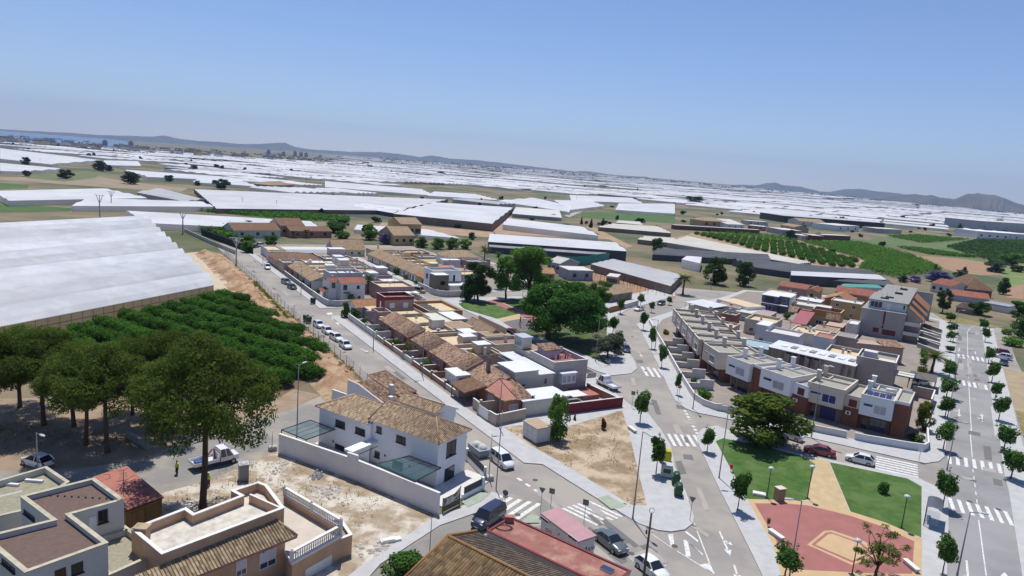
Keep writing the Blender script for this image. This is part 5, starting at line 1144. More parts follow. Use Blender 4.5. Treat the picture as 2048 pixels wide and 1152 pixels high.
def townhouse(pl,pr,depth,label,wallm,link=0,linkh=6.0,linkm=None,glassm=None,capm=None,facade=0,bigwin=True,seed=0,solar=False,over=1.4):
 """facade from pl (left) to pr (right) seen from the street; brick link continues to the right"""
 pl,pr=Vector((pl[0],pl[1],0)),Vector((pr[0],pr[1],0));e=(pr-pl).normalized();L_=(pr-pl).length
 t=thing('townhouse',label,'house',tuple(pl),math.atan2(e.y,e.x),'modern townhouses in a curved terrace')
 cm=capm or cap_b;gm=glassm or glass
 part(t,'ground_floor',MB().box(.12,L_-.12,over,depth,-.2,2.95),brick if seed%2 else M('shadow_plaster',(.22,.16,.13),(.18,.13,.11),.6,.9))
 mb=MB().box(0,L_,0,depth,2.95,6.0);part(t,'upper_floor',mb,wallm)
 mb=MB();ring(mb,0,L_,0,depth,6.0,6.52,.2,0,0);ring(mb,-.05,L_+.05,-.05,depth+.05,6.52,6.6,.3,1,1);mb.box(L_*.0+.2,L_-.2,depth*.62,depth*.62+.2,6.0,6.4,0,1);mb.box(L_*.3,L_*.3+.2,depth*.62+.2,depth-.2,6.0,6.4,0,1)
 part(t,'parapet',mb,[wallm,cm]);part(t,'roof',MB().box(.2,L_-.2,.2,depth-.2,6.0,6.06),gtop)
 for y in (depth*.45,depth*.92):
  part(t,'chimney',MB().box(.3,.95,y-.35,y+.35,6.05,8.0).box(.2,1.05,y-.45,y+.45,8.0,8.14,1),[wallm,cap_w])
 if bigwin:
  win(t,L_,depth,'f',L_*.25,4.6,min(1.9,L_*.3),.55,frame_w,gm,1,'plain');win(t,L_,depth,'f',L_*.62,3.6,min(2.4,L_*.38),1.55,frame_w,gm,2,'slats' if seed%3==0 else 'sill')
 win(t,L_-.1,depth,'f',L_*.6,.1,min(2.6,L_*.5),2.3,frame_d,gm,3,'door','glass_door',y0=over);win(t,L_-.1,depth,'f',L_*.2,.05,1.0,2.2,frame_d,glass,1,'door','door',y0=over)
 if link:
  lm=linkm or brick
  part(t,'brick_wing',MB().box(L_,L_+link,.9,depth,-.2,linkh if linkm is None else 3.6),brick)
  if linkm is not None:
   part(t,'link_wing',MB().box(L_,L_+link,.88,depth,3.6,5.4).box(L_,L_+link,.86,1.06,5.4,5.75).box(L_,L_+link,depth-.2,depth,5.4,5.9),lm);part(t,'link_roof',MB().box(L_,L_+link,1.07,depth-.2,5.4,5.45),gtop)
   win(t,L_+link,depth,'f',L_+link*.55,3.75,min(1.3,link*.6),1.3,frame_d,frame_m,1,'plain',y0=.88)
   part(t,'air_conditioner',MB().box(L_+.5,L_+1.3,.58,.88,2.3,2.9).tube([(L_+.9,.57,2.6),(L_+.9,.555,2.6)],.22,12,1),[frame_w,iron])
  else:
   mb=MB();ring(mb,L_,L_+link,.86,depth+.02,linkh,linkh+.5,.2,0,1);part(t,'wing_parapet',mb,[wallm,cm]);part(t,'wing_roof',MB().box(L_+.2,L_+link-.2,1.1,depth-.2,linkh,linkh+.05),gtop)
 if solar:
  for k in range(4):
   m2=MB();x=.7+k*(L_-1.2)/4;m2.face([(x,.5,6.3),(x+(L_-1.6)/4,.5,6.3),(x+(L_-1.6)/4,2.0,6.95),(x,2.0,6.95)]);m2.bar((x,2,6.0),(x,2,6.95),.05,None,1);m2.bar((x+1,2,6.0),(x+1,2,6.95),.05,None,1)
   part(t,'solar_panel',m2,[M('solar_cell',(.02,.035,.11),(.035,.06,.17),3,.15,spec=.7),steel])
  part(t,'hot_water_tank',MB().tube([(L_*.6,5.6,6.9),(L_*.6+1.7,5.9,6.9)],.33,14).bar((L_*.6+.2,5.6,6.0),(L_*.6+.2,5.6,6.8),.06).bar((L_*.6+1.5,5.9,6.0),(L_*.6+1.5,5.9,6.8),.06),frame_w)
 return t
pkw=M('townhouse_beige',(.50,.45,.41),(.45,.40,.365),.5,.85);wht=M('fresh_white_render')
fr1=[(43.9,181.5),(43.5,175.0),(43.0,167.0),(42.6,159.4),(42.2,152.2),(41.9,145.6)]
lbs=['farthest unit of the modern townhouse row by the garage ramp','beige townhouse second from the far end of the row','beige townhouse third from the far end of the row','beige townhouse in the middle of the straight row','beige townhouse left of the tall brick strip']
for k in range(5):
 a,b=Vector(fr1[k]+(0,)),Vector(fr1[k+1]+(0,));townhouse(a,a.lerp(b,.86),10.6,lbs[k],[pkw,M('townhouse_pink',(.46,.38,.34),(.41,.34,.30),.5,.85)][k%2] if k else pkw,(b-a).length*.14 if k<4 else 1.0,6.05,seed=k)
bb=plain('blue_black_glass',(.02,.022,.07),.08,spec=.6)
townhouse((42.2,143.6),(43.3,135.9),9.6,'beige townhouse with blue-glazed corner window at the bend of the row',M('townhouse_sand',(.58,.51,.43),(.52,.46,.385),.5,.85),0,glassm=bb,seed=5)
townhouse((44.4,133.7),(47.2,128.4),9.2,'white townhouse with slatted window and tall brick end strip at the bend',wht,2.6,6.05,seed=6,capm=cap_b)
townhouse((48.6,126.2),(52.3,120.8),9.8,'white townhouse with red hatch on its gravel roof, behind the pine in the park',wht,3.0,linkm=wht,seed=3)
townhouse((54.7,119.4),(59.6,115.5),9.6,'beige townhouse with deep blue glazing, above the parked cars',M('townhouse_sand'),2.5,linkm=M('townhouse_sand'),glassm=blind_b,seed=8)
townhouse((61.9,114.3),(66.1,111.4),9.8,'white end townhouse with rooftop solar panels',M('townhouse_cool_white',(.66,.71,.74),(.61,.66,.69),.5,.8),2.2,6.05,glassm=glass_b,seed=9,solar=True)
wall_run('garden_wall','curved white front wall of the townhouses along both streets',[(39.6,190,0),(38.6,172,0),(37.8,158.3,0),(36.6,140,0),(36.0,127.5,0),(35.9,123.7,0),(36.7,120.6,0),(38.6,118.3,0),(41.8,117.2,0),(46,114.8,0),(54.1,111.0,0),(57.9,109.5,0)],1.25,M('garden_wall_white',(.60,.58,.55),(.54,.52,.49),.5,.9),cap_w)
wall_run('garden_wall','white front wall with green glass rail at the avenue corner',[(59.2,109.0,0),(60.6,108.3,0),(66.4,106.6,0),(69.0,106.1,0),(70.4,107.3,0),(75.9,117.0,0)],1.3,M('garden_wall_cool',(.60,.63,.66),(.55,.58,.61),.5,.9),cap_w)
for k,(x,y) in enumerate(((37.8,158.3),(38.2,165),(37.4,151.5),(37.1,145.4),(36.4,138),(36.1,130.5))):
 mb=MB();mb.box(0,2.4,-.1,.1,-.1,1.3).box(0,2.4,-.14,.14,1.3,1.38,1).box(2.4,5.2,-.1,.1,-.1,2.1).box(2.4,5.2,-.14,.14,2.1,2.18,1)
 single('yard_divider',['stepped white yard wall by the ramp railing','stepped white yard wall beside the sunny paved yard','stepped white yard wall next to the artificial turf yard','stepped white yard wall with entrance steps','stepped white yard wall by the flowering yard','stepped white yard wall behind the large garden bush'][k],'wall',mb,[M('garden_wall_white'),cap_w],(x+.1,y,0),0,'stepped walls between the townhouse yards')
 single('entrance_steps',['steps beside the ramp wall','steps up to the second far townhouse','steps beside the artificial turf yard','steps at the middle townhouse','steps at the brick strip','steps behind the garden bush'][k]+' of the townhouse row','steps',MB().box(0,1,0,1.3,0,.16).box(.35,1.5,0,1.3,.16,.32).box(.7,2,0,1.3,.32,.48),white2,(x+2.6,y+.3,.15),0,'entrance steps of the townhouses')
def flatU(u,v,L_,W,h,wallm,label,roofm=None,par=.5,**kw):
 kw.setdefault('group','houses inside the right block');return flathouse(UF,u,v,L_,W,h,wallm,label,roofm,par,**kw)
t=flatU(-6,-18.4,9,7.4,6.0,taupe,'tall blank taupe house with a white hut and pale deck on its roof',gravelgrey,.7,wins='',clut=1,capm=cap_w)
part(t,'roof_hut',MB().box(1.0,3.6,2.2,4.6,6.05,7.6,0,1),[M('lilac_render'),white2]);part(t,'deck',MB().box(3.8,7.0,.6,4.2,6.05,6.3),cream)
part(t,'awning_frame',MB().box(7.42,11.2,-1,-.7,4.3,4.5).box(7.42,11.2,1.2,1.5,4.3,4.5).box(7.42,11.2,3.4,3.7,4.3,4.5).box(11.0,11.3,-1,3.7,4.0,4.6),plain('dark_blue_frame',(.035,.04,.08),.5));part(t,'awning',MB().box(7.5,11,-.68,1.18,4.42,4.47).box(7.5,11,1.52,3.38,4.42,4.47),sheet_c)
t=thing('workshop','long rendered building with black rain streaks and a white skylit roof','workshop',tuple(UF(-5.5,-36.5)),UF.rz-.13)
part(t,'wall',MB().box(0,18.4,0,6.5,-.2,4.7),stain_wall);mb=MB();roof_face(mb,[(-.2,-.3,4.75),(18.6,-.3,4.75),(18.6,6.6,5.3),(-.2,6.6,5.3)],.12);part(t,'roof',mb,[sheet,white2])
for k in range(8):part(t,'roof_light',MB().box(2+k*2.05,3.2+k*2.05,2.2,4.6,4.98+.0,5.2+.02*(k%2)),gravelgrey if k%2 else frame_w)
for k in range(5):part(t,'high_window',MB().box(4+k*1.5,5.1+k*1.5,-.03,-.005,4.1,4.5),glass)
t=thing('flat_roofed_house','house with a pale turquoise flat roof behind the townhouse chimneys','house',tuple(UF(-4,-45)),UF.rz,'houses inside the right block');flat(t,0,8.5,0,8,3.4,M('turquoise_render',(.33,.42,.44),(.29,.38,.40),.5,.9),M('turquoise_roof',(.30,.42,.45),(.27,.38,.41),.6,.8),.3)
flatU(13,-41.5,8,8,4.0,M('cool_white',(.58,.60,.63),(.53,.55,.58),.5,.9),'cool white house with an outside stair and stepped parapet',white2,.6,wins='f',clut=1)
flatU(15.4,-44.6,7.2,3.2,5.4,M('cool_white'),'small cool white cabin under a ribbed white roof',sheet,.06,wins='f',clut=0)
flatU(26.5,-50.2,10,8,3.6,beige,'beige house with blue-white parapets and an ochre tiled strip',terr,.8,wins='f',clut=2)
flatU(13.5,-30.1,6,4.3,5.3,M('cool_white'),'narrow white house with a barred window over the streaked workshop',redroof,.3,wins='f',clut=0)
flatU(19.5,-26.0,6,4.4,5.4,pinkbeige,'pinkish upright room block with dark window and flat grey roof',gravelgrey,.15,wins='fr',clut=0,fm=frame_m)
t=thing('yard_wall_house','long ochre-pink blank-walled house with mossy tiled coping beside the pinkish room block','house',tuple(UF(20,-22)),UF.rz+.45);part(t,'wall',MB().box(0,12,0,5,-.2,4.3),M('ochre_pink',(.44,.32,.25),(.38,.27,.21),.4,.9));mono(t,7,12,.0,5,4.35,5.0,'f',tile_mix);part(t,'coping',MB().box(0,6.9,-.1,.3,4.3,4.45),white2)
flatU(4,-26,9,7,3.4,grey,'grey lower house with a long parapet beside the taupe house',terr,.9,wins='',clut=2)
flatU(46,-64,9,7,3.4,M('cool_white'),'whitish low house with brown corner terraces',tile_plain,.05,wins='f',clut=1)
flatU(33,-58.5,5,4,3.0,M('brick_red_block',(.28,.13,.10),(.22,.10,.08),.8,.9),'small brick-red terrace block behind the chimneys',gravelgrey,.5,wins='',clut=1)
flatU(44,-57.5,10,5,2.8,beige,'house under a low cream sheet roof left of the navy house',sheet_c,.05,wins='f',clut=0);flatU(45,-52.5,9,5,2.9,pinkbeige,'house with a rosy sheet canopy in front of the navy house',M('rosy_sheet',(.38,.29,.27),(.33,.25,.23),.5,.7),.05,wins='f',clut=0)
t=thing('navy_house','navy-blue fronted two-storey house with bright white sheet roofs','house',tuple(UF(70,-56)),UF.rz);part(t,'wall',MB().box(0,5.2,0,11,-.2,5.3).box(5.2,8.6,1.5,11,-.2,5.5),greyblue);part(t,'side_wall',MB().box(8.61,8.7,1.5,11,-.2,5.5),white);part(t,'roof',MB().box(-.3,5.4,-.3,11,5.3,5.45).box(5.1,8.9,1.2,11,5.5,5.66),sheet);win(t,8.6,11,'f',2.5,3.3,3,1.6,frame_d,glass,2,'plain');win(t,8.6,11,'f',6.9,3.3,1.6,1.5,frame_w,glass,3,'plain',y0=1.5);win(t,8.6,11,'f',2.4,.6,2.4,1.6,frame_w,blind_b,2,'plain');part(t,'balcony',MB().box(0,8.6,-1.2,-.01,2.7,2.9),white)
t=thing('warehouse_wall_house','long white-walled yard building left of the navy house','house',tuple(UF(54.5,-66.5)),UF.rz-.5);part(t,'wall',MB().box(0,13,0,8,-.2,3.8),white);part(t,'roof',MB().box(.2,12.8,.2,7.8,3.8,3.9),terr)
t=thing('carport','open shed with a bright white ribbed roof and yellow front wall','shed',tuple(UF(42,-73)),UF.rz-.35);part(t,'wall',MB().box(.3,9.8,2,8.5,-.2,2.6),cream);mb=MB();roof_face(mb,[(0,0,3.2),(10,0,3.2),(10,9,3.6),(0,9,3.6)],.12);part(t,'roof',mb,[sheet,white]);part(t,'post',MB().bar((.3,.2,0),(.3,.2,3.2),.15),white);part(t,'post',MB().bar((9.6,.2,0),(9.6,.2,3.2),.15),white)
t=thing('terraced_house','orange-parapet house with roof terraces, tiled front slope and red awning','house',tuple(UF(57,-42)),UF.rz);part(t,'wall',MB().box(0,12,0,8,-.2,3.6),ochre);mb=MB();ring(mb,4,12,0,8,3.6,5.4,.25,0,1);part(t,'parapet',mb,[orange,cap_b]);part(t,'terrace',MB().box(.2,11.8,.2,7.8,3.6,3.66),redroof);part(t,'front_band',MB().box(0,4,-.02,.2,3.6,4.6),maroon);mb=MB();roof_face(mb,[(8.2,-1.6,3.3),(12.2,-1.6,3.3),(12.2,0,5.0),(8.2,0,5.0)]);part(t,'roof',mb,[tile_mix,ochre]);mb=MB();roof_face(mb,[(-2.8,-.6,3.4),(-.1,-.6,3.4),(-.1,2.5,4.8),(-2.8,2.5,4.8)]);part(t,'roof',mb,[tile_mix,ochre]);part(t,'roof_room',MB().box(5,8.5,3,7.6,3.7,6.0),pinkbeige);part(t,'sheet_roof',MB().box(4.4,8.8,2.0,5.0,6.0,6.1),sheet);win(t,12,8,'f',6.3,.9,1.8,1.3,frame_w,glass_b,2);win(t,12,8,'r',2,.9,1,1.2);win(t,12,8,'r',5,.9,1,1.2)
t=thing('awning','sloping pinkish-red awning stretched in front of the orange-parapet house','awning',tuple(UF(44,-41.2)),UF.rz);mb=MB();mb.face([(0,0,2.4),(4.2,0,2.4),(4.2,12.6,4.4),(0,12.6,4.4)]);mb.face([(0,12.6,4.37),(4.2,12.6,4.37),(4.2,0,2.37),(0,0,2.37)]);part(t,'canvas',mb,M('red_canvas',(.34,.11,.12),(.30,.10,.11),.6,.8));part(t,'post',MB().bar((0,0,0),(0,0,2.4),.08),steel);part(t,'post',MB().bar((4.2,0,0),(4.2,0,2.4),.08),steel)
flatU(48.5,-32.4,8,4.4,2.6,brick,'low house with a flat salmon canopy beside the apartment block',M('salmon_canopy',(.46,.33,.28),(.41,.29,.25),.5,.8),.05,wins='f',clut=0)
flatU(50,-27.2,8,2.8,3.6,white2,'narrow white house against the blank apartment wall',sheet,.4,wins='',clut=0)
t=flatU(80,-36.2,8,9.2,5.4,ochre,'ochre two-storey house with white-trimmed windows beside the apartment block',white2,.4,wins='fr',storeys=2,clut=1)
def gabU(u,v,L_,W,h,zr,wallm,tilem,label,axis='y',drz=0,wins='f'):
 t=thing('gabled_house',label,'house',tuple(UF(u,v)),UF.rz+drz,'houses inside the right block');part(t,'wall',MB().box(0,W,0,L_,-.2,h),wallm);gable(t,0,W,0,L_,h,zr,axis,tilem,wallm)
 for f in wins:win(t,W,L_,f,(W if f=='f' else L_)*.5,h*.5,1.1,1.1,frame_d)
 return t
gabU(96,-40.5,12,9,3.8,5.6,M('deep_orange',(.40,.18,.07),(.34,.155,.06),.5,.9),tile_or,'deep orange gabled house behind the ochre one')
gabU(118,-40,12,14,4.0,5.6,salmon,tile_red,'house with the large red tiled roof below the netting greenhouse','x')
gabU(106,-58.5,15,10,4.6,5.4,pinkwall,tile_red,'long mauve-pink house with windowless side','x');gabU(106,-48.4,11,4,4.4,5.2,ochre,tile_red,'tan house with one small square window beside the long mauve house')
flatU(112,-60,6,8,3.0,orange,'low orange house behind the white yard wall',tile_plain,.05,wins='f',clut=0);flatU(86,-48,9,8,3.2,pinkbeige,'pinkish low house between the navy and the mauve house',sheet,.2,wins='f',clut=2);flatU(76,-47,8,7,2.8,beige,'beige low house with striped shade roof right of the navy house',sheet_c,.3,wins='',clut=1);flatU(92,-60,10,9,3.0,white2,'whitish low house at the lane with the car port',terr,.4,wins='f',clut=1)
flatU(26,-38,9,9,3.0,white2,'whitish courtyard house full of plants and pots',terr,.5,wins='f',clut=3);flatU(36,-34,8,6,3.0,cream,'cream courtyard house with a green side wall',tile_plain,.05,wins='f',clut=1);flatU(2,-55,8,8,3.1,beige,'beige rear house behind the middle townhouses',terr,.6,wins='',clut=1);flatU(12,-58,9,8,3.0,pinkbeige,'rear house with tan terrace behind the far townhouses',terr,.6,wins='',clut=1)
apm=M('apartment_render',(.37,.34,.33),(.32,.295,.285),.3,.9,.1,3);pale=M('pale_blue_white',(.52,.57,.60),(.48,.53,.56),.5,.85)
t=thing('apartment_block','three-storey taupe apartment block with sloping tiled fronts and dark red windows','apartments',tuple(UF(57.5,-24.8)),UF.rz)
part(t,'wall',MB().box(0,11.6,0,50,-.2,8.0,0,1),[apm,gravelgrey]);part(t,'coping',MB().box(-.1,11.7,-.1,.25,8.0,8.15),cap_w);part(t,'penthouse',MB().box(1.5,11.4,2.2,20,8.0,10.6).box(2.5,11.4,20,50,8.0,10.4),pale);part(t,'penthouse_roof',MB().box(1.2,11.7,1.9,20.2,10.6,10.8).box(2.2,11.7,20.25,50,10.4,10.62),gravelgrey)
for x0,y0,d in ((11.4,2.0,5.0),(11.4,14.5,5.5),(11.4,27,14)):
 mb=MB();roof_face(mb,[(16.4,y0,6.3),(16.4,y0+d,6.3),(x0,y0+d,10.3),(x0,y0,10.3)],.25)
 for k in range(9):mb.bar((x0+.5*k+.4,y0,10.02-.4*k),(x0+.5*k+.4,y0+d,10.02-.4*k),.09,None,1)
 part(t,'roof',mb,[tile_or,salmon]);part(t,'front_wing',MB().box(11.6,15.2,y0+.3,y0+d-.3,-.2,6.2),M('taupe_pink',(.40,.33,.29),(.35,.29,.255),.4,.9));g=MB();g.face([(11.6,y0+.3,6.2),(15.6,y0+.3,6.2),(15.6,y0+.3,6.8),(11.6,y0+.3,9.9)]);part(t,'gable_wall',g,M('taupe_pink'))
part(t,'end_wall',MB().box(11.6,16.6,49.6,50,-.2,9.6),M('grey_olive',(.44,.44,.40),(.39,.39,.355),.4,.9))
for (x,z,w_,h_) in ((4.6,.9,1.5,1.3),(8.0,.6,3.4,1.5)):win(t,11.6,50,'f',x,z+.6,w_,h_,frame_m,frame_m,2,'plain')
part(t,'window_slot',MB().box(6.0,6.5,-.03,-.005,4.2,7.9).box(6.0,6.4,-.03,-.005,2.9,3.9),frame_m)
win(t,11.4,20,'f',2.0,8.5,3.2,1.8,frame_w,glass_b,3,'plain',x0=1.5,y0=2.2);win(t,11.4,20,'f',5.2,8.1,.9,2.0,frame_w,sheet,1,'door','door',x0=1.5,y0=2.2);win(t,11.4,20,'f',9.2,9.0,.4,1.2,frame_d,glass,1,'plain',x0=1.5,y0=2.2)
for z in (2.2,5.0):part(t,'balcony',MB().box(11.62,15.6,-.6,2.2,z,z+.15).box(11.62,15.6,-.75,-.6,z,z+1.0).box(15.45,15.6,-.6,2.2,z+.15,z+1.0),M('balcony_white',(.55,.53,.50),(.50,.48,.45),.5,.9));win(t,11.6,50,'r',1.2,z+.3,1.8,2.0,frame_m,frame_m,2,'door','balcony_door')
for y0 in (8,20,33):part(t,'entrance_stair',MB().prism([(15.3,y0),(21,y0-4),(21,y0-2.6),(15.3,y0+1.4)],-.1,.9,0),white2)
for k,(x,y) in enumerate(((5,10),(6.5,24),(7,38),(4,6))):part(t,'roof_plant',MB().box(x,x+2.2,y,y+.7,10.65,11.2).bar((x+.3,y+1.4,10.6),(x+.3,y+1.4,12.2),.05),frame_d)
for k in range(5):
 a,b=UF(52+k*9.5,-9.0),UF(45.5+k*9.5,-4.0);wall_run('ramp_wall',['nearest sloping grey ramp wall','second sloping ramp wall from the palm','middle sloping ramp wall','fourth sloping ramp wall','farthest sloping ramp wall'][k]+' in front of the apartment block',[a,b],1.4,M('ramp_grey',(.34,.33,.30),(.29,.28,.26),.5,.9),cap_w,group='sloping ramp walls of the apartments')
wall_run('garden_wall','pinkish wall with a white pier beside the carport and yellow tree',[UF(-4.3,-7.2),UF(-4.3,-3.4),UF(-12.5,-3.7)],2.3,pinkbeige,cap_w)
t=thing('carport','dark slatted carport roof next to the taupe house and the palm','carport',tuple(UF(2,-8.5)),UF.rz);part(t,'roof',MB().box(0,5.2,0,7,2.5,2.62),M('weathered_boards',(.15,.13,.11),(.10,.09,.075),1.5,.9,stretch=(1,.2,1)))
for x in (.1,5.0):
 for y in (.1,6.8):part(t,'post',MB().bar((x,y,0),(x,y,2.5),.12),frame_b)
ST=[('l',(1575,735),(1590,460),142,'young street tree at the lot corner, beside the concrete bench'),('l',(1700,1140),(1730,810),142,'young street tree hiding the yellow and white recycling bins'),('i',(1235,180),(1250,-30),118,'slim street tree at the top of the crossing by the park lawn'),('i',(1475,640),(1500,300),142,'round street tree with a planted foot beside the red plaza'),('i',(1850,1180),(1865,890),215,'street tree at the bottom edge in front of the red plaza'),('c',(1520,790),(1545,630),76,'street tree at the far ramp of the townhouse row'),('c',(1585,935),(1595,745),70,'street tree by the second far townhouse'),('c',(1665,1085),(1665,885),86,'street tree opposite the crosswalk at the townhouse row'),('o3',(265,790),(290,400),115,'thin street tree beside the no-entry sign'),('c',(1280,820),(1305,670),98,'street tree between the park corner and the road'),('c',(1320,970),(1335,785),104,'street tree leaning over the two parked dark cars'),('c',(1340,660),(1360,525),66,'street tree before the orange fence'),('c',(1500,600),(1500,495),72,'street tree behind the white parked saloon'),('c',(1585,650),(1580,555),56,'street tree at the bend right of the white saloon'),('c',(1725,590),(1725,518),56,'street tree beside the dark car at the bend'),('j',(1410,160),(1440,-90),130,'avenue tree at the corner crosswalk, left kerb'),('j',(1405,620),(1470,310),150,'avenue tree beside the bus shelter'),('j',(1405,1145),(1460,800),142,'sparse avenue tree at the bottom right of the plaza'),('o6',(800,910),(880,570),240,'avenue tree by the turning arrow, left kerb'),('o6',(825,600),(870,270),265,'large-crowned avenue tree at the middle crosswalk'),('o6',(855,290),(920,60),190,'avenue tree beside the palm'),('o5',(870,1140),(900,930),190,'avenue tree above the palm'),('o5',(880,830),(920,720),145,'avenue tree at the far crosswalk, left kerb'),('o5',(890,660),(930,480),145,'avenue tree by the nearest ramp wall'),('o5',(900,530),(920,360),160,'avenue tree by the middle ramp wall'),('o5',(880,360),(920,190),165,'farthest avenue tree on the left kerb'),('j',(1885,170),(1925,-50),142,'avenue tree right of the corner crosswalk'),('j',(1940,390),(1970,130),158,'avenue tree nearest the right edge'),('o6',(1645,960),(1760,550),215,'leaning avenue tree in front of the dry field'),('o6',(1585,625),(1640,320),170,'avenue tree right of the middle crosswalk'),('o6',(1535,360),(1600,0),200,'avenue tree hiding the dark blue car'),('o5',(1485,1000),(1530,720),150,'avenue tree in front of the white parked car'),('o5',(1430,665),(1470,420),125,'avenue tree by the far right pavement'),('o5',(1400,490),(1470,290),140,'farthest avenue tree on the right kerb')]
for k,(c,b,u,w_,lb) in enumerate(ST):tree_px('street','street_tree',lb,b,u,w_,c,seed=k%4,group='young street trees')
def pines(lst):
 for px_,h,w_,lb,sd in lst:tree('pine','pine_tree',lb,P(*px_),h,w_,sd,group='pines by the side road')
pines([((405,1015),21.3,16.2,'big umbrella pine with a bare leaning trunk rising from the dirt lot',0),((88,850),14.5,13.5,'pine with a single straight trunk left of the pine cluster',1),((215,905),15.5,13.5,'pine with a forked pale trunk nearest the side road',0),((172,890),14.5,12,'pine with slanting trunk in the middle of the cluster',1),((330,860),15,13.5,'pine directly behind the big umbrella pine',1),((-6,862),14.5,13,'pine cut by the left edge of the picture',0),((148,852),13,12,'pine at the back of the cluster beside the orchard',0),((265,830),12.5,11,'small pine crown between the cluster and the orchard rows',1),((40,815),13,12,'pine below the greenhouse wall at the far left',1)])
tree_px('dense','pine_tree','broad pine shading the lawn of the right park',(800,1130),(800,720),690,'m',seed=1,leaf=lf_pine)
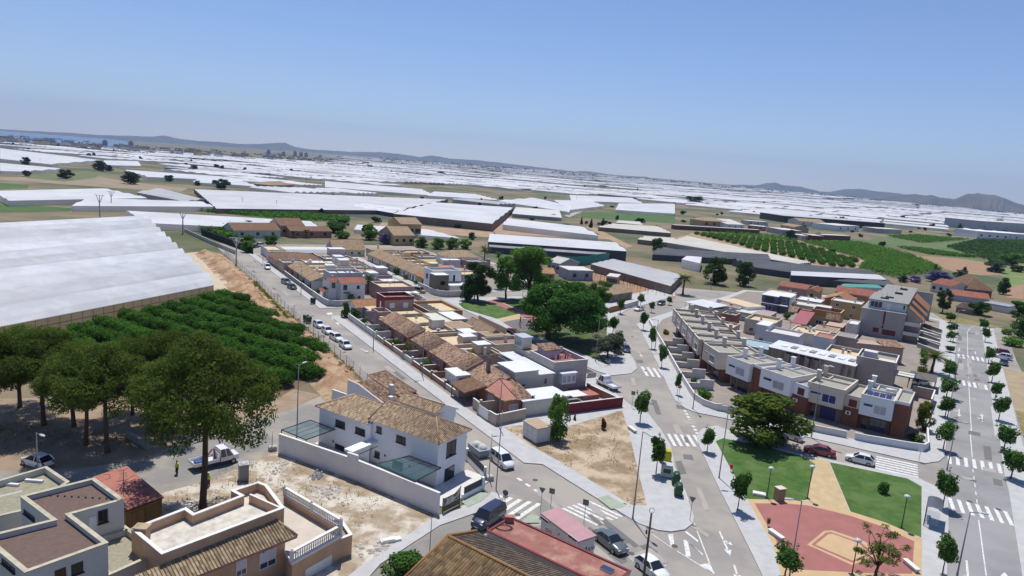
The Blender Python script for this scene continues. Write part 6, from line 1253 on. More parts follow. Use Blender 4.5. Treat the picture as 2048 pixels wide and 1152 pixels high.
TR=[('ficus','ficus_tree','huge dark weeping fig spreading over the central park',(1540,760),(1700,-200),1450,'o7',dict(rz=0)),('plane','plane_tree','tall bright green plane tree in the central park',(610,610),(610,105),470,'c',dict(seed=1)),('plane','plane_tree','smaller bright plane tree left of the tall one',(440,545),(420,190),290,'c',dict(seed=2)),('plane','park_tree','tall dark tree left of the plane trees',(220,560),(215,225),300,'c',dict(leaf=lf_pine_d)),('dense','park_tree','round dark tree in front of the modern white house corner',(130,560),(110,400),160,'c',dict(leaf=lf_pine_d,seed=1)),('round','park_tree','forked light green tree at the lawn corner',(190,560),(215,400),190,'c',dict(leaf=lf_street,seed=2)),('round','park_tree','yellowish tree beside the fig',(390,470),(380,330),110,'c',dict(leaf=lf_yel,seed=1)),('plane','park_tree','dark green tree behind the weeping fig toward the vineyard posts',(1180,620),(1180,380),230,'c',dict(leaf=lf_plane)),('round','oleander_tree','pale flowering small tree at the park corner',(1240,1010),(1180,800),290,'c',dict(leaf=lf_pale,seed=3)),('dense','garden_tree','leafy tree growing by the metal cabin on the vacant lot',(920,870),(900,480),225,'l',dict(leaf=lf_bright if False else lf_plane,seed=2)),('bush','withered_bush','rust-brown withered bush in the middle of the vacant lot',(1285,790),(1285,680),62,'l',dict(leaf=lf_dead)),('cypress','withered_cypress','tiny brown cypress near the dark red wall',(1060,715),(1065,640),24,'l',dict(leaf=lf_dead)),('wispy','pepper_tree','feathery tree overhanging the red plaza',(880,1180),(870,780),370,'j',{}),('bush','lawn_bush','single round bush on the right lawn',(935,505),(935,385),98,'j',{}),('dense','garden_tree','dark leafy tree top at the bottom edge by the old tiled house',(440,1290),(460,965),450,'h',dict(seed=1)),('bush','garden_bush','large bright bush behind the curved white wall',(690,880),(690,650),330,'o3',dict(leaf=lf_plane)),('bush','garden_bush','small bush above the large one behind the curved wall',(530,600),(520,500),150,'o3',{}),('dense','garden_tree','yellow-green tree in the corner garden of the end townhouse',(1610,950),(1600,460),300,'o2',dict(leaf=lf_yel,seed=1)),('bush','garden_bush','dark bush at the avenue wall of the end townhouse',(1500,1120),(1480,980),290,'o2',{}),('bush','garden_bush','pink-tinged bush by the townhouse ramp',(1350,860),(1370,770),150,'o8',dict(leaf=lf_yel)),('palm','palm_tree','bright fan palm beside the taupe house carport',(590,1150),(620,800),400,'o5',dict(leaf=lf_palm_b)),('palm','palm_tree','short palm in front of the salmon terraced houses',(1235,1010),(1235,880),100,'b',dict(leaf=lf_palm_b)),('palm','palm_tree','fan palm behind the white brown-roofed house',(930,500),(930,350),120,'b',dict(seed=1)),('palm','palm_tree','tall dark fan palm behind the large white house',(1840,300),(1830,120),110,'b',{}),('palm','palm_tree','date palm right of the tall fan palm',(375,320),(385,170),90,'c',dict(seed=1)),('palm','palm_tree','wide date palm at the end of the netted field',(1835,510),(1840,345),170,'c',dict(seed=2)),('palm','palm_tree','yellowish palm behind the far houses',(1790,690),(1790,640),55,'A',dict(leaf=lf_palm_b)),('palm','palm_tree','dark palm behind the grey barn',(1455,630),(1455,585),50,'A',{}),('palm','palm_tree','leafy palm in the far garden',(1715,690),(1715,645),60,'A',{}),('palm','palm_tree','thin palm in front of the purple jacaranda',(1515,945),(1515,835),40,'C',{}),('round','hedge_tree','bright green corner tree beside the white yard wall',(760,690),(765,560),80,'b',dict(leaf=lf_plane)),('bush','hedge','bushy hedge at the side-street corner',(830,690),(830,610),120,'b',{}),('bush','hedge','second rounded bush of the corner hedge',(745,690),(740,600),90,'b',{}),('dense','pine_tree','dark round pine in the field behind the navy house',(240,960),(240,795),185,'C',dict(leaf=lf_pine_d)),('dense','pine_tree','second dark pine beside the lamp post in the field',(405,970),(410,820),130,'C',dict(leaf=lf_pine_d,seed=1)),('dense','jacaranda_tree','large purple jacaranda in bloom',(1545,950),(1545,880),140,'C',dict(leaf=lf_jac)),('dense','jacaranda_tree','small bluish jacaranda beside the large one',(1410,950),(1410,910),80,'C',dict(leaf=lf_jac,seed=1)),('dense','garden_tree','grey-green round tree left of the jacarandas',(1340,950),(1340,905),70,'C',dict(leaf=lf_sage)),('dense','garden_tree','grey-green tree by the brown-roofed villa',(1670,930),(1670,875),75,'C',dict(leaf=lf_sage,seed=1)),('dense','garden_tree','second grey-green tree by the brown-roofed villa',(1690,975),(1690,920),60,'C',dict(leaf=lf_sage,seed=2)),('cypress','cypress_tree','dark square-topped cypress beside the ploughed field',(1695,905),(1695,855),40,'C',{}),('dense','garden_tree','dark cypress-like tree right of the brown-roofed villa',(1925,1020),(1920,915),75,'C',dict(leaf=lf_pine_d)),('plane','garden_tree','dark tall tree behind the apartment end wall',(1570,1130),(1570,985),100,'C',dict(leaf=lf_pine_d,seed=2)),('dense','garden_tree','dark round tree over the ruined shed',(1780,1140),(1780,1050),125,'C',dict(leaf=lf_street,seed=3)),('plane','garden_tree','big dark tree at the right edge beyond the avenue',(1930,350),(1960,0),330,'o5',dict(leaf=lf_street,seed=1)),('dense','garden_tree','dark tree lower at the right edge beyond the avenue',(2000,600),(2000,250),300,'o5',dict(leaf=lf_street,seed=1)),('bush','garden_bush','bright bush behind the blue shed wall',(1850,720),(1850,560),330,'o5',dict(leaf=lf_bright)),('bush','garden_bush','fresh green bush under the big dark tree',(1760,540),(1760,440),170,'o5',dict(leaf=lf_plane)),('dense','garden_tree','green tree behind the far barn houses',(50,650),(60,585),140,'B',dict(leaf=lf_street)),('dense','garden_tree','bright light-green tree in front of the white plastic field',(260,700),(260,605),140,'B',dict(leaf=lf_bright)),('dense','jacaranda_tree','purple-grey jacaranda beside the tan villa',(350,725),(350,655),95,'B',dict(leaf=lf_jac,seed=2)),('dense','garden_tree','lush tree at the start of the green grove',(565,745),(565,680),110,'B',dict(leaf=lf_plane)),('dense','garden_tree','lush tree second in the green grove',(660,755),(660,685),110,'B',dict(leaf=lf_bright,seed=1)),('dense','garden_tree','lush tree third in the green grove',(745,755),(745,682),110,'B',dict(leaf=lf_bright,seed=2)),('dense','garden_tree','lush tree at the end of the green grove',(820,755),(820,690),100,'B',dict(leaf=lf_bright,seed=3)),('dense','garden_tree','dark round tree near the white tunnel end',(858,700),(858,655),60,'B',dict(leaf=lf_pine_d,seed=1)),('dense','garden_tree','dark round tree by the netting houses',(1940,770),(1940,680),80,'B',dict(leaf=lf_pine_d,seed=2)),('dense','far_tree','round dark bush tree left of the dirt mounds',(385,345),(385,287),85,'A',dict(leaf=lf_far)),('dense','far_tree','broad dark tree above the dirt mounds',(765,375),(765,300),110,'A',dict(leaf=lf_far,seed=1)),('dense','far_tree','small round dark tree on the bare field',(990,360),(990,318),58,'A',dict(leaf=lf_far,seed=2)),('dense','far_tree','largest dark tree above the grey netting',(1295,405),(1295,337),115,'A',dict(leaf=lf_far,seed=3)),('dense','far_tree','little dark tree left of the largest one',(1155,385),(1155,353),38,'A',dict(leaf=lf_far)),('dense','far_tree','pointed dark tree behind the rounded tunnel',(585,300),(575,235),80,'A',dict(leaf=lf_far,seed=1)),('dense','far_tree','dark tree between white plastic fields at far left',(150,262),(150,212),55,'A',dict(leaf=lf_far,seed=2)),('dense','far_tree','low dark tree by the orchard huts',(155,330),(155,290),50,'A',dict(leaf=lf_far,seed=3)),('dense','far_tree','dark bush tree on the embankment wall',(640,300),(640,262),60,'A',dict(leaf=lf_far)),('dense','far_tree','dark tree by the brown field',(1135,300),(1135,262),60,'A',dict(leaf=lf_far,seed=1)),('cypress','cypress_tree','first cypress by the green crop field',(1555,630),(1555,575),28,'B',{}),('cypress','cypress_tree','second cypress by the green crop field',(1625,620),(1625,572),28,'B',{}),('cypress','cypress_tree','thin cypress at the end of the crop field',(1500,610),(1500,565),20,'B',{}),('dense','far_tree','dark tree by the rounded white greenhouse',(1335,580),(1335,550),45,'B',dict(leaf=lf_far)),('dense','far_tree','clump of dark trees among the plastic fields',(680,325),(680,298),60,'B',dict(leaf=lf_far,seed=1)),('dense','far_tree','dark trees at the right plastic fields',(120,490),(120,440),130,'C',dict(leaf=lf_far,seed=2)),('dense','far_tree','dark tree by the black warehouse',(985,610),(985,560),60,'C',dict(leaf=lf_far,seed=3)),('dense','far_tree','bush among the roadside yards',(760,645),(760,615),50,'C',dict(leaf=lf_far)),('dense','far_tree','dark tree by the white huts',(680,700),(680,640),80,'C',dict(leaf=lf_far,seed=1)),('cypress','far_tree','upright poplar before the white packing halls',(1665,660),(1665,600),40,'C',dict(leaf=lf_sage)),('dense','far_tree','rough green shrub mass beyond the ploughed field',(1880,890),(1880,810),120,'C',dict(leaf=lf_sage,seed=2)),('dense','far_tree','light green shrub mass at the right edge',(1980,850),(1980,770),150,'C',dict(leaf=lf_plane,seed=3)),('dense','far_tree','dark shrub at the right edge of the fields',(2010,890),(2010,850),80,'C',dict(leaf=lf_far,seed=2))]
for kind,nm,lb,b,u,w_,c,kw in TR:
 t=tree_px(kind,nm,lb,b,u,w_,c,**kw)
 if kind=='ficus':[setattr(q,'location',(2.0,-.6,-.2)) for q in t.children if q.name.startswith('crown')]
def inside(p,poly_):
 x,y=p[0],p[1];r=False;n=len(poly_)
 for i in range(n):
  a,b=poly_[i],poly_[(i+1)%n]
  if (a[1]>y)!=(b[1]>y) and x<(b[0]-a[0])*(y-a[1])/(b[1]-a[1])+a[0]:r=not r
 return r
orch=[(-92,125),(-78,180),(-61,167),(-36.5,132),(-34,119),(-37,107),(-60,104),(-84,112)]
W0,wd=Vector((-94.9,123.1,0)),Vector((math.sin(rad(14.5)),math.cos(rad(14.5)),0));rdv=Vector((math.sin(rad(120)),math.cos(rad(120)),0))
poly('orchard_soil',orch,M('orchard_soil',(.20,.13,.08),(.14,.09,.055),.5,.95,.4,4),.03)
n_=0
for k in range(-3,10):
 for j in range(0,26):
  p=W0+wd*(k*6.3+1.5)+rdv*(4.5+j*2.75+R0.uniform(-.3,.3))+wd*R0.uniform(-.35,.35)
  if inside(p,orch):
   tree('citrus','citrus_tree','glossy dark green citrus tree in the dense orchard rows below the big greenhouse',p,R0.uniform(2.7,3.5),R0.uniform(4.6,5.6),n_%3,group='citrus trees in the dense orchard');n_+=1
def strip_terrain(name,prof,path,mat,nz=.0,seed=1,n=70):
 """cross-profile (offset, height) swept along ground points"""
 rng=random.Random(seed);pts=[Vector((p[0],p[1],0)) for p in path];seg=[(b-a).length for a,b in zip(pts,pts[1:])];tot=sum(seg);rows=[]
 for i in range(n+1):
  s=tot*i/n;k=0
  while k<len(seg)-1 and s>seg[k]:s-=seg[k];k+=1
  p=pts[k].lerp(pts[k+1],min(1,s/seg[k]));d=(pts[k+1]-pts[k]).normalized();nn=Vector((d.y,-d.x,0))
  rows.append([p+nn*(o+(rng.gauss(0,.22)*nz if 0<q<len(prof)-1 else 0))+Vector((0,0,h+(rng.gauss(0,.22)*nz if 0<q<len(prof)-1 else 0))) for q,(o,h) in enumerate(prof)])
 mb=MB();m=len(prof);mb.v=[tuple(v) for r in rows for v in r]
 for i in range(n):
  for j in range(m-1):
   mb.f.append((i*m+j,i*m+j+1,(i+1)*m+j+1,(i+1)*m+j));mb.m.append(0);mb.smooth.add(len(mb.f)-1)
 return structure(name,mb,mat)
bank_m=M('orange_clay_bank',(.36,.22,.125),(.21,.12,.065),.6,.95,.9,2.5,c3=(.40,.29,.18),scale3=.25)
fpath=[SF(22,-9.2),SF(60,-9.2),SF(100,-9.2),SF(150,-9.4),SF(185,-9.4),SF(206,-10.5)]
strip_terrain('embankment',[(-9,.0),(-7.6,.25),(-6.4,.7),(-5.0,1.5),(-4.0,.9),(-3.2,1.3),(-2.2,.6),(-1.0,.35),(0,.12),(.7,.04)],fpath,bank_m,1.0,2,130)
poly('track',[SF(160,-26),SF(205,-24),SF(212,-14),SF(150,-16.5),SF(118,-17),SF(118,-20)],M('pale_track',(.52,.44,.33),(.42,.34,.24),.5,.95),.045)
poly('dirt_verge',[SF(20,-9.9),SF(206,-9.9),SF(206,-20),SF(110,-19),SF(60,-18.5),SF(22,-18),SF(15,-13)],M('clay_verge',(.34,.22,.13),(.25,.155,.09),.4,.95,.5,3,c3=(.20,.17,.08),scale3=.2),.04)
poly('pine_ground',G((-80,945),(150,938),(290,918),(400,868),(583,820),(640,790),(500,760),(300,790),(-80,800)),M('needle_floor',(.33,.245,.165),(.25,.18,.12),.4,.95,.4,3),.028)
for s0 in range(6):
 pass
t=thing('chain_fence','long chain-link fence with steel posts along the left side of the street','fence',tuple(SF(24,-8.9)),SF.rz)
mesh_m=clear_mat('chain_mesh',(.20,.20,.19),.16,.6)
nP=46
for k in range(nP):part(t,'post',MB().tube([(0,k*3.95,0),(0,k*3.95,2.1)],.045,6),steel_d) if k==0 else obj('post',bpy.data.objects['post_proto'].data if 'post_proto' in bpy.data.objects else t.children[0].data,t,(0,k*3.95,0))
part(t,'netting',MB().face([(0,0,.1),(0,(nP-1)*3.95,.1),(0,(nP-1)*3.95,1.95),(0,0,1.95)]),mesh_m)
for z in (.2,1.0,1.95):part(t,'wire',MB().bar((0,0,z),(0,(nP-1)*3.95,z),.022),steel_d)
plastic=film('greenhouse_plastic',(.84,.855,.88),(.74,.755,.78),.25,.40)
netting=leaf_mat('beige_side_netting',(.86,.62,.36),(.92,.72,.47),None,.68,.25)
plastic_b=film('greyer_greenhouse_plastic',(.76,.77,.785),(.66,.67,.69),.2,.40);plastic_c=film('paler_greenhouse_plastic',(.88,.90,.93),(.80,.82,.85),.3,.36)  # one slightly darker and one paler film, varied from span to span
GA,GB=P(427,571,3.6),P(290.5,436.5,3.6);gx=Vector((-math.sin(rad(16.3)),-math.cos(rad(16.3)),0));gs=(GB-GA)/11
t=thing('greenhouse','huge multi-span white plastic greenhouse filling the left side','greenhouse',(GA.x,GA.y,0))
mb=MB();LG=190;NA_=7
for i in range(11):
 for a in range(NA_):
  u0,u1=a/NA_,(a+1)/NA_;z0,z1=3.6+2.1*math.sin(math.pi*u0)**.8,3.6+2.1*math.sin(math.pi*u1)**.8;o0,o1=gs*(i+u0),gs*(i+u1)
  nseg=24
  for q in range(nseg):
   e0,e1=gx*(LG*q/nseg),gx*(LG*(q+1)/nseg)
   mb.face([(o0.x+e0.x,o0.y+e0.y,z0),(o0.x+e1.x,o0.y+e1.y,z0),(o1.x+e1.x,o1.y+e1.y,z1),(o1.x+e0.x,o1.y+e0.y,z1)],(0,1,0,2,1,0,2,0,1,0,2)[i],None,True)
  mb.face([(o1.x,o1.y,0),(o0.x,o0.y,0),(o0.x,o0.y,z0),(o1.x,o1.y,z1)],0)
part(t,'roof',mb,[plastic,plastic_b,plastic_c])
mb=MB();mb.face([(0,0,0),(0,0,3.6),(gx.x*LG,gx.y*LG,3.6),(gx.x*LG,gx.y*LG,0)]);part(t,'side_wall',mb,netting)
for k in range(46):
 q=gx*(k*2.6)-gx.cross(Vector((0,0,1)))*.05*-1;part(t,'post',MB().bar((q.x,q.y,0),(q.x,q.y,3.65),.1),steel_d)
q=gx*LG
for i in range(1,12):r_=gs*i;part(t,'span_gutter',MB().bar((r_.x,r_.y,3.66),(r_.x+q.x,r_.y+q.y,3.66),.6),M('old_gutter',(.34,.34,.34),(.26,.26,.26),.3,.8))
part(t,'gutter',MB().bar((.05,-.05,3.6),(q.x+.05,q.y-.05,3.6),.2),M('gutter_metal',(.30,.27,.22),rough=.6));part(t,'rail',MB().bar((.05,-.05,2.1),(q.x+.05,q.y-.05,2.1),.08),steel_d)
part(t,'ridge_line',MB().face([(0,0,0),(.01,0,0),(0,.01,0)]),steel) if False else None
wall_run('hedge_fence','tall dark green screen fence at the end of the left street',[Q('A',1180,672),Q('A',1480,785)],2.6,M('dark_green_screen',(.015,.035,.02),(.01,.022,.014),.5,.9),iron,cat='fence')
wall_run('concrete_wall','long grey concrete wall along the lane behind the embankment',[Q('A',1080,655),Q('A',1230,725),Q('A',1375,785)],1.5,concrete,concrete)
for q_,lb in ((((1445,735),(1450,665),110),'dark tree by the long barn'),(((1585,735),(1585,665),100),'second dark tree by the long barn'),(((1445,775),(1445,700),80),'green tree beside the dark screen fence'),(((1960,660),(1965,590),150),'dark tree clump before the far white plastic'),(((2000,700),(2000,645),110),'lighter tree by the far houses'),(((1260,670),(1260,620),120),'leafy trees behind the dark screen fence'),(((1330,690),(1340,640),90),'orchard tree behind the dark screen fence')):tree_px('dense','garden_tree',lb,*q_,'A',leaf=lf_plane if 'li' in lb or 'green tree' in lb else lf_street,seed=2)
for k,(s0,t0,h) in enumerate(((34.5,5,1.6),(50,5.2,1.8),(58,5.4,1.5),(66,5,1.9),(77,5.3,1.6),(86,5,2.2),(125,4.6,1.8),(133,3.6,1.5),(140,3.6,1.7),(112.5,10.5,2.4),(70,28.5,2.6),(48,18.5,1.8),(118,33,0),(137,40.2,1.6),(146,40.3,2.0),(155,40.4,2.6),(164,40.2,1.8),(141,22,2.2),(153,30,2.2),(172,16.5,2.6))):
 if h:tree('bush','yard_bush','leafy bush filling a small walled yard of the left blocks',SF(s0,t0,.15),h,h*1.25,0,[lf_street,lf_plane,lf_yel,lf_citrus][k%4],group='bushes in the house yards')
for k,(u,v,h) in enumerate(((31,-31,2.6),(39,-36,3),(34,-27,2.2),(8,-47,2),(60,-45.5,2.6),(-20,-50,1.8),(24,-60,2.4),(-14,-8,2.6),(18,-6.5,2.4),(30,-6.6,2.2),(40,-7,2.6))):tree('bush','yard_bush','leafy bush in the courtyards of the right block',UF(u,v,.15),h,h*1.2,0,[lf_street,lf_plane,lf_yel][k%3],group='bushes in the right block yards')
plast_w=film('white_plastic',(.90,.905,.91),(.84,.845,.85),.06,.33);plast_far=film('far_white_plastic',(.90,.90,.90),(.82,.82,.815),.014,.3)
plast_side=film('plastic_side',(.88,.87,.85),(.80,.79,.77),.06,.6);net_g=M('grey_shade_net',(.40,.40,.40),(.33,.33,.335),.06,.8);net_d=M('dark_shade_net',(.085,.09,.105),(.06,.065,.075),.08,.8);net_side=M('brown_side_net',(.24,.19,.15),(.18,.14,.11),.1,.9)
pale_sheet=M('pale_cream_roof',(.50,.48,.41),(.43,.41,.35),.08,.7);teal=M('teal_net',(.07,.30,.25),(.06,.25,.21),.2,.8)
FOOT=[]
def gh(c,a,b,cc,d,label,n=3,z=4.0,rise_=1.2,roof=None,side=None,along='ab',name='greenhouse',group=None,arch=False,base=0):
 """spans side by side; corners are the roof's, near-left, near-right, far-right, far-left"""
 z=min(z,3.0) if c in 'AB' and z==4 else z
 A,B,C_,D=[Q(c,*p,z) if len(p)==2 else Q(p[0],p[1],p[2],z) for p in (a,b,cc,d)];FOOT.append([A,B,C_,D])
 if along=='ab':A,B,C_,D=A,D,C_,B
 o=Vector((A.x,A.y,0));t=thing(name,label,'greenhouse',tuple(o),0,group);mb=MB();sd=MB();m=5 if arch else 2
 prev=None;zb=rise(A.x,A.y)
 for i in range(n):
  for k in range(m+(1 if i==n-1 else 0)):
   u=(i+k/m)/n;h=z+rise_*(math.sin(math.pi*k/m) if arch else (1-abs(2*k/m-1)))
   p,q=A.lerp(B,u)-o,D.lerp(C_,u)-o;cur=(Vector((p.x,p.y,h+zb)),Vector((q.x,q.y,h+zb)))
   if prev:
    f=[prev[0],prev[1],cur[1],cur[0]]
    if (f[1]-f[0]).cross(f[2]-f[0]).z<0:f=f[::-1]
    mb.face(f,0,None,arch)
    for e in (0,1):sd.face([(prev[e].x,prev[e].y,base-.3),(cur[e].x,cur[e].y,base-.3),tuple(cur[e]),tuple(prev[e])])
   prev=cur
 for s_,e_ in ((A,D),(B,C_)):
  s_,e_=s_-o,e_-o;sd.face([(s_.x,s_.y,base-.3),(e_.x,e_.y,base-.3),(e_.x,e_.y,z+zb),(s_.x,s_.y,z+zb)])
 part(t,'roof',mb,roof or plast_w);part(t,'side_wall',sd,side or plast_side)
 return t
gh('B',(400,548),(980,607),(1105,512),(650,482),'bright white five-span greenhouse with brown netting sides in the middle distance',5,5,.9,None,net_side)
gh('B',(1040,612),(1598,676),(1490,622),(1075,575),'white two-span greenhouse right of the five-span one',2,3.5,.9)
gh('B',(1095,548),(1385,572),(1370,528),(1120,510),'pale rounded greenhouse beside the palms of the junction',3,4,.8,M('dull_plastic',(.58,.56,.52),(.50,.485,.45),.08,.6),None,'ab',arch=True)
gh('B',(955,712),(1765,768),(1690,715),(965,665),'long white tunnel greenhouse with dark netting flank behind the plane trees',2,5.0,.6,None,net_d,arch=True)
gh('B',(960,742),(1640,790),(1765,768),(955,712),'grey netting lean-to along the long white tunnel',3,4.0,.7,M('striped_net',(.16,.165,.18),(.30,.30,.31),.12,.7,stretch=(1,6,1)),net_d,arch=True)
gh('c',(1110,268),(1740,442),(1830,352),(1290,228),'flat grey shade-net roof over the field beside the date palm',4,3.2,.25,net_g,net_side)
gh('d',(130,98),(1180,268),(1270,258),(300,48),'long cream corrugated greenhouse roof below the dotted orchard',6,3,.5,pale_sheet)
gh('d',(20,192),(950,246),(925,200),(60,155),'dark netted greenhouse left of the round pine',3,3,1.2,net_d,net_d,arch=True)
t=gh('d',(820,292),(1900,445),(1720,325),(650,235),'large dark netted greenhouse with a white band behind the long mauve house',4,3.0,1.3,net_d,net_d,arch=True)
gh('d',(1110,356),(1860,392),(1780,350),(1110,322),'white band greenhouse in the middle of the dark netting',1,4.4,.5,plast_w,net_d,arch=True);gh('d',(1200,376),(1925,442),(1868,396),(1120,360),'dark netted span in front of the white band greenhouse',2,3,.9,net_d,net_d,arch=True);gh('d',(1490,444),(1835,458),(1760,430),(1550,424),'small teal-lined netting tunnel at the end of the dark greenhouse',1,4.2,.5,teal,arch=True)
gh('d',(250,230),(395,262),(410,212),(320,205),'small white plastic gable left of the round pine',1,4.2,.8)
gh('B',(1600,626),(2025,662),(1940,622),(1690,608),'broad cream shed roof beside the dirt lane',4,4,.7,pale_sheet,net_side);gh('B',(1700,600),(1860,614),(1840,594),(1720,588),'small cream shed roof above the broad one',2,4,.6,pale_sheet,net_side);gh('B',(1830,698),(2047,722),(2047,690),(1880,680),'cream shed roof left of the round tree',2,4,.7,pale_sheet,net_side)
gh('A',(1265,518),('B',420,530),('B',720,466),(1135,405),'vast grey-white netted greenhouse in the left middle distance',9,4,.5,M('pale_net',(.50,.50,.50),(.42,.42,.425),.04,.6),net_side)
gh('B',(160,505),(400,545),(500,522),(230,490),'white plastic strip with black netting flank',2,4,1,None,net_d)
gh('A',(50,472),(860,456),(600,400),(-60,415),'white plastic greenhouse farthest up behind the huge one',4,4,.6);gh('A',(420,502),(1250,507),(1170,476),(520,456),'white plastic greenhouse pointing at the dirt track',2,4,.6);gh('A',(850,602),(1905,652),(1812,592),(740,530),'long white plastic greenhouse behind the huge one and its pylon',4,4,.4);gh('A',(800,424),(1090,478),(1200,466),(940,400),'grey netted wedge between white greenhouses',2,4,.8,net_g)
for k,q in enumerate([('A',(0,297),(160,302),(390,286),(0,250)),('A',(0,226),(300,260),(600,236),(0,165)),('A',(860,332),(1640,367),(1250,331),(720,292)),('A',(1130,364),(1500,387),(1390,350),(1160,344)),('B',(0,392),(640,442),(560,405),(0,358)),('B',(600,442),(1010,468),(870,434),(640,420)),('B',(1010,474),(1430,538),(1445,505),(1230,456)),('B',(1440,525),(1635,502),(1540,470),(1330,468)),('B',(1700,525),(2047,548),(2047,490),(1720,488)),('B',(1440,472),(1860,487),(1790,455),(1430,438))]):
 gh(*q,['white plastic field at the far left edge above the orchard','broad white plastic field at the left edge','long white plastic greenhouse above the dark round trees','short white greenhouse right of the small dark trees','wavy white greenhouse in the centre distance','second wavy white greenhouse in the centre distance','white greenhouse whose corner meets the lane junction','pale greenhouse by the lane junction','white greenhouse above the green crop field','scalloped white greenhouse under the green strip'][k],3+k%3,4,1.0,plast_w,None,'ab')
gh('B',(170,640),(790,692),(600,640),(190,612),'low white plastic field directly behind the tan villa and the green grove',3,2,.3,None,None);gh('A',(605,264),(825,268),(800,240),(610,236),'round-ended white tunnel on the far brown field',1,4,2.0,None,None,arch=True)
t=thing('green_net_fence','bright teal windbreak netting along the shade-net field','fence',tuple(Q('c',830,270)))
o=Q('c',830,270);pp=[Q('c',830,272)-o,Q('c',960,285)-o,Q('c',1060,278)-o,Q('c',1250,245)-o]
for a,b in zip(pp,pp[1:]):part(t,'net',MB().prism([(a.x,a.y),(b.x,b.y),(b.x+.05,b.y+.1),(a.x+.05,a.y+.1)],0,4.2),teal)
poly('bare_field',GQ('c',(860,300),(1140,340),(1750,500),(1780,540),(1480,560),(1250,480),(1150,400)),M('reddish_field',(.36,.22,.13),(.29,.17,.10),.3,.95,.3,3),.045)
for r in range(7):
 a,b=Q('c',880+60*r,330+24*r),Q('c',1180+95*r,345+30*r);L_=(b-a).length;mb=MB()
 t=thing('trellis_row',['trellis row of wooden posts farthest from the round road bend','second trellis row of posts on the reddish plot','third trellis row of posts on the reddish plot','middle trellis row of posts on the reddish plot','fifth trellis row of posts on the reddish plot','sixth trellis row of posts on the reddish plot','nearest trellis row of posts above the orange fence'][r],'trellis',tuple(a),math.atan2(b.y-a.y,b.x-a.x),'trellis rows on the reddish plot')
 for k in range(9):part(t,'post',MB().tube([(L_*k/8,0,0),(L_*k/8,0,3.0)],.07,5),frame_b)
 part(t,'wire',MB().bar((0,0,2.95),(L_,0,2.95),.03),iron)
def fld(name,c,pts,mat,z=.05):
 FOOT.append(GQ(c,*pts));return poly(name,GQ(c,*pts),mat,z)
green_f=M('green_crop',(.05,.10,.025),(.08,.14,.035),.06,.95,.5,1.5);rows_f=M('striped_crop',(.06,.11,.03),(.30,.22,.13),.12,.95,.3,2,stretch=(1,.15,1));lush=M('pale_grass',(.12,.18,.05),(.20,.22,.08),.08,.95,.4,2);plough=M('ploughed_field',(.32,.205,.12),(.27,.17,.10),.15,.95,.4,2);darkg=M('dark_field',(.05,.055,.045),(.09,.085,.07),.08,.95);redsoil=M('red_track',(.38,.26,.17),(.30,.20,.13),.12,.95)
fld('crop_field','B',[(430,385),(900,400),(1420,440),(1410,474),(1280,462),(860,432)],green_f);fld('crop_field','B',[(1500,535),(1800,545),(2047,560),(2047,605),(1780,590),(1500,570)],green_f);fld('crop_field','A',[(-30,365),(170,380),(160,400),(-30,405)],green_f);fld('crop_field','A',[(1130,530),(1500,525),(2047,570),(2047,600),(1700,590)],green_f);fld('crop_field','A',[(-30,485),(470,520),(400,535),(-30,540)],green_f,.06)
fld('dirt_field','B',[(330,600),(980,655),(1000,690),(700,670),(300,640)],redsoil);fld('dirt_field','B',[(980,640),(1080,560),(1120,600),(1650,680),(1700,700),(1000,668)],redsoil,.055);fld('dirt_lane','B',[(1520,625),(1560,620),(1800,740),(1760,750)],redsoil,.06);fld('dirt_lane','B',[(1400,560),(1510,520),(1560,510),(1430,570)],M('grey_lane',(.36,.34,.32),(.31,.29,.27),.2,.9),.06);fld('dark_field','B',[(0,515),(160,505),(395,545),(380,580),(0,560)],darkg)
fld('dirt_field','A',[(560,330),(900,380),(1100,400),(1060,420),(700,400),(0,350),(0,335)],M('bare_slope',(.30,.235,.16),(.23,.18,.12),.06,.95,.3,1),.05);fld('grass_field','A',[(180,300),(600,300),(560,340),(380,360),(150,340)],M('scrub_green',(.10,.13,.05),(.16,.16,.08),.06,.95),.055)
fld('grass_field','C',[(1090,716),(1300,760),(1400,790),(1700,812),(1860,840),(1820,850),(1400,800)],lush,.06);fld('grass_field','C',[(1080,712),(1250,680),(1750,700),(1600,740),(1860,835),(1700,815)],M('field_green',(.08,.125,.04),(.13,.16,.06),.08,.95),.05);fld('ploughed_field','C',[(1400,795),(1640,808),(1840,835),(1920,905),(1800,910),(1640,890),(1500,845)],plough,.065);fld('ploughed_field','C',[(1930,990),(2047,960),(2047,1050),(1950,1040)],plough,.06);fld('grass_field','C',[(1880,860),(2100,850),(2100,960),(1960,980)],lush,.055);fld('dirt_field','C',[(0,690),(120,660),(640,695),(1060,825),(1110,850),(1060,870),(870,860)],M('orchard_earth',(.36,.26,.15),(.28,.20,.115),.1,.95),.05);fld('dirt_lane','C',[(700,700),(760,705),(1120,825),(1110,850),(1075,855),(1060,820)],redsoil,.06)
fld('grass_field','c',[(1450,270),(1830,330),(1990,380),(1830,350),(1500,290)],drygrass,.05)
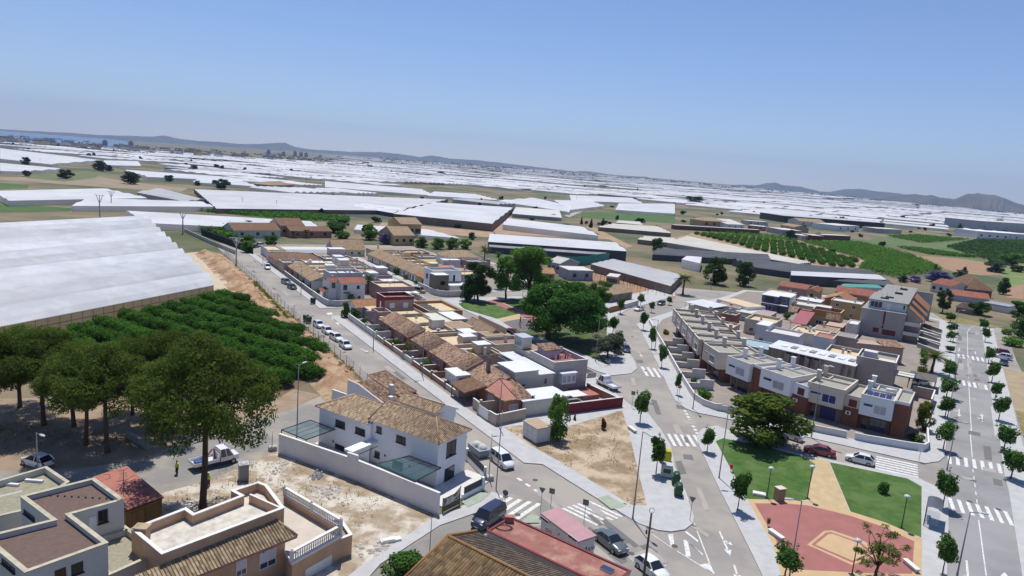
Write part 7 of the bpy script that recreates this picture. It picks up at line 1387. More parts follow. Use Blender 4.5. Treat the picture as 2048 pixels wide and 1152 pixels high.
def grove(name,label,c,pts,az,row,h,n,mat,size=.9,z=0):
 P_=GQ(c,*pts);FOOT.append(P_);rng=random.Random(len(label));dv=Vector((math.sin(rad(az)),math.cos(rad(az)),0));nv=Vector((dv.y,-dv.x,0));x0,x1=min(p.x for p in P_),max(p.x for p in P_);y0,y1=min(p.y for p in P_),max(p.y for p in P_);mb=MB();k=0;tries=0
 while k<n and tries<n*12:
  tries+=1;p=Vector((rng.uniform(x0,x1),rng.uniform(y0,y1),0));v=p.dot(nv);v2=round(v/row)*row+max(-row*.36,min(row*.36,rng.gauss(0,row*.2)));p+=nv*(v2-v)
  if not inside(p,P_):continue
  off=abs(v2-round(v2/row)*row)/row;p.z=rng.uniform(.25,1)*h*(1-1.6*off*off);nr=Vector((rng.gauss(0,.5),rng.gauss(0,.5),1)).normalized();x=nr.orthogonal().normalized();x.rotate(Matrix.Rotation(rng.uniform(0,6.28),3,nr));y=nr.cross(x);s=size*rng.uniform(.5,1.3);mb.face([p-x*s*.5,p-y*s*.5,p+x*s*.5,p+y*s*.5]);k+=1
 return single(name,label,'crop',mb,mat,kind='stuff')
grove('citrus_grove','dense dark green citrus rows behind the large dark netted greenhouse','C',[(740,715),(1090,722),(1370,792),(1500,842),(1570,885),(1300,925),(1200,905),(1070,870),(1110,848),(1120,825)],75,5,2.6,16000,lf_citrus,1.2);grove('citrus_grove','green crop rows below the white packing halls','C',[(1590,745),(1760,706),(2100,735),(2100,840),(1860,832)],60,7,2.4,9000,leaf_mat('mid_green_leaves',(.03,.075,.018),(.055,.11,.03),None,.25,.2),1.8);grove('citrus_grove','narrow green plot beside the roadside yards','C',[(1240,682),(1430,676),(1730,702),(1460,722)],70,7,2.4,3500,lf_citrus,1.8);grove('citrus_grove','dark hedge rows in front of the packing halls','C',[(1770,700),(2100,712),(2100,738),(1780,712)],70,7,2.6,1800,lf_pine_d,2.2);grove('citrus_grove','low citrus plot on the grass beyond the ploughed field','C',[(1300,745),(1480,760),(1800,810),(1500,790)],75,6,2.2,2600,lf_citrus,1.5)
grove('citrus_grove','strip of citrus trees behind the left block houses','A',[(1120,640),(1370,620),(1400,690),(1330,710)],60,5,3,2500,lf_plane,1.1);grove('citrus_grove','green rows above the black netting in the left distance','A',[(1130,532),(1480,528),(2047,575),(2047,596),(1700,585)],80,6,2.0,3500,lf_citrus,1.6)
grove('reed_hedge','scrubby growth along the foot of the embankment','b',[(0,410),(60,420),(200,580),(330,700),(300,720),(100,560)],150,2,.8,900,lf_yel,.5)
dots=[Vector((p.x,p.y,0)) for p in GQ('C',(120,668),(330,664),(700,690),(745,730),(1060,826),(1058,866),(870,852),(560,782))];k=0
oa,ob=Vector((math.sin(rad(20)),math.cos(rad(20)),0)),Vector((math.sin(rad(112)),math.cos(rad(112)),0));o=dots[6]
cand=[]
for i in range(-60,90):
 for j in range(-60,90):
  p=o+oa*(i*5.8+(j%2)*2.9)+ob*(j*5.3)
  if inside(p,dots):cand.append(p)
cand.sort(key=lambda p:p.length)
for p in cand[:290]:
 tree('citrus','orchard_tree','small round citrus tree in the dotted orchard below the red-walled plots',p+Vector((R0.uniform(-.4,.4),R0.uniform(-.4,.4),0)),R0.uniform(2.3,3.1),R0.uniform(4.8,5.8),k%3,group='citrus trees in the dotted orchard');k+=1
mb=MB();rng=random.Random(5)
for p in cand[290:]:
 for _ in range(34):
  q=p+Vector((rng.gauss(0,1.25),rng.gauss(0,1.25),rng.uniform(.3,2.4)));nr=Vector((rng.gauss(0,.5),rng.gauss(0,.5),1)).normalized();x=nr.orthogonal().normalized();y=nr.cross(x);mb.face([q-x*.5,q-y*.5,q+x*.5,q+y*.5])
if cand[290:]:single('orchard_trees','far rows of the dotted citrus orchard','crop',mb,lf_citrus,kind='stuff')
def farm(c,a,b,z,depth,h,wallm,label,roof='flat',roofm=None,zr=None,name='farmhouse',nwin=3):
 A,B=Q(c,*a),Q(c,*b);e=(B-A).normalized();L_=(B-A).length;t=thing(name,label,'building',tuple(A+Vector((0,0,rise(A.x,A.y)))),math.atan2(e.y,e.x),'farm and industrial buildings among the fields')
 part(t,'wall',MB().box(0,L_,0,depth,-.5,h),wallm);nn=Vector((-e.y,e.x,0));FOOT.append([A-e*6-nn*6,B+e*6-nn*6,B+e*6+nn*(depth+6),A-e*6+nn*(depth+6)])
 if roof=='flat':part(t,'roof',MB().box(-.2,L_+.2,-.2,depth+.2,h,h+.4),roofm or white2)
 elif roof=='hip':hip(t,0,L_,0,depth,h,zr,roofm or tile_plain)
 else:gable(t,0,L_,0,depth,h,zr,'x',roofm or tile_plain,wallm)
 for k in range(nwin):win(t,L_,depth,'f',L_*(k+.5)/nwin,h*.35,1.4 if h<6 else 3,1.4 if h<6 else 2.2,frame_d,glass,2,'plain')
 return t
black=M('black_cladding',(.025,.025,.03),(.035,.035,.04),.2,.5)
t=farm('C',(640,600),(1228,642),0,60,8.5,black,'long black industrial warehouse among the white greenhouses','flat',M('warehouse_roof',(.45,.45,.45),(.38,.38,.38),.05,.7),None,'warehouse',0)
part(t,'logo',MB().box(14,17,-.25,-.05,5.6,7.6).box(18,20,-.25,-.05,5.0,7.6).box(22,30,-.25,-.05,5.6,6.6),frame_w)
farm('C',(1772,692),(1960,706),0,40,9,white,'white packing hall with blue-framed doors at the right','flat',white,None,'packing_hall',4);farm('C',(1965,706),(2100,714),0,40,9,white,'white packing hall cut by the right edge','flat',white,None,'packing_hall',2);farm('C',(1780,645),(2100,662),0,60,16,M('hall_grey',(.40,.42,.45),(.35,.37,.40),.1,.6),'big grey industrial hall behind the white packing halls','flat',None,None,'packing_hall',5)
VL=[((165,625),(300,632),20,6,ochre,'tan two-storey farmhouse with turret roof above the red wall','hip',9),((305,636),(410,640),40,4.5,white,'white gable greenhouse-like barn beside the tan farmhouse','gable',8),((430,612),(550,620),14,4,white2,'low white farm store behind the field road','flat',0),((430,640),(520,650),14,4,salmon,'low red-brown farm building on the roadside','flat',0),((540,655),(630,672),20,4.5,grey,'grey corrugated shed on the roadside','flat',0),((730,620),(880,628),18,6,white2,'white farm villa in front of the black warehouse','gable',9),((950,650),(1080,652),30,6,white,'white low hall right of the black warehouse front','flat',0),((740,705),(805,708),14,4,white2,'white hut beside the dotted orchard','flat',0),((808,712),(868,716),14,5,redwall,'red hut beside the dotted orchard','flat',0),((870,700),(1030,706),8,4,M('brick_wall_red',(.20,.085,.06),(.16,.07,.05),.2,.9),'long red-brown wall of the roadside yards','flat',0),((0,640),(500,668),5,3.5,M('brick_wall_red'),'long dark red wall above the cream greenhouse','flat',0),((620,640),(700,655),16,5,pinkbeige,'pinkish farmhouse behind the dark trees','gable',7),((1180,660),(1330,668),20,5,plast_side,'grey netted shed by the plot road','flat',0)]
for a,b,d,h,m_,lb,rf,zr in VL:farm('C',a,b,0,d,h,m_,lb,rf,tile_plain if rf!='flat' and 'white gable' not in lb else white2,zr,nwin=0 if 'wall ' in lb or 'shed' in lb else 3)
farm('A',(1370,692),(1640,690),0,14,3.6,white2,'long barn with a dark brown roof at the end of the left street','gable',tile_dbrown,6.2);farm('A',(1640,680),(1780,680),0,14,5.2,pinkbeige,'taller pinkish barn beside the long one','gable',tile_dbrown,8);farm('A',(1700,690),(1940,690),0,10,3.4,salmon,'low salmon house behind the far palms','gable',tile_dbrown,5);farm('B',(400,735),(520,735),0,16,5,ochre,'tan villa with stepped tiled roofs behind the jacaranda','gable',tile_plain,8.4);farm('B',(440,690),(560,690),0,14,7.4,ochre,'upper part of the stepped tan villa','gable',tile_plain,10.2);farm('A',(1600,405),(1720,400),0,25,4,pinkbeige,'distant pink-roofed farmhouse on the plain','hip',tile_plain,7)
farm('e',(1460,640),(1725,665),0,18,3.4,M('villa_brick',(.24,.14,.10),(.19,.11,.08),.6,.9),'villa with a large brown pyramid roof on the right','hip',tile_dbrown,8.6);farm('e',(1340,640),(1440,640),0,10,2.8,white,'small white annexe beside the brown pyramid-roofed villa');farm('e',(1350,690),(1700,735),0,12,2.6,M('lilac_wall',(.42,.40,.46),(.37,.35,.40),.4,.9),'long pale lilac yard wall house below the villa','gable',tile_red,4.2,nwin=0);farm('e',(1640,770),(1880,815),0,8,2.4,white2,'low white wall house at the right with grey sheets','flat',sheet_g,None,nwin=0);farm('e',(1380,800),(1530,830),0,9,2.2,M('ruin_wall',(.25,.20,.16),(.18,.14,.11),.6,.9),'ruined shed with a grey-brown roof at the avenue end','gable',tile_grey,3.6,nwin=0);farm('e',(1130,600),(1330,640),0,12,4.2,white2,'house with a red tiled roof behind the apartment end wall','gable',tile_red,6)
farm('c',(930,395),(1120,400),0,10,3.6,M('lilac_wall'),'pale flat house between the fig and the trellis plot',nwin=2);farm('c',(765,325),(860,345),0,12,4.2,M('lilac_wall'),'pale lilac gable house behind the plane trees','gable',white2,6);farm('c',(640,400),(820,410),0,9,3.2,ochre,'tan-roofed low house hidden behind the plane trees','gable',tile_or,4.6);farm('c',(1255,575),(1430,545),0,9,2.8,M('ruin_wall'),'dark tiled cottage behind the orange fence','gable',tile_plain,4.6);farm('c',(1230,430),(1310,440),0,8,3.0,pinkbeige,'small pinkish hut at the trellis plot')
wall_run('orange_fence','orange timber fence in front of the dark tiled cottage',[Q('c',1255,655),Q('c',1370,625)],1.7,M('orange_boards',(.36,.17,.06),(.29,.13,.045),2,.8),frame_b,cat='fence');wall_run('garden_wall','pale garden wall continuing from the orange timber fence',[Q('c',1370,625),Q('c',1480,592)],1.6,white2)
for nm,lb,c,pts,n_,m_,sz in (('weeds','dry weeds and tufts over the dirt lot','g',[(260,560),(800,280),(1180,230),(2000,560),(1900,860),(1700,700),(1100,480),(700,520)],700,leaf_mat('straw',(.30,.23,.11),(.22,.18,.08),None,.3,.5),.16),('weeds','straw-coloured weeds over the vacant lot','l',[(480,760),(880,880),(1430,630),(1560,1100),(1000,1100),(700,900)],900,leaf_mat('straw',(.30,.23,.11),(.22,.18,.08),None,.3,.5),.2),('weeds','scrub and weeds along the fence verge','b',[(20,440),(380,700),(860,1140),(780,1150),(300,760),(0,520)],1500,lf_yel,.35),('weeds','low scrub under the pines','f',[(0,-60),(1200,60),(1100,140),(500,130),(0,180)],500,lf_yel,.2)):grove(nm,lb,c,pts,10,3,.35,n_,m_,sz);FOOT.pop()
g_=random.Random(77);k=0
while k<90:
 x_=g_.uniform(560,2045);y_=g_.uniform(392,470) if x_<1500 else g_.uniform(425,520);p=P(x_,y_)
 if any(inside(p,f) for f in FOOT) or p.length<330:continue
 tree('far','field_tree','rough dark bush growing between the middle-distance plots and sheds',p,g_.uniform(2.5,5.5),g_.uniform(4,9),k%3,group='bushes between the middle-distance plots');k+=1
rng=random.Random(21)
def ybound(x):
 tb=[(-900,380),(0,372),(300,384),(640,420),(760,446),(1000,452),(1350,445),(1480,438),(1560,437),(1640,444),(1700,450),(1800,458),(1940,464),(2048,474),(2700,530)]
 for (x0,y0),(x1,y1) in zip(tb,tb[1:]):
  if x0<=x<=x1:return y0+(y1-y0)*(x-x0)/(x1-x0)
 return 0
def tunnel_block(mb,o,ex,ey,L_,W,n,h,rz_,side):
 """n low spans; ridges along ex"""
 prev=None;z0=rise(o.x,o.y);st=rng.choice((.8,1.1,1.5))
 for i in range(2*n+1):
  q=o+ey*(W*i/(2*n));zz=z0+h+(st if i%2 else 0);cur=(q+Vector((0,0,zz)),q+ex*L_+Vector((0,0,zz)))
  if prev:
   mb.face([prev[0],prev[1],cur[1],cur[0]],0)
   for e in (0,1):mb.face([(prev[e].x,prev[e].y,z0-1),(cur[e].x,cur[e].y,z0-1),cur[e],prev[e]],1)
  if i in (0,2*n):mb.face([(q.x,q.y,z0-1),((q+ex*L_).x,(q+ex*L_).y,z0-1),cur[1],cur[0]],1)
  prev=cur
cells=[]
for zone,(r0,r1,cw,cd) in enumerate([(330,900,62,40),(900,1800,105,64),(1800,3600,190,120),(3600,8200,420,260)]):
 za=rad([30,28,35,30][zone]);ex,ey=Vector((math.cos(za),-math.sin(za),0)),Vector((math.sin(za),math.cos(za),0));nn=int(r1/cd)+2
 for i in range(-nn,nn):
  for j in range(-nn,nn):
   o=ex*(i*cw)+ey*(j*cd)+Vector((rng.uniform(-6,6),rng.uniform(-6,6),0));r=o.length
   if not r0<r<r1:continue
   cp=[o+ex*(cw*a)+ey*(cd*b) for a,b in ((.02,.02),(.97,.02),(.02,.95),(.97,.95),(.5,.5),(.5,0),(.5,1),(0,.5),(1,.5))]
   if any(inside(q,f) for q in cp for f in FOOT) or (zone<2 and any(inside(q,[cp[0],cp[1],cp[3],cp[2]]) for f in FOOT for q in f)):continue
   px_,py_=seen(o.x,o.y,rise(o.x,o.y)+3)
   if not (-220<px_<2260):continue
   pts4=[seen(*(o+ex*a+ey*b)[:2],2) for a,b in ((0,0),(cw,0),(0,cd),(cw,cd))]
   if max(p[1]-ybound(p[0]) for p in pts4)>0:continue
   yh=256+.0806*px_
   if px_<620 and py_<yh+24-.012*px_:continue
   cells.append((r,zone,o,ex,ey,cw,cd,px_))
cells.sort(key=lambda c:c[0])
smb,tmb=MB(),MB();cnt=0;tcnt=0;far_trees=[];far_houses=[];pastures=[]
for r,zone,o,ex,ey,cw,cd,px_ in cells:
 k=rng.random();blk=(math.sin(o.x*.0031+o.y*.0017)+math.sin(o.y*.0042-o.x*.0012+2))
 right_dense=px_>1350
 if k<(.9 if right_dense else.83)+.08*blk-(.25 if px_<480 and r<800 else 0):
  L_,W=cw*rng.uniform(.84,.99),cd*rng.uniform(.8,.97);oo=o+ex*rng.uniform(0,4)+ey*rng.uniform(0,3);n=rng.choice((2,3,4,5))+(2 if zone>1 else 0)
  if rng.random()<.3:ex_,ey_,L2,W2=ey,ex,W,L_
  else:ex_,ey_,L2,W2=ex,ey,L_,W
  if cnt<285:
   mb=MB();tunnel_block(mb,Vector((0,0,0)),ex_,ey_,L2,W2,n,rng.uniform(2.6,3.6),0,0);z0=rise(oo.x,oo.y)
   single('far_greenhouse','one of the many low white plastic greenhouses covering the distant plain','greenhouse',mb,[plast_far if rng.random()<.85 else net_g,plast_side],(oo.x,oo.y,z0),0,'white greenhouses of the plain');cnt+=1
  else:tunnel_block(smb,oo,ex_,ey_,L2,W2,n,rng.uniform(3.5,5),0,0)
 else:
  if rng.random()<.5 and r>450:pastures.append((o,ex,ey,cw,cd))
  for _ in range(rng.choice((0,1,1,2,3)) if zone<3 else 4):
   p=o+ex*rng.uniform(0,cw)+ey*rng.uniform(0,cd);far_trees.append(p)
  if rng.random()<.35:far_houses.append(o+ex*rng.uniform(0,cw)+ey*rng.uniform(0,cd))
single('greenhouse_plain','sea of white plastic greenhouses fading out toward the mountains','greenhouses',smb,[plast_far,plast_side],kind='stuff')
mb=MB()
for o,ex,ey,cw,cd in pastures:
 z=rise(o.x,o.y)+.25;mb.face([(o+ex*a+ey*b)[:2][0:2]+(z,) if False else ((o+ex*a+ey*b).x,(o+ex*a+ey*b).y,z) for a,b in ((0,0),(cw,0),(cw,cd),(0,cd))])
structure('far_fields',mb,M('far_crops',(.055,.085,.03),(.22,.165,.10),.004,.95,0,lo=.45,hi=.55))
far_trees.sort(key=lambda p:p.length);mb=MB()
for k,p in enumerate(far_trees):
 p=p+Vector((0,0,rise(p.x,p.y)))
 if k<150:tree('far','plain_tree','lone dark tree between the white greenhouses of the plain',p,rng.uniform(5,9),rng.uniform(6,12),k%3,group='dark trees dotted over the plain')
 else:
  s=rng.uniform(2.5,5)*(1+p.length/4000)
  for q in range(16):
   c_=p+Vector((rng.gauss(0,s*.7),rng.gauss(0,s*.5),rng.uniform(.1,1)*s*1.1));nr=Vector((rng.gauss(0,.6),rng.gauss(-.3,.5),.7)).normalized();x=nr.orthogonal()*s*.45;y=nr.cross(x);mb.face([c_-x,c_-y,c_+x,c_+y])
single('distant_trees','specks of dark trees scattered over the farthest part of the plain','trees',mb,lf_far,kind='stuff')
def hut(p,w,d,h,m_,rm,name,lb,grp,rz=.5):
 single(name,lb,'building',MB().box(-w/2,w/2,-d/2,d/2,-1,h,0,1).box(-w/2-.2,w/2+.2,-d/2-.2,d/2+.2,h,h+.35,1),[m_,rm],(p.x,p.y,rise(p.x,p.y)),rz,grp)
far_houses.sort(key=lambda p:p.length)
for k,p in enumerate(far_houses[:70]):hut(p,rng.uniform(10,24),rng.uniform(8,14),rng.uniform(4,8),[white2,pinkbeige,grey,white][k%4],[tile_plain,white2,gravelgrey][k%3],'farm_house','small flat farm building among the distant white greenhouses','farm buildings of the plain',rng.uniform(0,1.5))
sea_m=M('sea_water',(.05,.085,.12),(.06,.10,.14),.002,.25,0,spec=.5)
def far_pt(px_,py_):return P(px_,max(py_,256+.0806*px_+2.6),0)
mb=MB();sh=[(-500,252),(0,282),(150,291),(300,303),(420,312),(520,318),(640,322),(650,316)];pts=[far_pt(*p) for p in sh]
pts+=[P(650,256+.0806*650+3.0),P(-500,256-.0806*500+3.0)]
poly('sea',pts,sea_m,.6)
tn=random.Random(9);walls_=[white2,pinkbeige,beige,grey,white,ochre]
for k in range(190):
 px_=tn.uniform(-20,760);yh=256+.0806*px_;off=24-.012*px_+tn.uniform(-5,7);p=P(px_,yh+off);d=p.length;hh=tn.choice((5,6,7,9,12))
 hut(p,tn.uniform(14,40),tn.uniform(10,16),hh,walls_[k%6],[tile_plain,white2,gravelgrey][k%3],'town_building','low pale building of the coastal town on the horizon','buildings of the distant coastal town',tn.uniform(0,1.5))
for k,(px_,top) in enumerate(((537,300),(567,304),(590,303),(602,305),(612,306),(640,311),(262,283),(210,281))):
 yb=256+.0806*px_+21-.012*px_;p=P(px_,yb);h=height(px_,yb,px_,top)
 single('tower_block',['tallest tower block of the coastal town','twin tower block left of the mountain cone','slim tower block in the coastal town','tower block next to the slim one','pale tower block of the coastal town','separate tower block right of the group','church-like tower in the left part of the town','stubby tower in the left part of the town'][k],'tower',MB().box(-9,9,-7,7,-1,max(15,h)).box(-3,3,-3,3,max(15,h),max(15,h)+4),M('tower_concrete',(.30,.30,.33),(.24,.24,.27),.1,.8),(p.x,p.y,0),.4)
mb=MB()
for k in range(1500):
 px_=tn.uniform(-60,2100);yh=256+.0806*px_;p=P(px_,yh+(tn.uniform(14,32) if px_<760 else 7+tn.expovariate(.25)));p.z=rise(p.x,p.y)
 s=p.length/FOC*tn.uniform(.8,1.9)
 for q in range(5):
  c_=p+Vector((tn.gauss(0,s*1.6),tn.gauss(0,s),tn.uniform(.2,1.1)*s));x=Vector((s*.8,0,0));y=Vector((0,s*.25,s*.7));mb.face([c_-x,c_-y,c_+x,c_+y])
single('distant_woods','dark line of trees and gardens at the foot of the horizon','trees',mb,lf_far,kind='stuff')
mount=M('mountain_scrub',(.045,.05,.04),(.085,.085,.065),.0025,.95,0);mount2=M('near_mountain_rock',(.085,.075,.055),(.055,.052,.04),.006,.95,0,c3=(.11,.095,.07),scale3=.003)
def ridge(name,prof,dist,mat,depth,seed,sub=6,foot=-25):
 r_=random.Random(seed);P_=[]
 for (x0,y0),(x1,y1) in zip(prof,prof[1:]):
  for k in range(sub):q=k/sub;P_.append((x0+(x1-x0)*q,y0+(y1-y0)*q+r_.uniform(-.35,.35)))
 rows=[]
 for px_,py_ in P_:
  d=sight(px_,py_);s=dist/math.hypot(d[0],d[1]);h=EYE+d[2]*s;b=Vector((d[0]*s,d[1]*s,0));n=Vector((d[0],d[1],0)).normalized();g=rise(b.x,b.y)+foot;col=[]
  hh=max(2,h-g);jag=r_.gauss(0,1)
  for f in (-1,-.72,-.45,-.2,0,.35,1):
   z=g+hh*(1-abs(f))**(1.1 if f<0 else 1)*(1 if f in (0,-1,1) else 1+r_.uniform(-.14,.14))
   col.append(b+n*(depth*f*min(1.6,max(.35,hh/200))*(1+.12*jag*(abs(f)>0 and abs(f)<1)))+Vector((0,0,z)))
  rows.append(col)
 mb=MB();m=7;mb.v=[tuple(v) for r in rows for v in r]
 for i in range(len(rows)-1):
  for j in range(m-1):mb.f.append((i*m+j,(i+1)*m+j,(i+1)*m+j+1,i*m+j+1));mb.m.append(0);mb.smooth.add(len(mb.f)-1)
 structure(name,mb,mat)
ridge('mountains',[(-60,256),(0,258),(60,262),(130,265),(200,270),(270,272),(300,273),(328,271),(360,278),(400,282),(440,284),(480,288),(520,288),(545,286),(570,285),(590,294),(620,299),(660,301),(700,304),(760,304),(800,308),(840,314),(865,311),(900,317),(950,320),(990,324),(1040,330),(1100,337),(1150,343),(1170,342),(1195,345),(1240,352),(1290,353),(1320,362),(1350,362),(1375,365),(1405,365),(1440,371),(1480,369),(1510,371),(1535,366),(1552,365),(1565,370),(1600,373),(1640,383),(1660,384),(1690,378),(1720,378),(1750,382),(1800,387),(1860,398),(1960,410),(2120,425)],13500,mount,1500,4)
ridge('hills',[(1735,402),(1748,398),(1775,393),(1800,390),(1830,388),(1850,391),(1865,390),(1880,395),(1910,398),(1922,393),(1935,387),(1945,388),(1955,386),(1972,389),(1990,390),(2010,397),(2030,405),(2050,411),(2100,422)],9500,mount2,900,8)
hz=bpy.data.materials.new('air');hz.use_nodes=True;nt=hz.node_tree;nt.nodes.clear();ou=nt.nodes.new('ShaderNodeOutputMaterial');pv=nt.nodes.new('ShaderNodeVolumePrincipled')
pv.inputs['Color'].default_value=(.52,.68,1,1);pv.inputs['Density'].default_value=5.2e-5;pv.inputs['Anisotropy'].default_value=.2;nt.links.new(pv.outputs[0],ou.inputs['Volume'])
single('haze','thin blue haze over the plain and mountains','haze',MB().box(-20500,20500,-20500,20500,-40,900),hz,kind='stuff')
rubber=plain('tyre_rubber',(.018,.018,.018),.8);rim_m=plain('alloy_rim',(.35,.35,.36),.35,.7);lamp_w=plain('headlamp_glass',(.6,.62,.65),.1);lamp_r=plain('tail_lamp',(.30,.015,.012),.25);car_glass=plain('car_glass',(.015,.02,.025),.04,spec=.8)
def paint_m(name,c,metal=0):return plain('car_paint_'+name,c,.28,metal,.5,.8)
KIND=dict(hatch=(4.05,1.76,1.48,-1.93,-1.35,.2,.98,.92),sedan=(4.6,1.8,1.45,-1.62,-.92,.28,1.08,.92),suv=(4.4,1.84,1.64,-2.08,-1.62,.25,1.05,1.02),mpv=(4.4,1.82,1.80,-2.12,-1.95,.62,1.42,1.02),van=(4.95,1.92,1.96,-2.38,-2.2,.85,1.6,1.12),estate=(4.6,1.8,1.5,-2.2,-1.7,.28,1.08,.94))
def car(kind,pm,label,rear,front,c='F',name='parked_car',cover=False,cat='car',group='parked cars'):
 A,B=Q(c,*rear),Q(c,*front);e=(B-A).normalized();m_=(A+B)/2;t=thing(name,label,cat,(m_.x,m_.y,.03),math.atan2(e.y,e.x),group)
 L_,W,H,r0,r1,f1,f0,zb=KIND[kind];h=L_/2;w=W/2;mb=MB()
 st=[(-h,.46,.80,.80*w,zb-.16),(-h+.12,.26,.60,.95*w,zb-.03),(-h+.5,.2,.6,w,zb+.01),(r0+.25,.2,.6,w,zb+.02),(0,.18,.58,w,zb),(f0-.1,.18,.58,w,zb-.02),(f0+.25,.2,.58,.99*w,zb-.05),(h-.35,.22,.55,.93*w,zb-.17),(h-.08,.28,.5,.82*w,zb-.28),(h,.38,.5,.7*w,zb-.38)]
 rows=[[(x,-ww*.94,z0),(x,-ww,z1),(x,-ww*.95,z2),(x,-ww*.5,z2+.05),(x,ww*.5,z2+.05),(x,ww*.95,z2),(x,ww,z1),(x,ww*.94,z0)] for x,z0,z1,ww,z2 in st]
 mb.v=[v for r in rows for v in r];n=8
 for i in range(len(rows)-1):
  for j in range(n):mb.f.append((i*n+j,(i+1)*n+j,(i+1)*n+(j+1)%n,i*n+(j+1)%n));mb.m.append(0);mb.smooth.add(len(mb.f)-1) if j in (2,3,4) else None
 mb.face(rows[0]);mb.face(rows[-1][::-1])
 wb,wr=w*.93,w*.74;zr=H
 bl=[(r0,-wb,zb),(f0,-wb,zb-.03),(f0,wb,zb-.03),(r0,wb,zb)];tp=[(r1,-wr,zr-.05),(f1,-wr,zr-.03),(f1,wr,zr-.03),(r1,wr,zr-.05)];md=(r1+f1)/2
 mb.face([tp[0],(md,-wr*1.01,zr),tp[1],(f1,0,zr+.02),tp[2],(md,wr*1.01,zr),tp[3],(r1,0,zr)])
 for k in range(4):mb.bar(bl[k],tp[k],.09)
 mb.bar((md-.05,-wb,zb),(md-.05,-wr,zr-.03),.09);mb.bar((md-.05,wb,zb),(md-.05,wr,zr-.03),.09)
 mb.box(-h+.6,h-.6,-w*.9,w*.9,.2,.3);part(t,'body',mb,pm)
 if cover:pass
 part(t,'windscreen',MB().face([bl[1],bl[2],tp[2],tp[1]]),car_glass);part(t,'rear_window',MB().face([bl[3],bl[0],tp[0],tp[3]]),car_glass)
 part(t,'side_window',MB().face([bl[0],bl[1],tp[1],tp[0]]),car_glass if kind!='van' or True else pm);part(t,'side_window',MB().face([bl[2],bl[3],tp[3],tp[2]]),car_glass)
 for x in (-h*.62,h*.62):
  for s in (-1,1):
   part(t,'wheel',MB().tube([(x,s*(w-.16),.32),(x,s*(w+.01),.32)],.32,14,0).tube([(x,s*(w+.0),.32),(x,s*(w+.02),.32)],.2,10,1),[rubber,rim_m])
 for s in (-1,1):
  part(t,'headlight',MB().box(h-.3,h-.1,s*w*.62-.16,s*w*.62+.16,zb-.36,zb-.2),lamp_w);part(t,'tail_light',MB().box(-h-.005,-h+.12,s*w*.68-.12,s*w*.68+.12,zb-.3,zb-.06),lamp_r);part(t,'mirror',MB().box(f0-.25,f0-.08,s*(w+.09)-.1,s*(w+.09)+.1,zb,zb+.14),pm)
 part(t,'number_plate',MB().box(h-.01,h+.015,-.26,.26,.42,.53),frame_w);part(t,'bumper_grille',MB().box(h-.06,h+.008,-w*.5,w*.5,.30,.40),iron)
 return t
wp,bk,nv,rd_,sv,gy,bg=paint_m('white',(.72,.72,.72)),paint_m('black',(.015,.016,.018)),paint_m('navy',(.018,.022,.05)),paint_m('red',(.22,.012,.03)),paint_m('silver',(.40,.42,.44),.3),paint_m('grey',(.13,.15,.155),.3),paint_m('beige',(.34,.29,.22))
CARS=[('mpv',wp,'white five-door minivan parked nose-out beside the rubble skip','h',(1125,215),(1270,330)),('hatch',paint_m('pale_blue',(.42,.47,.54),.2),'pale blue-grey car half hidden behind the new white house roof','k',(1375,505),(1300,435)),('van',nv,'dark navy people carrier at the crossing behind the red-roofed annexe','h',(1185,665),(985,800)),('sedan',gy,'dark silver saloon parked beside the tagged kiosk','i',(385,845),(565,985)),('hatch',wp,'white hatchback behind the wooden utility pole at the bottom','i',(715,1060),(890,1200)),('sedan',rd_,'dark red saloon parked along the park lawn','j',(545,215),(325,165)),('hatch',wp,'white hatchback with dark windows beside the long crosswalk','j',(855,282),(645,230)),('hatch',sv,'silver car in the shade of the broad park pine','j',(150,110),(20,75)),('suv',wp,'white car partly hidden by the broad park pine','j',(250,80),(150,48)),('hatch',wp,'white car under a pale cover, first of the parked row by the fence','b',(510,745),(575,785)),('hatch',wp,'white car second in the parked row by the fence','b',(585,795),(635,832)),('estate',wp,'white estate car third in the parked row by the fence','b',(650,850),(712,885)),('hatch',wp,'white car nearest the camera in the row by the fence','b',(720,905),(785,952)),('mpv',wp,'white car parked alone at the far end of the left street','b',(125,290),(150,325)),('suv',gy,'grey car parked left of the black car on the left street','b',(262,415),(308,435)),('hatch',bk,'black car with a bright windscreen on the left street','b',(312,455),(350,472)),('hatch',rd_,'bright red car tucked beside the playground','c',(460,820),(530,830)),('sedan',bk,'black saloon in the fig tree shade beside the red car','c',(530,870),(630,885)),('sedan',nv,'dark navy car parked nose-out under the pale flowering tree','c',(1365,925),(1400,985)),('hatch',sv,'silver car parked behind the navy one','c',(1335,880),(1365,915)),('sedan',wp,'old white saloon parked at the bend before the orange fence','c',(1525,625),(1450,645)),('hatch',bk,'dark car at the bend below the trellis plot','c',(1690,580),(1635,600)),('suv',wp,'white car parked beyond the right avenue pavement','o5',(1820,950),(1600,905)),('hatch',nv,'dark blue car behind the avenue tree on the bare yard','o5',(1720,985),(1730,1060)),('hatch',rd_,'dark red car behind the white one beyond the avenue','o5',(1740,860),(1620,840)),('hatch',wp,'white car partly hidden by the low house at the left edge','f',(360,300),(225,255)),('hatch',wp,'old white car beside the dark slatted carport','o6',(370,395),(480,390)),('mpv',wp,'white van in front of the far barns','A',(1515,742),(1535,738)),('hatch',bk,'dark car beside the white van at the far barns','A',(1480,750),(1505,745)),('mpv',bg,'brown van parked in the back street by the white curved wall','n2',(1050,190),(1130,205))]
for k_,pm,lb,c,a,b in CARS:car(k_,pm,lb,a,b,c)
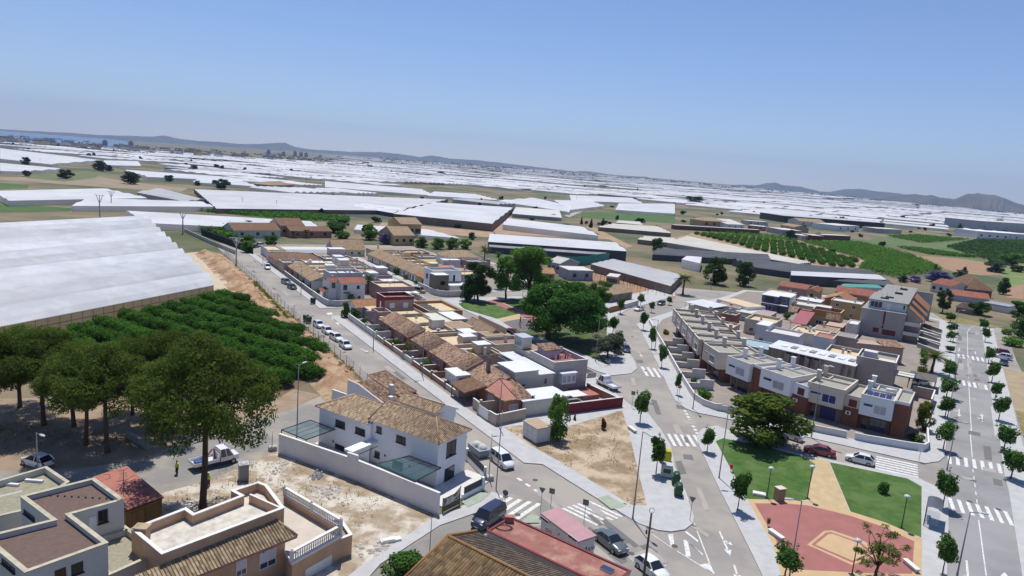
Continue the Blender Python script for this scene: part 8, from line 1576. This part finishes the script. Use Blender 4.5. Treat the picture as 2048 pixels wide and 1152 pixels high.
def truck(c,rear,front,label,crane):
 A,B=Q(c,*rear),Q(c,*front);e=(B-A).normalized();m_=(A+B)/2;t=thing('flatbed_truck',label,'truck',(m_.x,m_.y,.03),math.atan2(e.y,e.x))
 part(t,'chassis',MB().box(-2.6,2.4,-.5,.5,.42,.62),iron)
 mb=MB();mb.box(.35,1.9,-.95,.95,.6,1.15);mb.prism([(1.9,-.95),(2.75,-.8),(2.75,.8),(1.9,.95)],.45,1.1);mb.face([(.35,-.85,2.2),(1.35,-.85,2.2),(1.35,.85,2.2),(.35,.85,2.2)]);mb.face([(.35,-.95,1.15),(.35,.95,1.15),(.35,.85,2.2),(.35,-.85,2.2)][::-1])
 for x,x2 in ((.35,.35),(1.15,.95),(2.0,1.35)):
  for s in (-1,1):mb.bar((x,s*.94,1.12),(x2,s*.84,2.2),.1)
 part(t,'cab',mb,wp);part(t,'windscreen',MB().face([(2.0,-.92,1.12),(2.0,.92,1.12),(1.36,.83,2.17),(1.36,-.83,2.17)]),car_glass)
 for s in (-1,1):part(t,'side_window',MB().face([(.4,s*.945,1.18),(1.95,s*.945,1.18),(1.35,s*.85,2.12),(.4,s*.85,2.12)]),car_glass)
 part(t,'flatbed',MB().box(-2.9,.2,-1.02,1.02,.72,.8).box(-2.9,.2,-1.04,-.98,.8,1.15).box(-2.9,.2,.98,1.04,.8,1.15).box(-2.92,-2.86,-1.0,1.0,.8,1.15).box(.14,.2,-.98,.98,.8,1.7),wp)
 if crane:
  part(t,'crane',MB().tube([(.0,.2,.8),(.0,.2,1.9),(-.2,.0,2.3),(-1.1,-.1,1.4)],[.14,.12,.1,.08],8),rd_);part(t,'cargo',MB().box(-2.6,-1.7,-.6,.2,.8,1.15).box(-1.5,-.8,.1,.7,.8,1.05),plain('blue_crate',(.03,.06,.22),.6))
 for x in (-1.7,1.95):
  for s in (-1,1):part(t,'wheel',MB().tube([(x,s*.72,.36),(x,s*.98,.36)],.36,14,0).tube([(x,s*.975,.36),(x,s*.99,.36)],.2,10,1),[rubber,rim_m])
truck('f',(1530,315),(1850,235),'white double-cab flatbed truck with a red crane beside the umbrella pine',True);truck('l',(1390,490),(1250,420),'small white pickup parked by the grey-beige house',False)
lampgrey=plain('lamp_pole_grey',(.22,.225,.23),.5,.3);lamp_head=plain('lamp_head',(.45,.47,.48),.4);green_p=plain('dark_green_pole',(.012,.035,.025),.5)
_lm={}
def lamp_px(c,base,top,label,arm_az=90,kind='street_lamp',sub=0):
 b,u=pix(c,*base),pix(c,*top);p=P(*b);h=max(3,height(*b,*u));t=thing(kind,label,'street lamp' if kind=='street_lamp' else 'lamp',(p.x,p.y,.12),rad(90-arm_az),'street lamps' if kind=='street_lamp' else 'dome lamps of the right park')
 if kind=='street_lamp':
  part(t,'pole',MB().tube([(0,0,0),(0,0,.5),(0,0,h)],[.13,.09,.055],8).bar((0,0,h-.05),(1.0,0,h+.06),.07),lampgrey);part(t,'lamp_head',MB().dome((1.3,0,h+.06),.55,.2,.11,10,3,0,True),lamp_head)
 else:part(t,'pole',MB().tube([(0,0,0),(0,0,h-.3)],[.07,.045],8).box(-.3,.3,-.3,.3,-.05,.06),green_p);part(t,'lamp_head',MB().dome((0,0,h-.28),.38,.38,.26,12,4),lamp_head);part(t,'lens',MB().tube([(0,0,h-.42),(0,0,h-.28)],[.14,.34],12),frame_d)
for a in [('k',(290,690),(310,125),'street lamp left of the new white house, by the side road',20),('n2',(365,1085),(390,500),'street lamp on the pavement below the mauve house',-110),('b',(1355,1145),(1370,745),'street lamp in front of the salmon terraced houses',-110),('l',(460,765),(485,285),'street lamp at the white garage gate',-110),('i',(650,705),(735,20),'tall street lamp at the tip of the vacant lot',150),('i',(1330,385),(1400,-190),'street lamp between the kerb and the left park lawn',-90),('i',(1880,1190),(1965,560),'street lamp rising in front of the red plaza',-90),('m',(1190,1085),(1250,510),'tall lamp in front of the end townhouses',130),('j',(1520,1150),(1630,655),'street lamp at the bottom of the avenue',100),('j',(1440,320),(1505,-60),'street lamp at the avenue corner crosswalk',100),('o6',(840,910),(930,430),'street lamp beside the avenue turning arrow',100),('o6',(960,300),(985,-60),'street lamp near the middle avenue crosswalk',100),('o5',(920,690),(990,160),'slender lamp among the far avenue trees',100),('c',(1145,1040),(1175,700),'street lamp by the pale flowering tree',60),('c',(555,720),(578,490),'street lamp beside the playground swing',60),('c',(95,600),(100,330),'thin lamp at the corner of the small lawn',60),('d',(478,470),(494,315),'street lamp at the field road by the round pine',90),('d',(745,440),(735,360),'small street lamp right of the dark pines',-60),('f',(305,490),(285,30),'street lamp behind the brown-roofed white house',120),('n4',(45,470),(45,170),'street lamp at the far bend of the left street',-110),('n4',(645,940),(655,500),'street lamp in front of the small gables',-110),('n4',(1205,1100),(1215,650),'lamp at the corner of the curved white wall',-110),('o3',(515,1020),(530,560),'lamp column beside the curved white wall',180),('o8',(1175,1130),(1230,640),'lamp by the far townhouse ramps',-90),('b',(345,690),(345,610),'short sign lamp on the fence side of the street',60)]:lamp_px(*a)
for b,u,lb in [((20,545),(65,295),'green dome lamp on the left lawn beside the brick cabinet'),((340,548),(400,285),'green dome lamp at the end of the sand path'),((1080,780),(1120,512),'green dome lamp on the edge of the right lawn'),((690,1150),(735,858),'green dome lamp behind the feathery plaza tree')]:lamp_px('j',b,u,lb,90,'park_lamp')
def sign_px(c,base,top,label,shape,col,face_az=200):
 b,u=pix(c,*base),pix(c,*top);p=P(*b);h=max(2.2,height(*b,*u));t=thing('road_sign',label,'road sign',(p.x,p.y,.12),rad(180-face_az),'road signs');part(t,'pole',MB().tube([(0,0,0),(0,0,h)],.035,6),steel)
 n={'tri':3,'round':20,'rect':4}[shape];a0={'tri':-90,'round':0,'rect':45}[shape];r={'tri':.5,'round':.36,'rect':.5}[shape]
 pts=[(r*math.cos(rad(a0+360*k/n)),h-.35+r*math.sin(rad(a0+360*k/n))) for k in range(n)];mb=MB();k=len(mb.v)
 mb.v=[(x,-.03,z) for x,z in pts]+[(x,-.05,z) for x,z in pts];mb.f=[tuple(range(n-1,-1,-1)),tuple(range(n,2*n))]+[(i,(i+1)%n,n+(i+1)%n,n+i) for i in range(n)];mb.m=[1,0]+[1]*n;part(t,'plate',mb,[col,steel])
 if label.startswith('round red'):part(t,'bar',MB().box(-.24,.24,-.06,-.051,h-.41,h-.29),frame_w)
sred=plain('sign_red',(.35,.02,.02),.4);sback=plain('sign_back',(.16,.17,.17),.5)
for a in [('h',(1500,640),(1515,455),'yield sign seen from behind next to the kiosk','tri',sback),('h',(1580,610),(1585,465),'dark rectangular street panel next to the yield sign','rect',sback),('h',(1212,660),(1218,478),'round sign on a thin post at the lower zebra','round',sback),('i',(1100,720),(1112,525),'triangular sign from behind on the pavement tip','tri',sback),('l',(1510,615),(1512,485),'small square sign by the end of the red wall','rect',sback),('o3',(285,890),(340,640),'round red no-entry sign by the townhouse corner','round',sred),('j',(1218,250),(1232,140),'white square sign at the corner of the end townhouse wall','rect',frame_w),('i',(265,745),(287,555),'thin post sign at the kiosk crossing','rect',sback)]:sign_px(*a)
def post_px(name,c,base,top,label,r,mat,cat='pole',extra=None):
 b,u=pix(c,*base),pix(c,*top);p=P(*b);h=height(*b,*u);t=thing(name,label,cat,(p.x,p.y,0),0);part(t,'pole',MB().tube([(0,0,-.2),(0,0,h)],[r,r*.7],8),mat)
 if extra:extra(t,h)
 return t
wood_p=M('weathered_pole',(.13,.10,.08),(.085,.065,.055),3,.9)
def ex_pole(t,h):part(t,'loop',MB().tube([(.12*math.cos(k*.5)*2,0,h+.25+.3*math.sin(k*.5)) for k in range(13)],.03,5),steel);part(t,'insulator',MB().box(-.35,-.2,-.08,.08,h-2.3,h-1.85),frame_d)
post_px('utility_pole','i',(735,1180),(808,655),'dark wooden utility pole at the bottom edge by the white hatchback',.14,wood_p,extra=ex_pole)
post_px('concrete_pole','h',(1092,385),(1128,30),'pale temporary pole set in a concrete foot at the white house corner',.07,concrete);post_px('concrete_pole','h',(1150,470),(1165,-160),'tall thin pole beside the temporary one',.07,lampgrey);post_px('concrete_pole','k',(95,785),(92,635),'short pole in a concrete foot at the dirt lot edge',.06,concrete);post_px('concrete_pole','h',(625,990),(635,690),'thin pole on the pavement above the old tiled roof',.05,lampgrey)
for q in (('h',1095,395),('k',98,790)):
 p=Q(*q);single('ballast_block','concrete block foot of the temporary pole at the '+('white house corner' if q[0]=='h' else 'dirt lot edge'),'block',MB().box(-.5,.5,-.4,.4,-.02,.5).box(-.42,.42,-.32,.32,.5,.55),concrete,(p.x,p.y,.1),.5)
def pylon(t,h):
 for s in (-1,1):part(t,'arm',MB().bar((0,0,h*.68),(s*1.5,0,h),.2),concrete)
 part(t,'crossbar',MB().bar((-2.4,0,h),(2.4,0,h),.16),concrete)
for c,b,u,lb in [('A',(585,600),(585,440),'Y-shaped concrete pylon rising behind the huge greenhouse'),('A',(652,520),(652,420),'second Y-shaped pylon behind the huge greenhouse'),('A',(1070,668),(1068,540),'concrete pylon at the corner of the lane'),('A',(1382,850),(1388,690),'pylon at the end of the chain-link fence')]:post_px('pylon',c,b,u,lb,.3,concrete,'pylon',pylon)
def tele(t,h):part(t,'crossarm',MB().bar((-1,0,h-.4),(1,0,h-.4),.1),wood_p)
for k,(c,x,y0,y1) in enumerate([('A',1733,590,530),('A',1617,520,470),('A',1418,505,455),('A',1575,365,300),('A',1793,390,300),('A',330,480,448),('A',235,255,225),('B',225,470,430),('B',630,450,415),('B',640,375,345),('B',1690,475,440),('B',990,730,660),('B',1335,490,450),('B',1470,480,440),('C',380,470,440),('C',90,515,470),('C',675,900,850),('C',1470,620,570)]):post_px('wooden_pole',c,(x,y0),(x,y1),['wooden power pole in the green strip behind the houses','power pole at the right of the vast netted greenhouse','power pole in front of the vast netted greenhouse','power pole above the vast netted greenhouse','power pole near the distant pink-roofed farmhouse','power pole left of the Y-shaped pylons','power pole in the far left white fields','power pole over the wavy white greenhouse','power pole behind the five-span greenhouse','power pole by the tree clump','power pole by the scalloped greenhouse','power pole over the long white tunnel','power pole by the lane junction','power pole right of the lane junction','power pole in the right white fields','power pole by the dark trees on the right','power pole at the dark netted greenhouse','power pole before the packing halls'][k],.14,wood_p,extra=tele)
def prop(name,label,cat,c,X,Y,rz,parts,group=None,z=.15):
 p=Q(c,X,Y);t=thing(name,label,cat,(p.x,p.y,z),rz,group)
 for nm,mb,mt in parts:part(t,nm,mb,mt)
 return t
binG=plain('bin_green',(.02,.075,.035),.5);binY=plain('bin_yellow',(.45,.40,.02),.5);binW=plain('bin_grey_white',(.46,.48,.46),.6)
def wheelie(label,c,X,Y,rz,m_):prop('waste_bin',label,'bin',c,X,Y,rz,[('body',MB().prism([(-.6,-.5),(.6,-.5),(.6,.5),(-.6,.5)],.15,1.05).box(-.66,.66,-.56,.56,1.05,1.15),m_),('lid',MB().tube([(-.66,-.1,1.12),(.66,-.1,1.12)],.48,12),m_),('wheel',MB().tube([(-.6,-.4,.1),(-.5,-.4,.1)],.1,8),rubber),('wheel',MB().tube([(.5,-.4,.1),(.6,-.4,.1)],.1,8),rubber)],'street bins')
wheelie('green wheeled bin nearest the pavement tip','i',1005,520,1.4,binG);wheelie('green wheeled bin partly behind the nearest one','i',985,430,1.4,binG);wheelie('dark green bin first by the fence','b',460,735,.55,binG);wheelie('dark green bin second by the fence','b',440,722,.55,binG);wheelie('black bin on the pavement by the curved wall','b',495,582,.5,iron)
for lb,X,Y,m2 in (('grey-white recycling container with a green panel',915,370,binG),('yellow recycling container hidden behind the street tree',905,255,binY)):prop('recycling_container',lb,'container','i',X,Y,1.35,[('body',MB().box(-.7,.7,-.8,.8,.1,1.55).prism([(-.6,-.7),(.6,-.7),(.6,.7),(-.6,.7)],1.55,1.8),binW if m2 is binG else binY),('panel',MB().box(-.45,.45,-.83,-.805,.7,1.3).box(-.72,-.705,-.5,.5,.7,1.3),m2)])
for lb,c,X,Y,rz in (('pale concrete bench on the left rim of the red plaza','i',1778,850,-1.15),('pale bench by the young tree at the lot corner','l',1512,800,-1.2),('pale bench on the right rim of the red plaza','j',1155,1095,-1.45)):prop('bench',lb,'bench',c,X,Y,rz,[('seat',MB().box(-1.1,1.1,-.3,.3,.3,.48),cap_w),('base',MB().box(-1.0,1.0,-.24,.24,0,.3),concrete)],'concrete benches')
prop('utility_cabinet','tall brown stone-clad utility cabinet on the left lawn','cabinet','i',1800,560,.4,[('body',MB().box(-.55,.55,-.45,.45,0,1.7),M('cabinet_stone',(.33,.24,.17),(.26,.19,.13),2,.9)),('cap',MB().box(-.6,.6,-.5,.5,1.7,1.78),cap_b)])
prop('stone_slab','low pale slab on the left lawn beside the dome lamp','slab','i',1645,520,-.3,[('slab',MB().box(-.8,.8,-.45,.45,0,.3).box(-.7,.7,-.35,.35,.3,.34),cap_w)])
prop('litter_bin','small dark litter bin on a post by the red plaza','bin','i',1712,765,0,[('post',MB().tube([(0,0,0),(0,0,1.0)],.03,6),iron),('basket',MB().tube([(0,-.15,.45),(0,-.15,1.05)],[.18,.22],10),frame_b)]);prop('litter_bin','red litter bin at the edge of the left lawn','bin','i',1420,330,0,[('post',MB().tube([(0,0,0),(0,0,.9)],.03,6),iron),('basket',MB().tube([(0,-.15,.45),(0,-.15,1.05)],[.18,.22],10),sred)])
a,b=Q('l',650,845),Q('l',755,912);prop('metal_cabin','white metal site cabin with a flat tan roof on the vacant lot','cabin','l',755,910,math.atan2(b.y-a.y,b.x-a.x),[('wall',MB().box(-3.6,0,0,2.5,.15,2.35),M('cabin_panel',(.56,.54,.54),(.50,.48,.48),.8,.6)),('roof',MB().box(-3.7,.1,-.1,2.6,2.35,2.48),M('cabin_roof',(.42,.32,.22),(.36,.27,.18),1,.9)),('panel_joint',MB().box(-2.42,-2.36,-.02,0,.2,2.3).box(-1.22,-1.16,-.02,0,.2,2.3).box(-3.55,-.05,-.02,-.001,1.25,1.3),grey)])
prop('skip','builders skip heaped with white rubble sacks beside the new house','skip','h',1015,190,-1.0,[('body',MB().prism([(-1.5,-.8),(1.5,-.8),(1.5,.8),(-1.5,.8)],.1,.5).box(-1.7,1.7,-.95,.95,.5,1.15),M('skip_blue_grey',(.20,.24,.30),(.34,.36,.38),1.5,.7)),('rubble',MB().dome((-.6,0,1.1),.95,.8,.55,9,4).dome((.6,.1,1.1),.9,.75,.6,9,4).dome((0,-.3,1.2),.6,.5,.6,8,3),M('rubble_sack',(.62,.61,.58),(.36,.35,.33),3,.9,.8,6))],None,.05)
prop('portable_toilet','grey portable toilet cabin on the dirt lot','toilet cabin','f',1918,395,.5,[('body',MB().box(-.55,.55,-.55,.55,.05,2.1),M('toilet_grey',(.30,.30,.31),(.25,.25,.26),2,.6)),('roof',MB().prism([(-.58,-.58),(.58,-.58),(.58,.58),(-.58,.58)],2.1,2.18).dome((0,0,2.18),.5,.5,.18,10,3),plain('toilet_roof',(.40,.41,.42),.5)),('door',MB().box(-.42,.42,-.58,-.55,.1,1.95),plain('toilet_door',(.22,.22,.23),.5))],None,.05)
t=prop('bus_shelter','glass bus shelter with a curved dark roof beside the avenue','bus shelter','j',1330,770,math.atan2(1,-.62)-1.57+.95,[])
p0,p1=Q('j',1255,760),Q('j',1285,600);t.location=(p0.x,p0.y,.15);ax=(p1-p0);t.rotation_euler.z=math.atan2(ax.y,ax.x);mb=MB()
for k in range(8):
 a0,a1=math.pi*k/8,math.pi*(k+1)/8;f=lambda q:(.75-.85*math.cos(q),2.35+.35*math.sin(q));mb.face([(-.1,-f(a0)[0],f(a0)[1]),(3.9,-f(a0)[0],f(a0)[1]),(3.9,-f(a1)[0],f(a1)[1]),(-.1,-f(a1)[0],f(a1)[1])][::-1])
part(t,'roof',mb,plain('shelter_roof',(.10,.10,.115),.3))
for x in (0,1.9,3.8):part(t,'post',MB().bar((x,0,0),(x,0,2.4),.09),frame_d)
part(t,'glass_panel',MB().face([(0,-.01,.3),(3.8,-.01,.3),(3.8,-.01,2.2),(0,-.01,2.2)]),clear_mat('shelter_glass',(.35,.45,.47),.3));part(t,'side_panel',MB().face([(0,0,.3),(0,-1.5,.3),(0,-1.5,2.2),(0,0,2.2)]),clear_mat('shelter_glass',(.35,.45,.47),.3));part(t,'seat',MB().box(.8,2.6,-.6,-.2,.42,.5),plain('shelter_seat',(.03,.12,.35),.4))
t=prop('swing_set','dark A-framed swing set on the grey playground floor','swing','o7',1200,600,.25,[]);mb=MB()
for x in (-1.7,1.7):
 for s in (-1,1):mb.bar((x,s*1.1,0),(x,0,2.7),.12)
mb.bar((-1.9,0,2.7),(1.9,0,2.7),.13);part(t,'frame',mb,iron)
for x in (-.7,.7):part(t,'seat',MB().box(x-.22,x+.22,-.09,.09,.45,.5).bar((x-.2,0,.5),(x-.2,0,2.65),.03).bar((x+.2,0,.5),(x+.2,0,2.65),.03),rubber)
p=Q('f',1010,55);q=Q('f',1180,150);d_=(q-p);single('concrete_beam','long concrete block lying under the pines by the side road','block',MB().box(0,d_.length,-.35,.35,0,.75).box(.05,d_.length-.05,-.3,.3,.75,.8),M('grey_block',(.33,.31,.29),(.25,.235,.22),1,.9),(p.x,p.y,.02),math.atan2(d_.y,d_.x))
def heap(label,c,X,Y,r,m_,seed,n=26,h=.25,name='rubble_heap'):
 g=random.Random(seed);mb=MB();p=Q(c,X,Y)
 for _ in range(n):
  a=g.uniform(0,6.28);q=g.random()*r;s=g.uniform(.08,.28);x,y=q*math.cos(a),q*math.sin(a)*.6;mb.dome((x,y,.0),s*1.4,s,s*g.uniform(.5,1.1),5,2)
 single(name,label,'rubble',mb,m_,(p.x,p.y,.06),g.uniform(0,3),kind='stuff')
rub=M('broken_plaster',(.58,.55,.50),(.34,.31,.27),2,.95);heap('strewn white plaster rubble along the long white wall','g',1560,500,3.2,rub,1,60);heap('white rubble in the middle of the dirt lot','g',1180,300,3.6,rub,2,45);heap('blackish tangle of plastic sheeting beside the wall','g',1470,360,1.3,plain('grey_plastic',(.13,.15,.18),.4),3,50,name='plastic_heap');heap('stones at the pointed end of the vacant lot','i',660,570,1.8,M('field_stones',(.36,.27,.18),(.26,.19,.13),2,.95),4,60);heap('clods and stones at the foot of the greenhouse track','b',370,780,2.0,M('field_stones'),5,60);heap('rubble and broken slabs at the street end of the dirt lot','g',1900,950,2.5,rub,6,40)
p=Q('h',320,880);single('white_board','white slab thrown on the dirt lot by the pavement','slab',MB().box(-1.1,1.1,-.35,.35,0,.28).box(-.9,.4,-.3,.3,.28,.36),cap_w,(p.x,p.y,.05),.45);p=Q('k',205,830);single('leaning_board','grey board leaning on the left end of the long white wall','board',MB().box(-.5,.5,-.05,.05,0,1.2).dome((0,0,1.2),.5,.05,.25,10,3),white2,(p.x,p.y,.05),-.48)
def person(c,X,Y,face_az,label,carry):
 p=Q(c,X,Y);t=thing('person',label,'person',(p.x,p.y,.03),rad(90-face_az));me=bpy.data.meshes.new('body')
 V=[((0,0,.95),.13),((0,0,1.15),.135),((.01,0,1.38),.145),((.01,0,1.50),.06),((.03,0,1.60),.095),((.035,0,1.70),.08),((0,-.20,1.40),.06),((.02,-.26,1.14),.045),((.14,-.24,.93),.032),((.19,-.23,.84),.03),((0,.20,1.40),.06),((.03,.26,1.14),.045),((.16,.23,.95),.032),((.21,.22,.86),.03),((0,-.10,.90),.10),((.03,-.11,.50),.065),((-.03,-.12,.09),.045),((.13,-.13,.04),.04),((0,.10,.90),.10),((.06,.11,.50),.065),((.04,.12,.09),.045),((.2,.13,.04),.04)]
 E=[(0,1),(1,2),(2,3),(3,4),(4,5),(2,6),(6,7),(7,8),(8,9),(2,10),(10,11),(11,12),(12,13),(0,14),(14,15),(15,16),(16,17),(0,18),(18,19),(19,20),(20,21)]
 me.from_pydata([v for v,r in V],E,[]);
 me.materials.append(plain('skin',(.32,.19,.13),.6));o=obj('body',me,t);o.modifiers.new('skin','SKIN');sk=me.skin_vertices[0].data;sk[0].use_root=True
 for i,(v,r) in enumerate(V):sk[i].radius=(r,r)
 s=o.modifiers.new('sub','SUBSURF');s.levels=1;s.render_levels=1
 hv=plain('high_visibility_yellow',(.50,.62,.03),.6);bl=plain('dark_workwear',(.03,.035,.05),.8)
 part(t,'vest',MB().tube([(0,0,.92),(0,0,1.15),(.01,0,1.38),(.01,0,1.49)],[.19,.185,.2,.1],12).tube([(0,-.12,1.42),(0,-.22,1.40),(.01,-.26,1.22)],[.1,.09,.075],8).tube([(0,.12,1.42),(0,.22,1.40),(.02,.26,1.22)],[.1,.09,.075],8),hv)
 part(t,'trousers',MB().tube([(0,-.1,.98),(.03,-.11,.5),(-.03,-.12,.1)],[.135,.1,.08],10).tube([(0,.1,.98),(.06,.11,.5),(.04,.12,.1)],[.135,.1,.08],10),bl)
 part(t,'helmet' if carry==0 else 'hair',MB().dome((.03,0,1.70),.125,.115,.11,12,4),frame_w if carry==0 else plain('dark_hair',(.02,.015,.01),.8))
 if carry:q=Q(c,X,Y);single('tool_bag','dark bag carried in the hand of the worker on the side road','bag',MB().box(-.14,.14,-.09,.09,.0,.28).bar((-.1,0,.28),(0,0,.42),.03).bar((.1,0,.28),(0,0,.42),.03),iron,tuple(Vector((p.x,p.y,.5))+Matrix.Rotation(rad(90-face_az),3,'Z')@Vector((.2,.23,-.02))),0)
person('f',1395,350,210,'worker in a yellow high-visibility vest walking on the side road with a bag',1);person('f',1640,445,100,'worker in yellow vest and white helmet beside the umbrella pine trunk',0)
cam=bpy.data.cameras.new('drone_camera');co=bpy.data.objects.new('drone_camera',cam);COL.objects.link(co)
right=Vector((_c,_s*_sp,_s*_cp));up=Vector((-_s,_c*_sp,_c*_cp));fwd=Vector((0,_cp,-_sp))
m=Matrix((right,up,-fwd)).transposed().to_4x4();m.translation=(0,0,EYE)
co.matrix_world=m
cam.sensor_width=36;cam.lens=36*FOC/2048;cam.clip_start=.5;cam.clip_end=60000
scene.camera=co
SUN_AZ,SUN_EL=rad(347),rad(69)
w=bpy.data.worlds.new('World');scene.world=w;w.use_nodes=True
nt=w.node_tree;bg=nt.nodes['Background']
sky=nt.nodes.new('ShaderNodeTexSky');sky.sky_type='NISHITA';sky.sun_disc=False
sky.sun_elevation=SUN_EL;sky.sun_rotation=SUN_AZ;sky.altitude=50;sky.air_density=1.0;sky.dust_density=.0;sky.ozone_density=5
tn_=nt.nodes.new('ShaderNodeMix');tn_.data_type='RGBA';tn_.blend_type='MULTIPLY';tn_.inputs[0].default_value=1;tn_.inputs[7].default_value=(.92,.925,1.07,1)
nt.links.new(sky.outputs['Color'],tn_.inputs[6]);nt.links.new(tn_.outputs[2],bg.inputs['Color']);bg.inputs['Strength'].default_value=.098
sl=bpy.data.lights.new('sun','SUN');so=bpy.data.objects.new('sun',sl);COL.objects.link(so)
sl.energy=4.5;sl.angle=rad(.53);sl.color=(1,.965,.91)
d=Vector((math.sin(SUN_AZ)*math.cos(SUN_EL),math.cos(SUN_AZ)*math.cos(SUN_EL),math.sin(SUN_EL)))
so.rotation_euler=d.to_track_quat('Z','Y').to_euler();so.location=(0,60,90)
scene.view_settings.view_transform='Standard';scene.view_settings.look='None'
scene.view_settings.exposure=0.12;scene.view_settings.gamma=1
scene.cycles.max_bounces=6;scene.cycles.diffuse_bounces=3;scene.cycles.transparent_max_bounces=12;scene.cycles.volume_bounces=0
scene.cycles.use_denoising=True
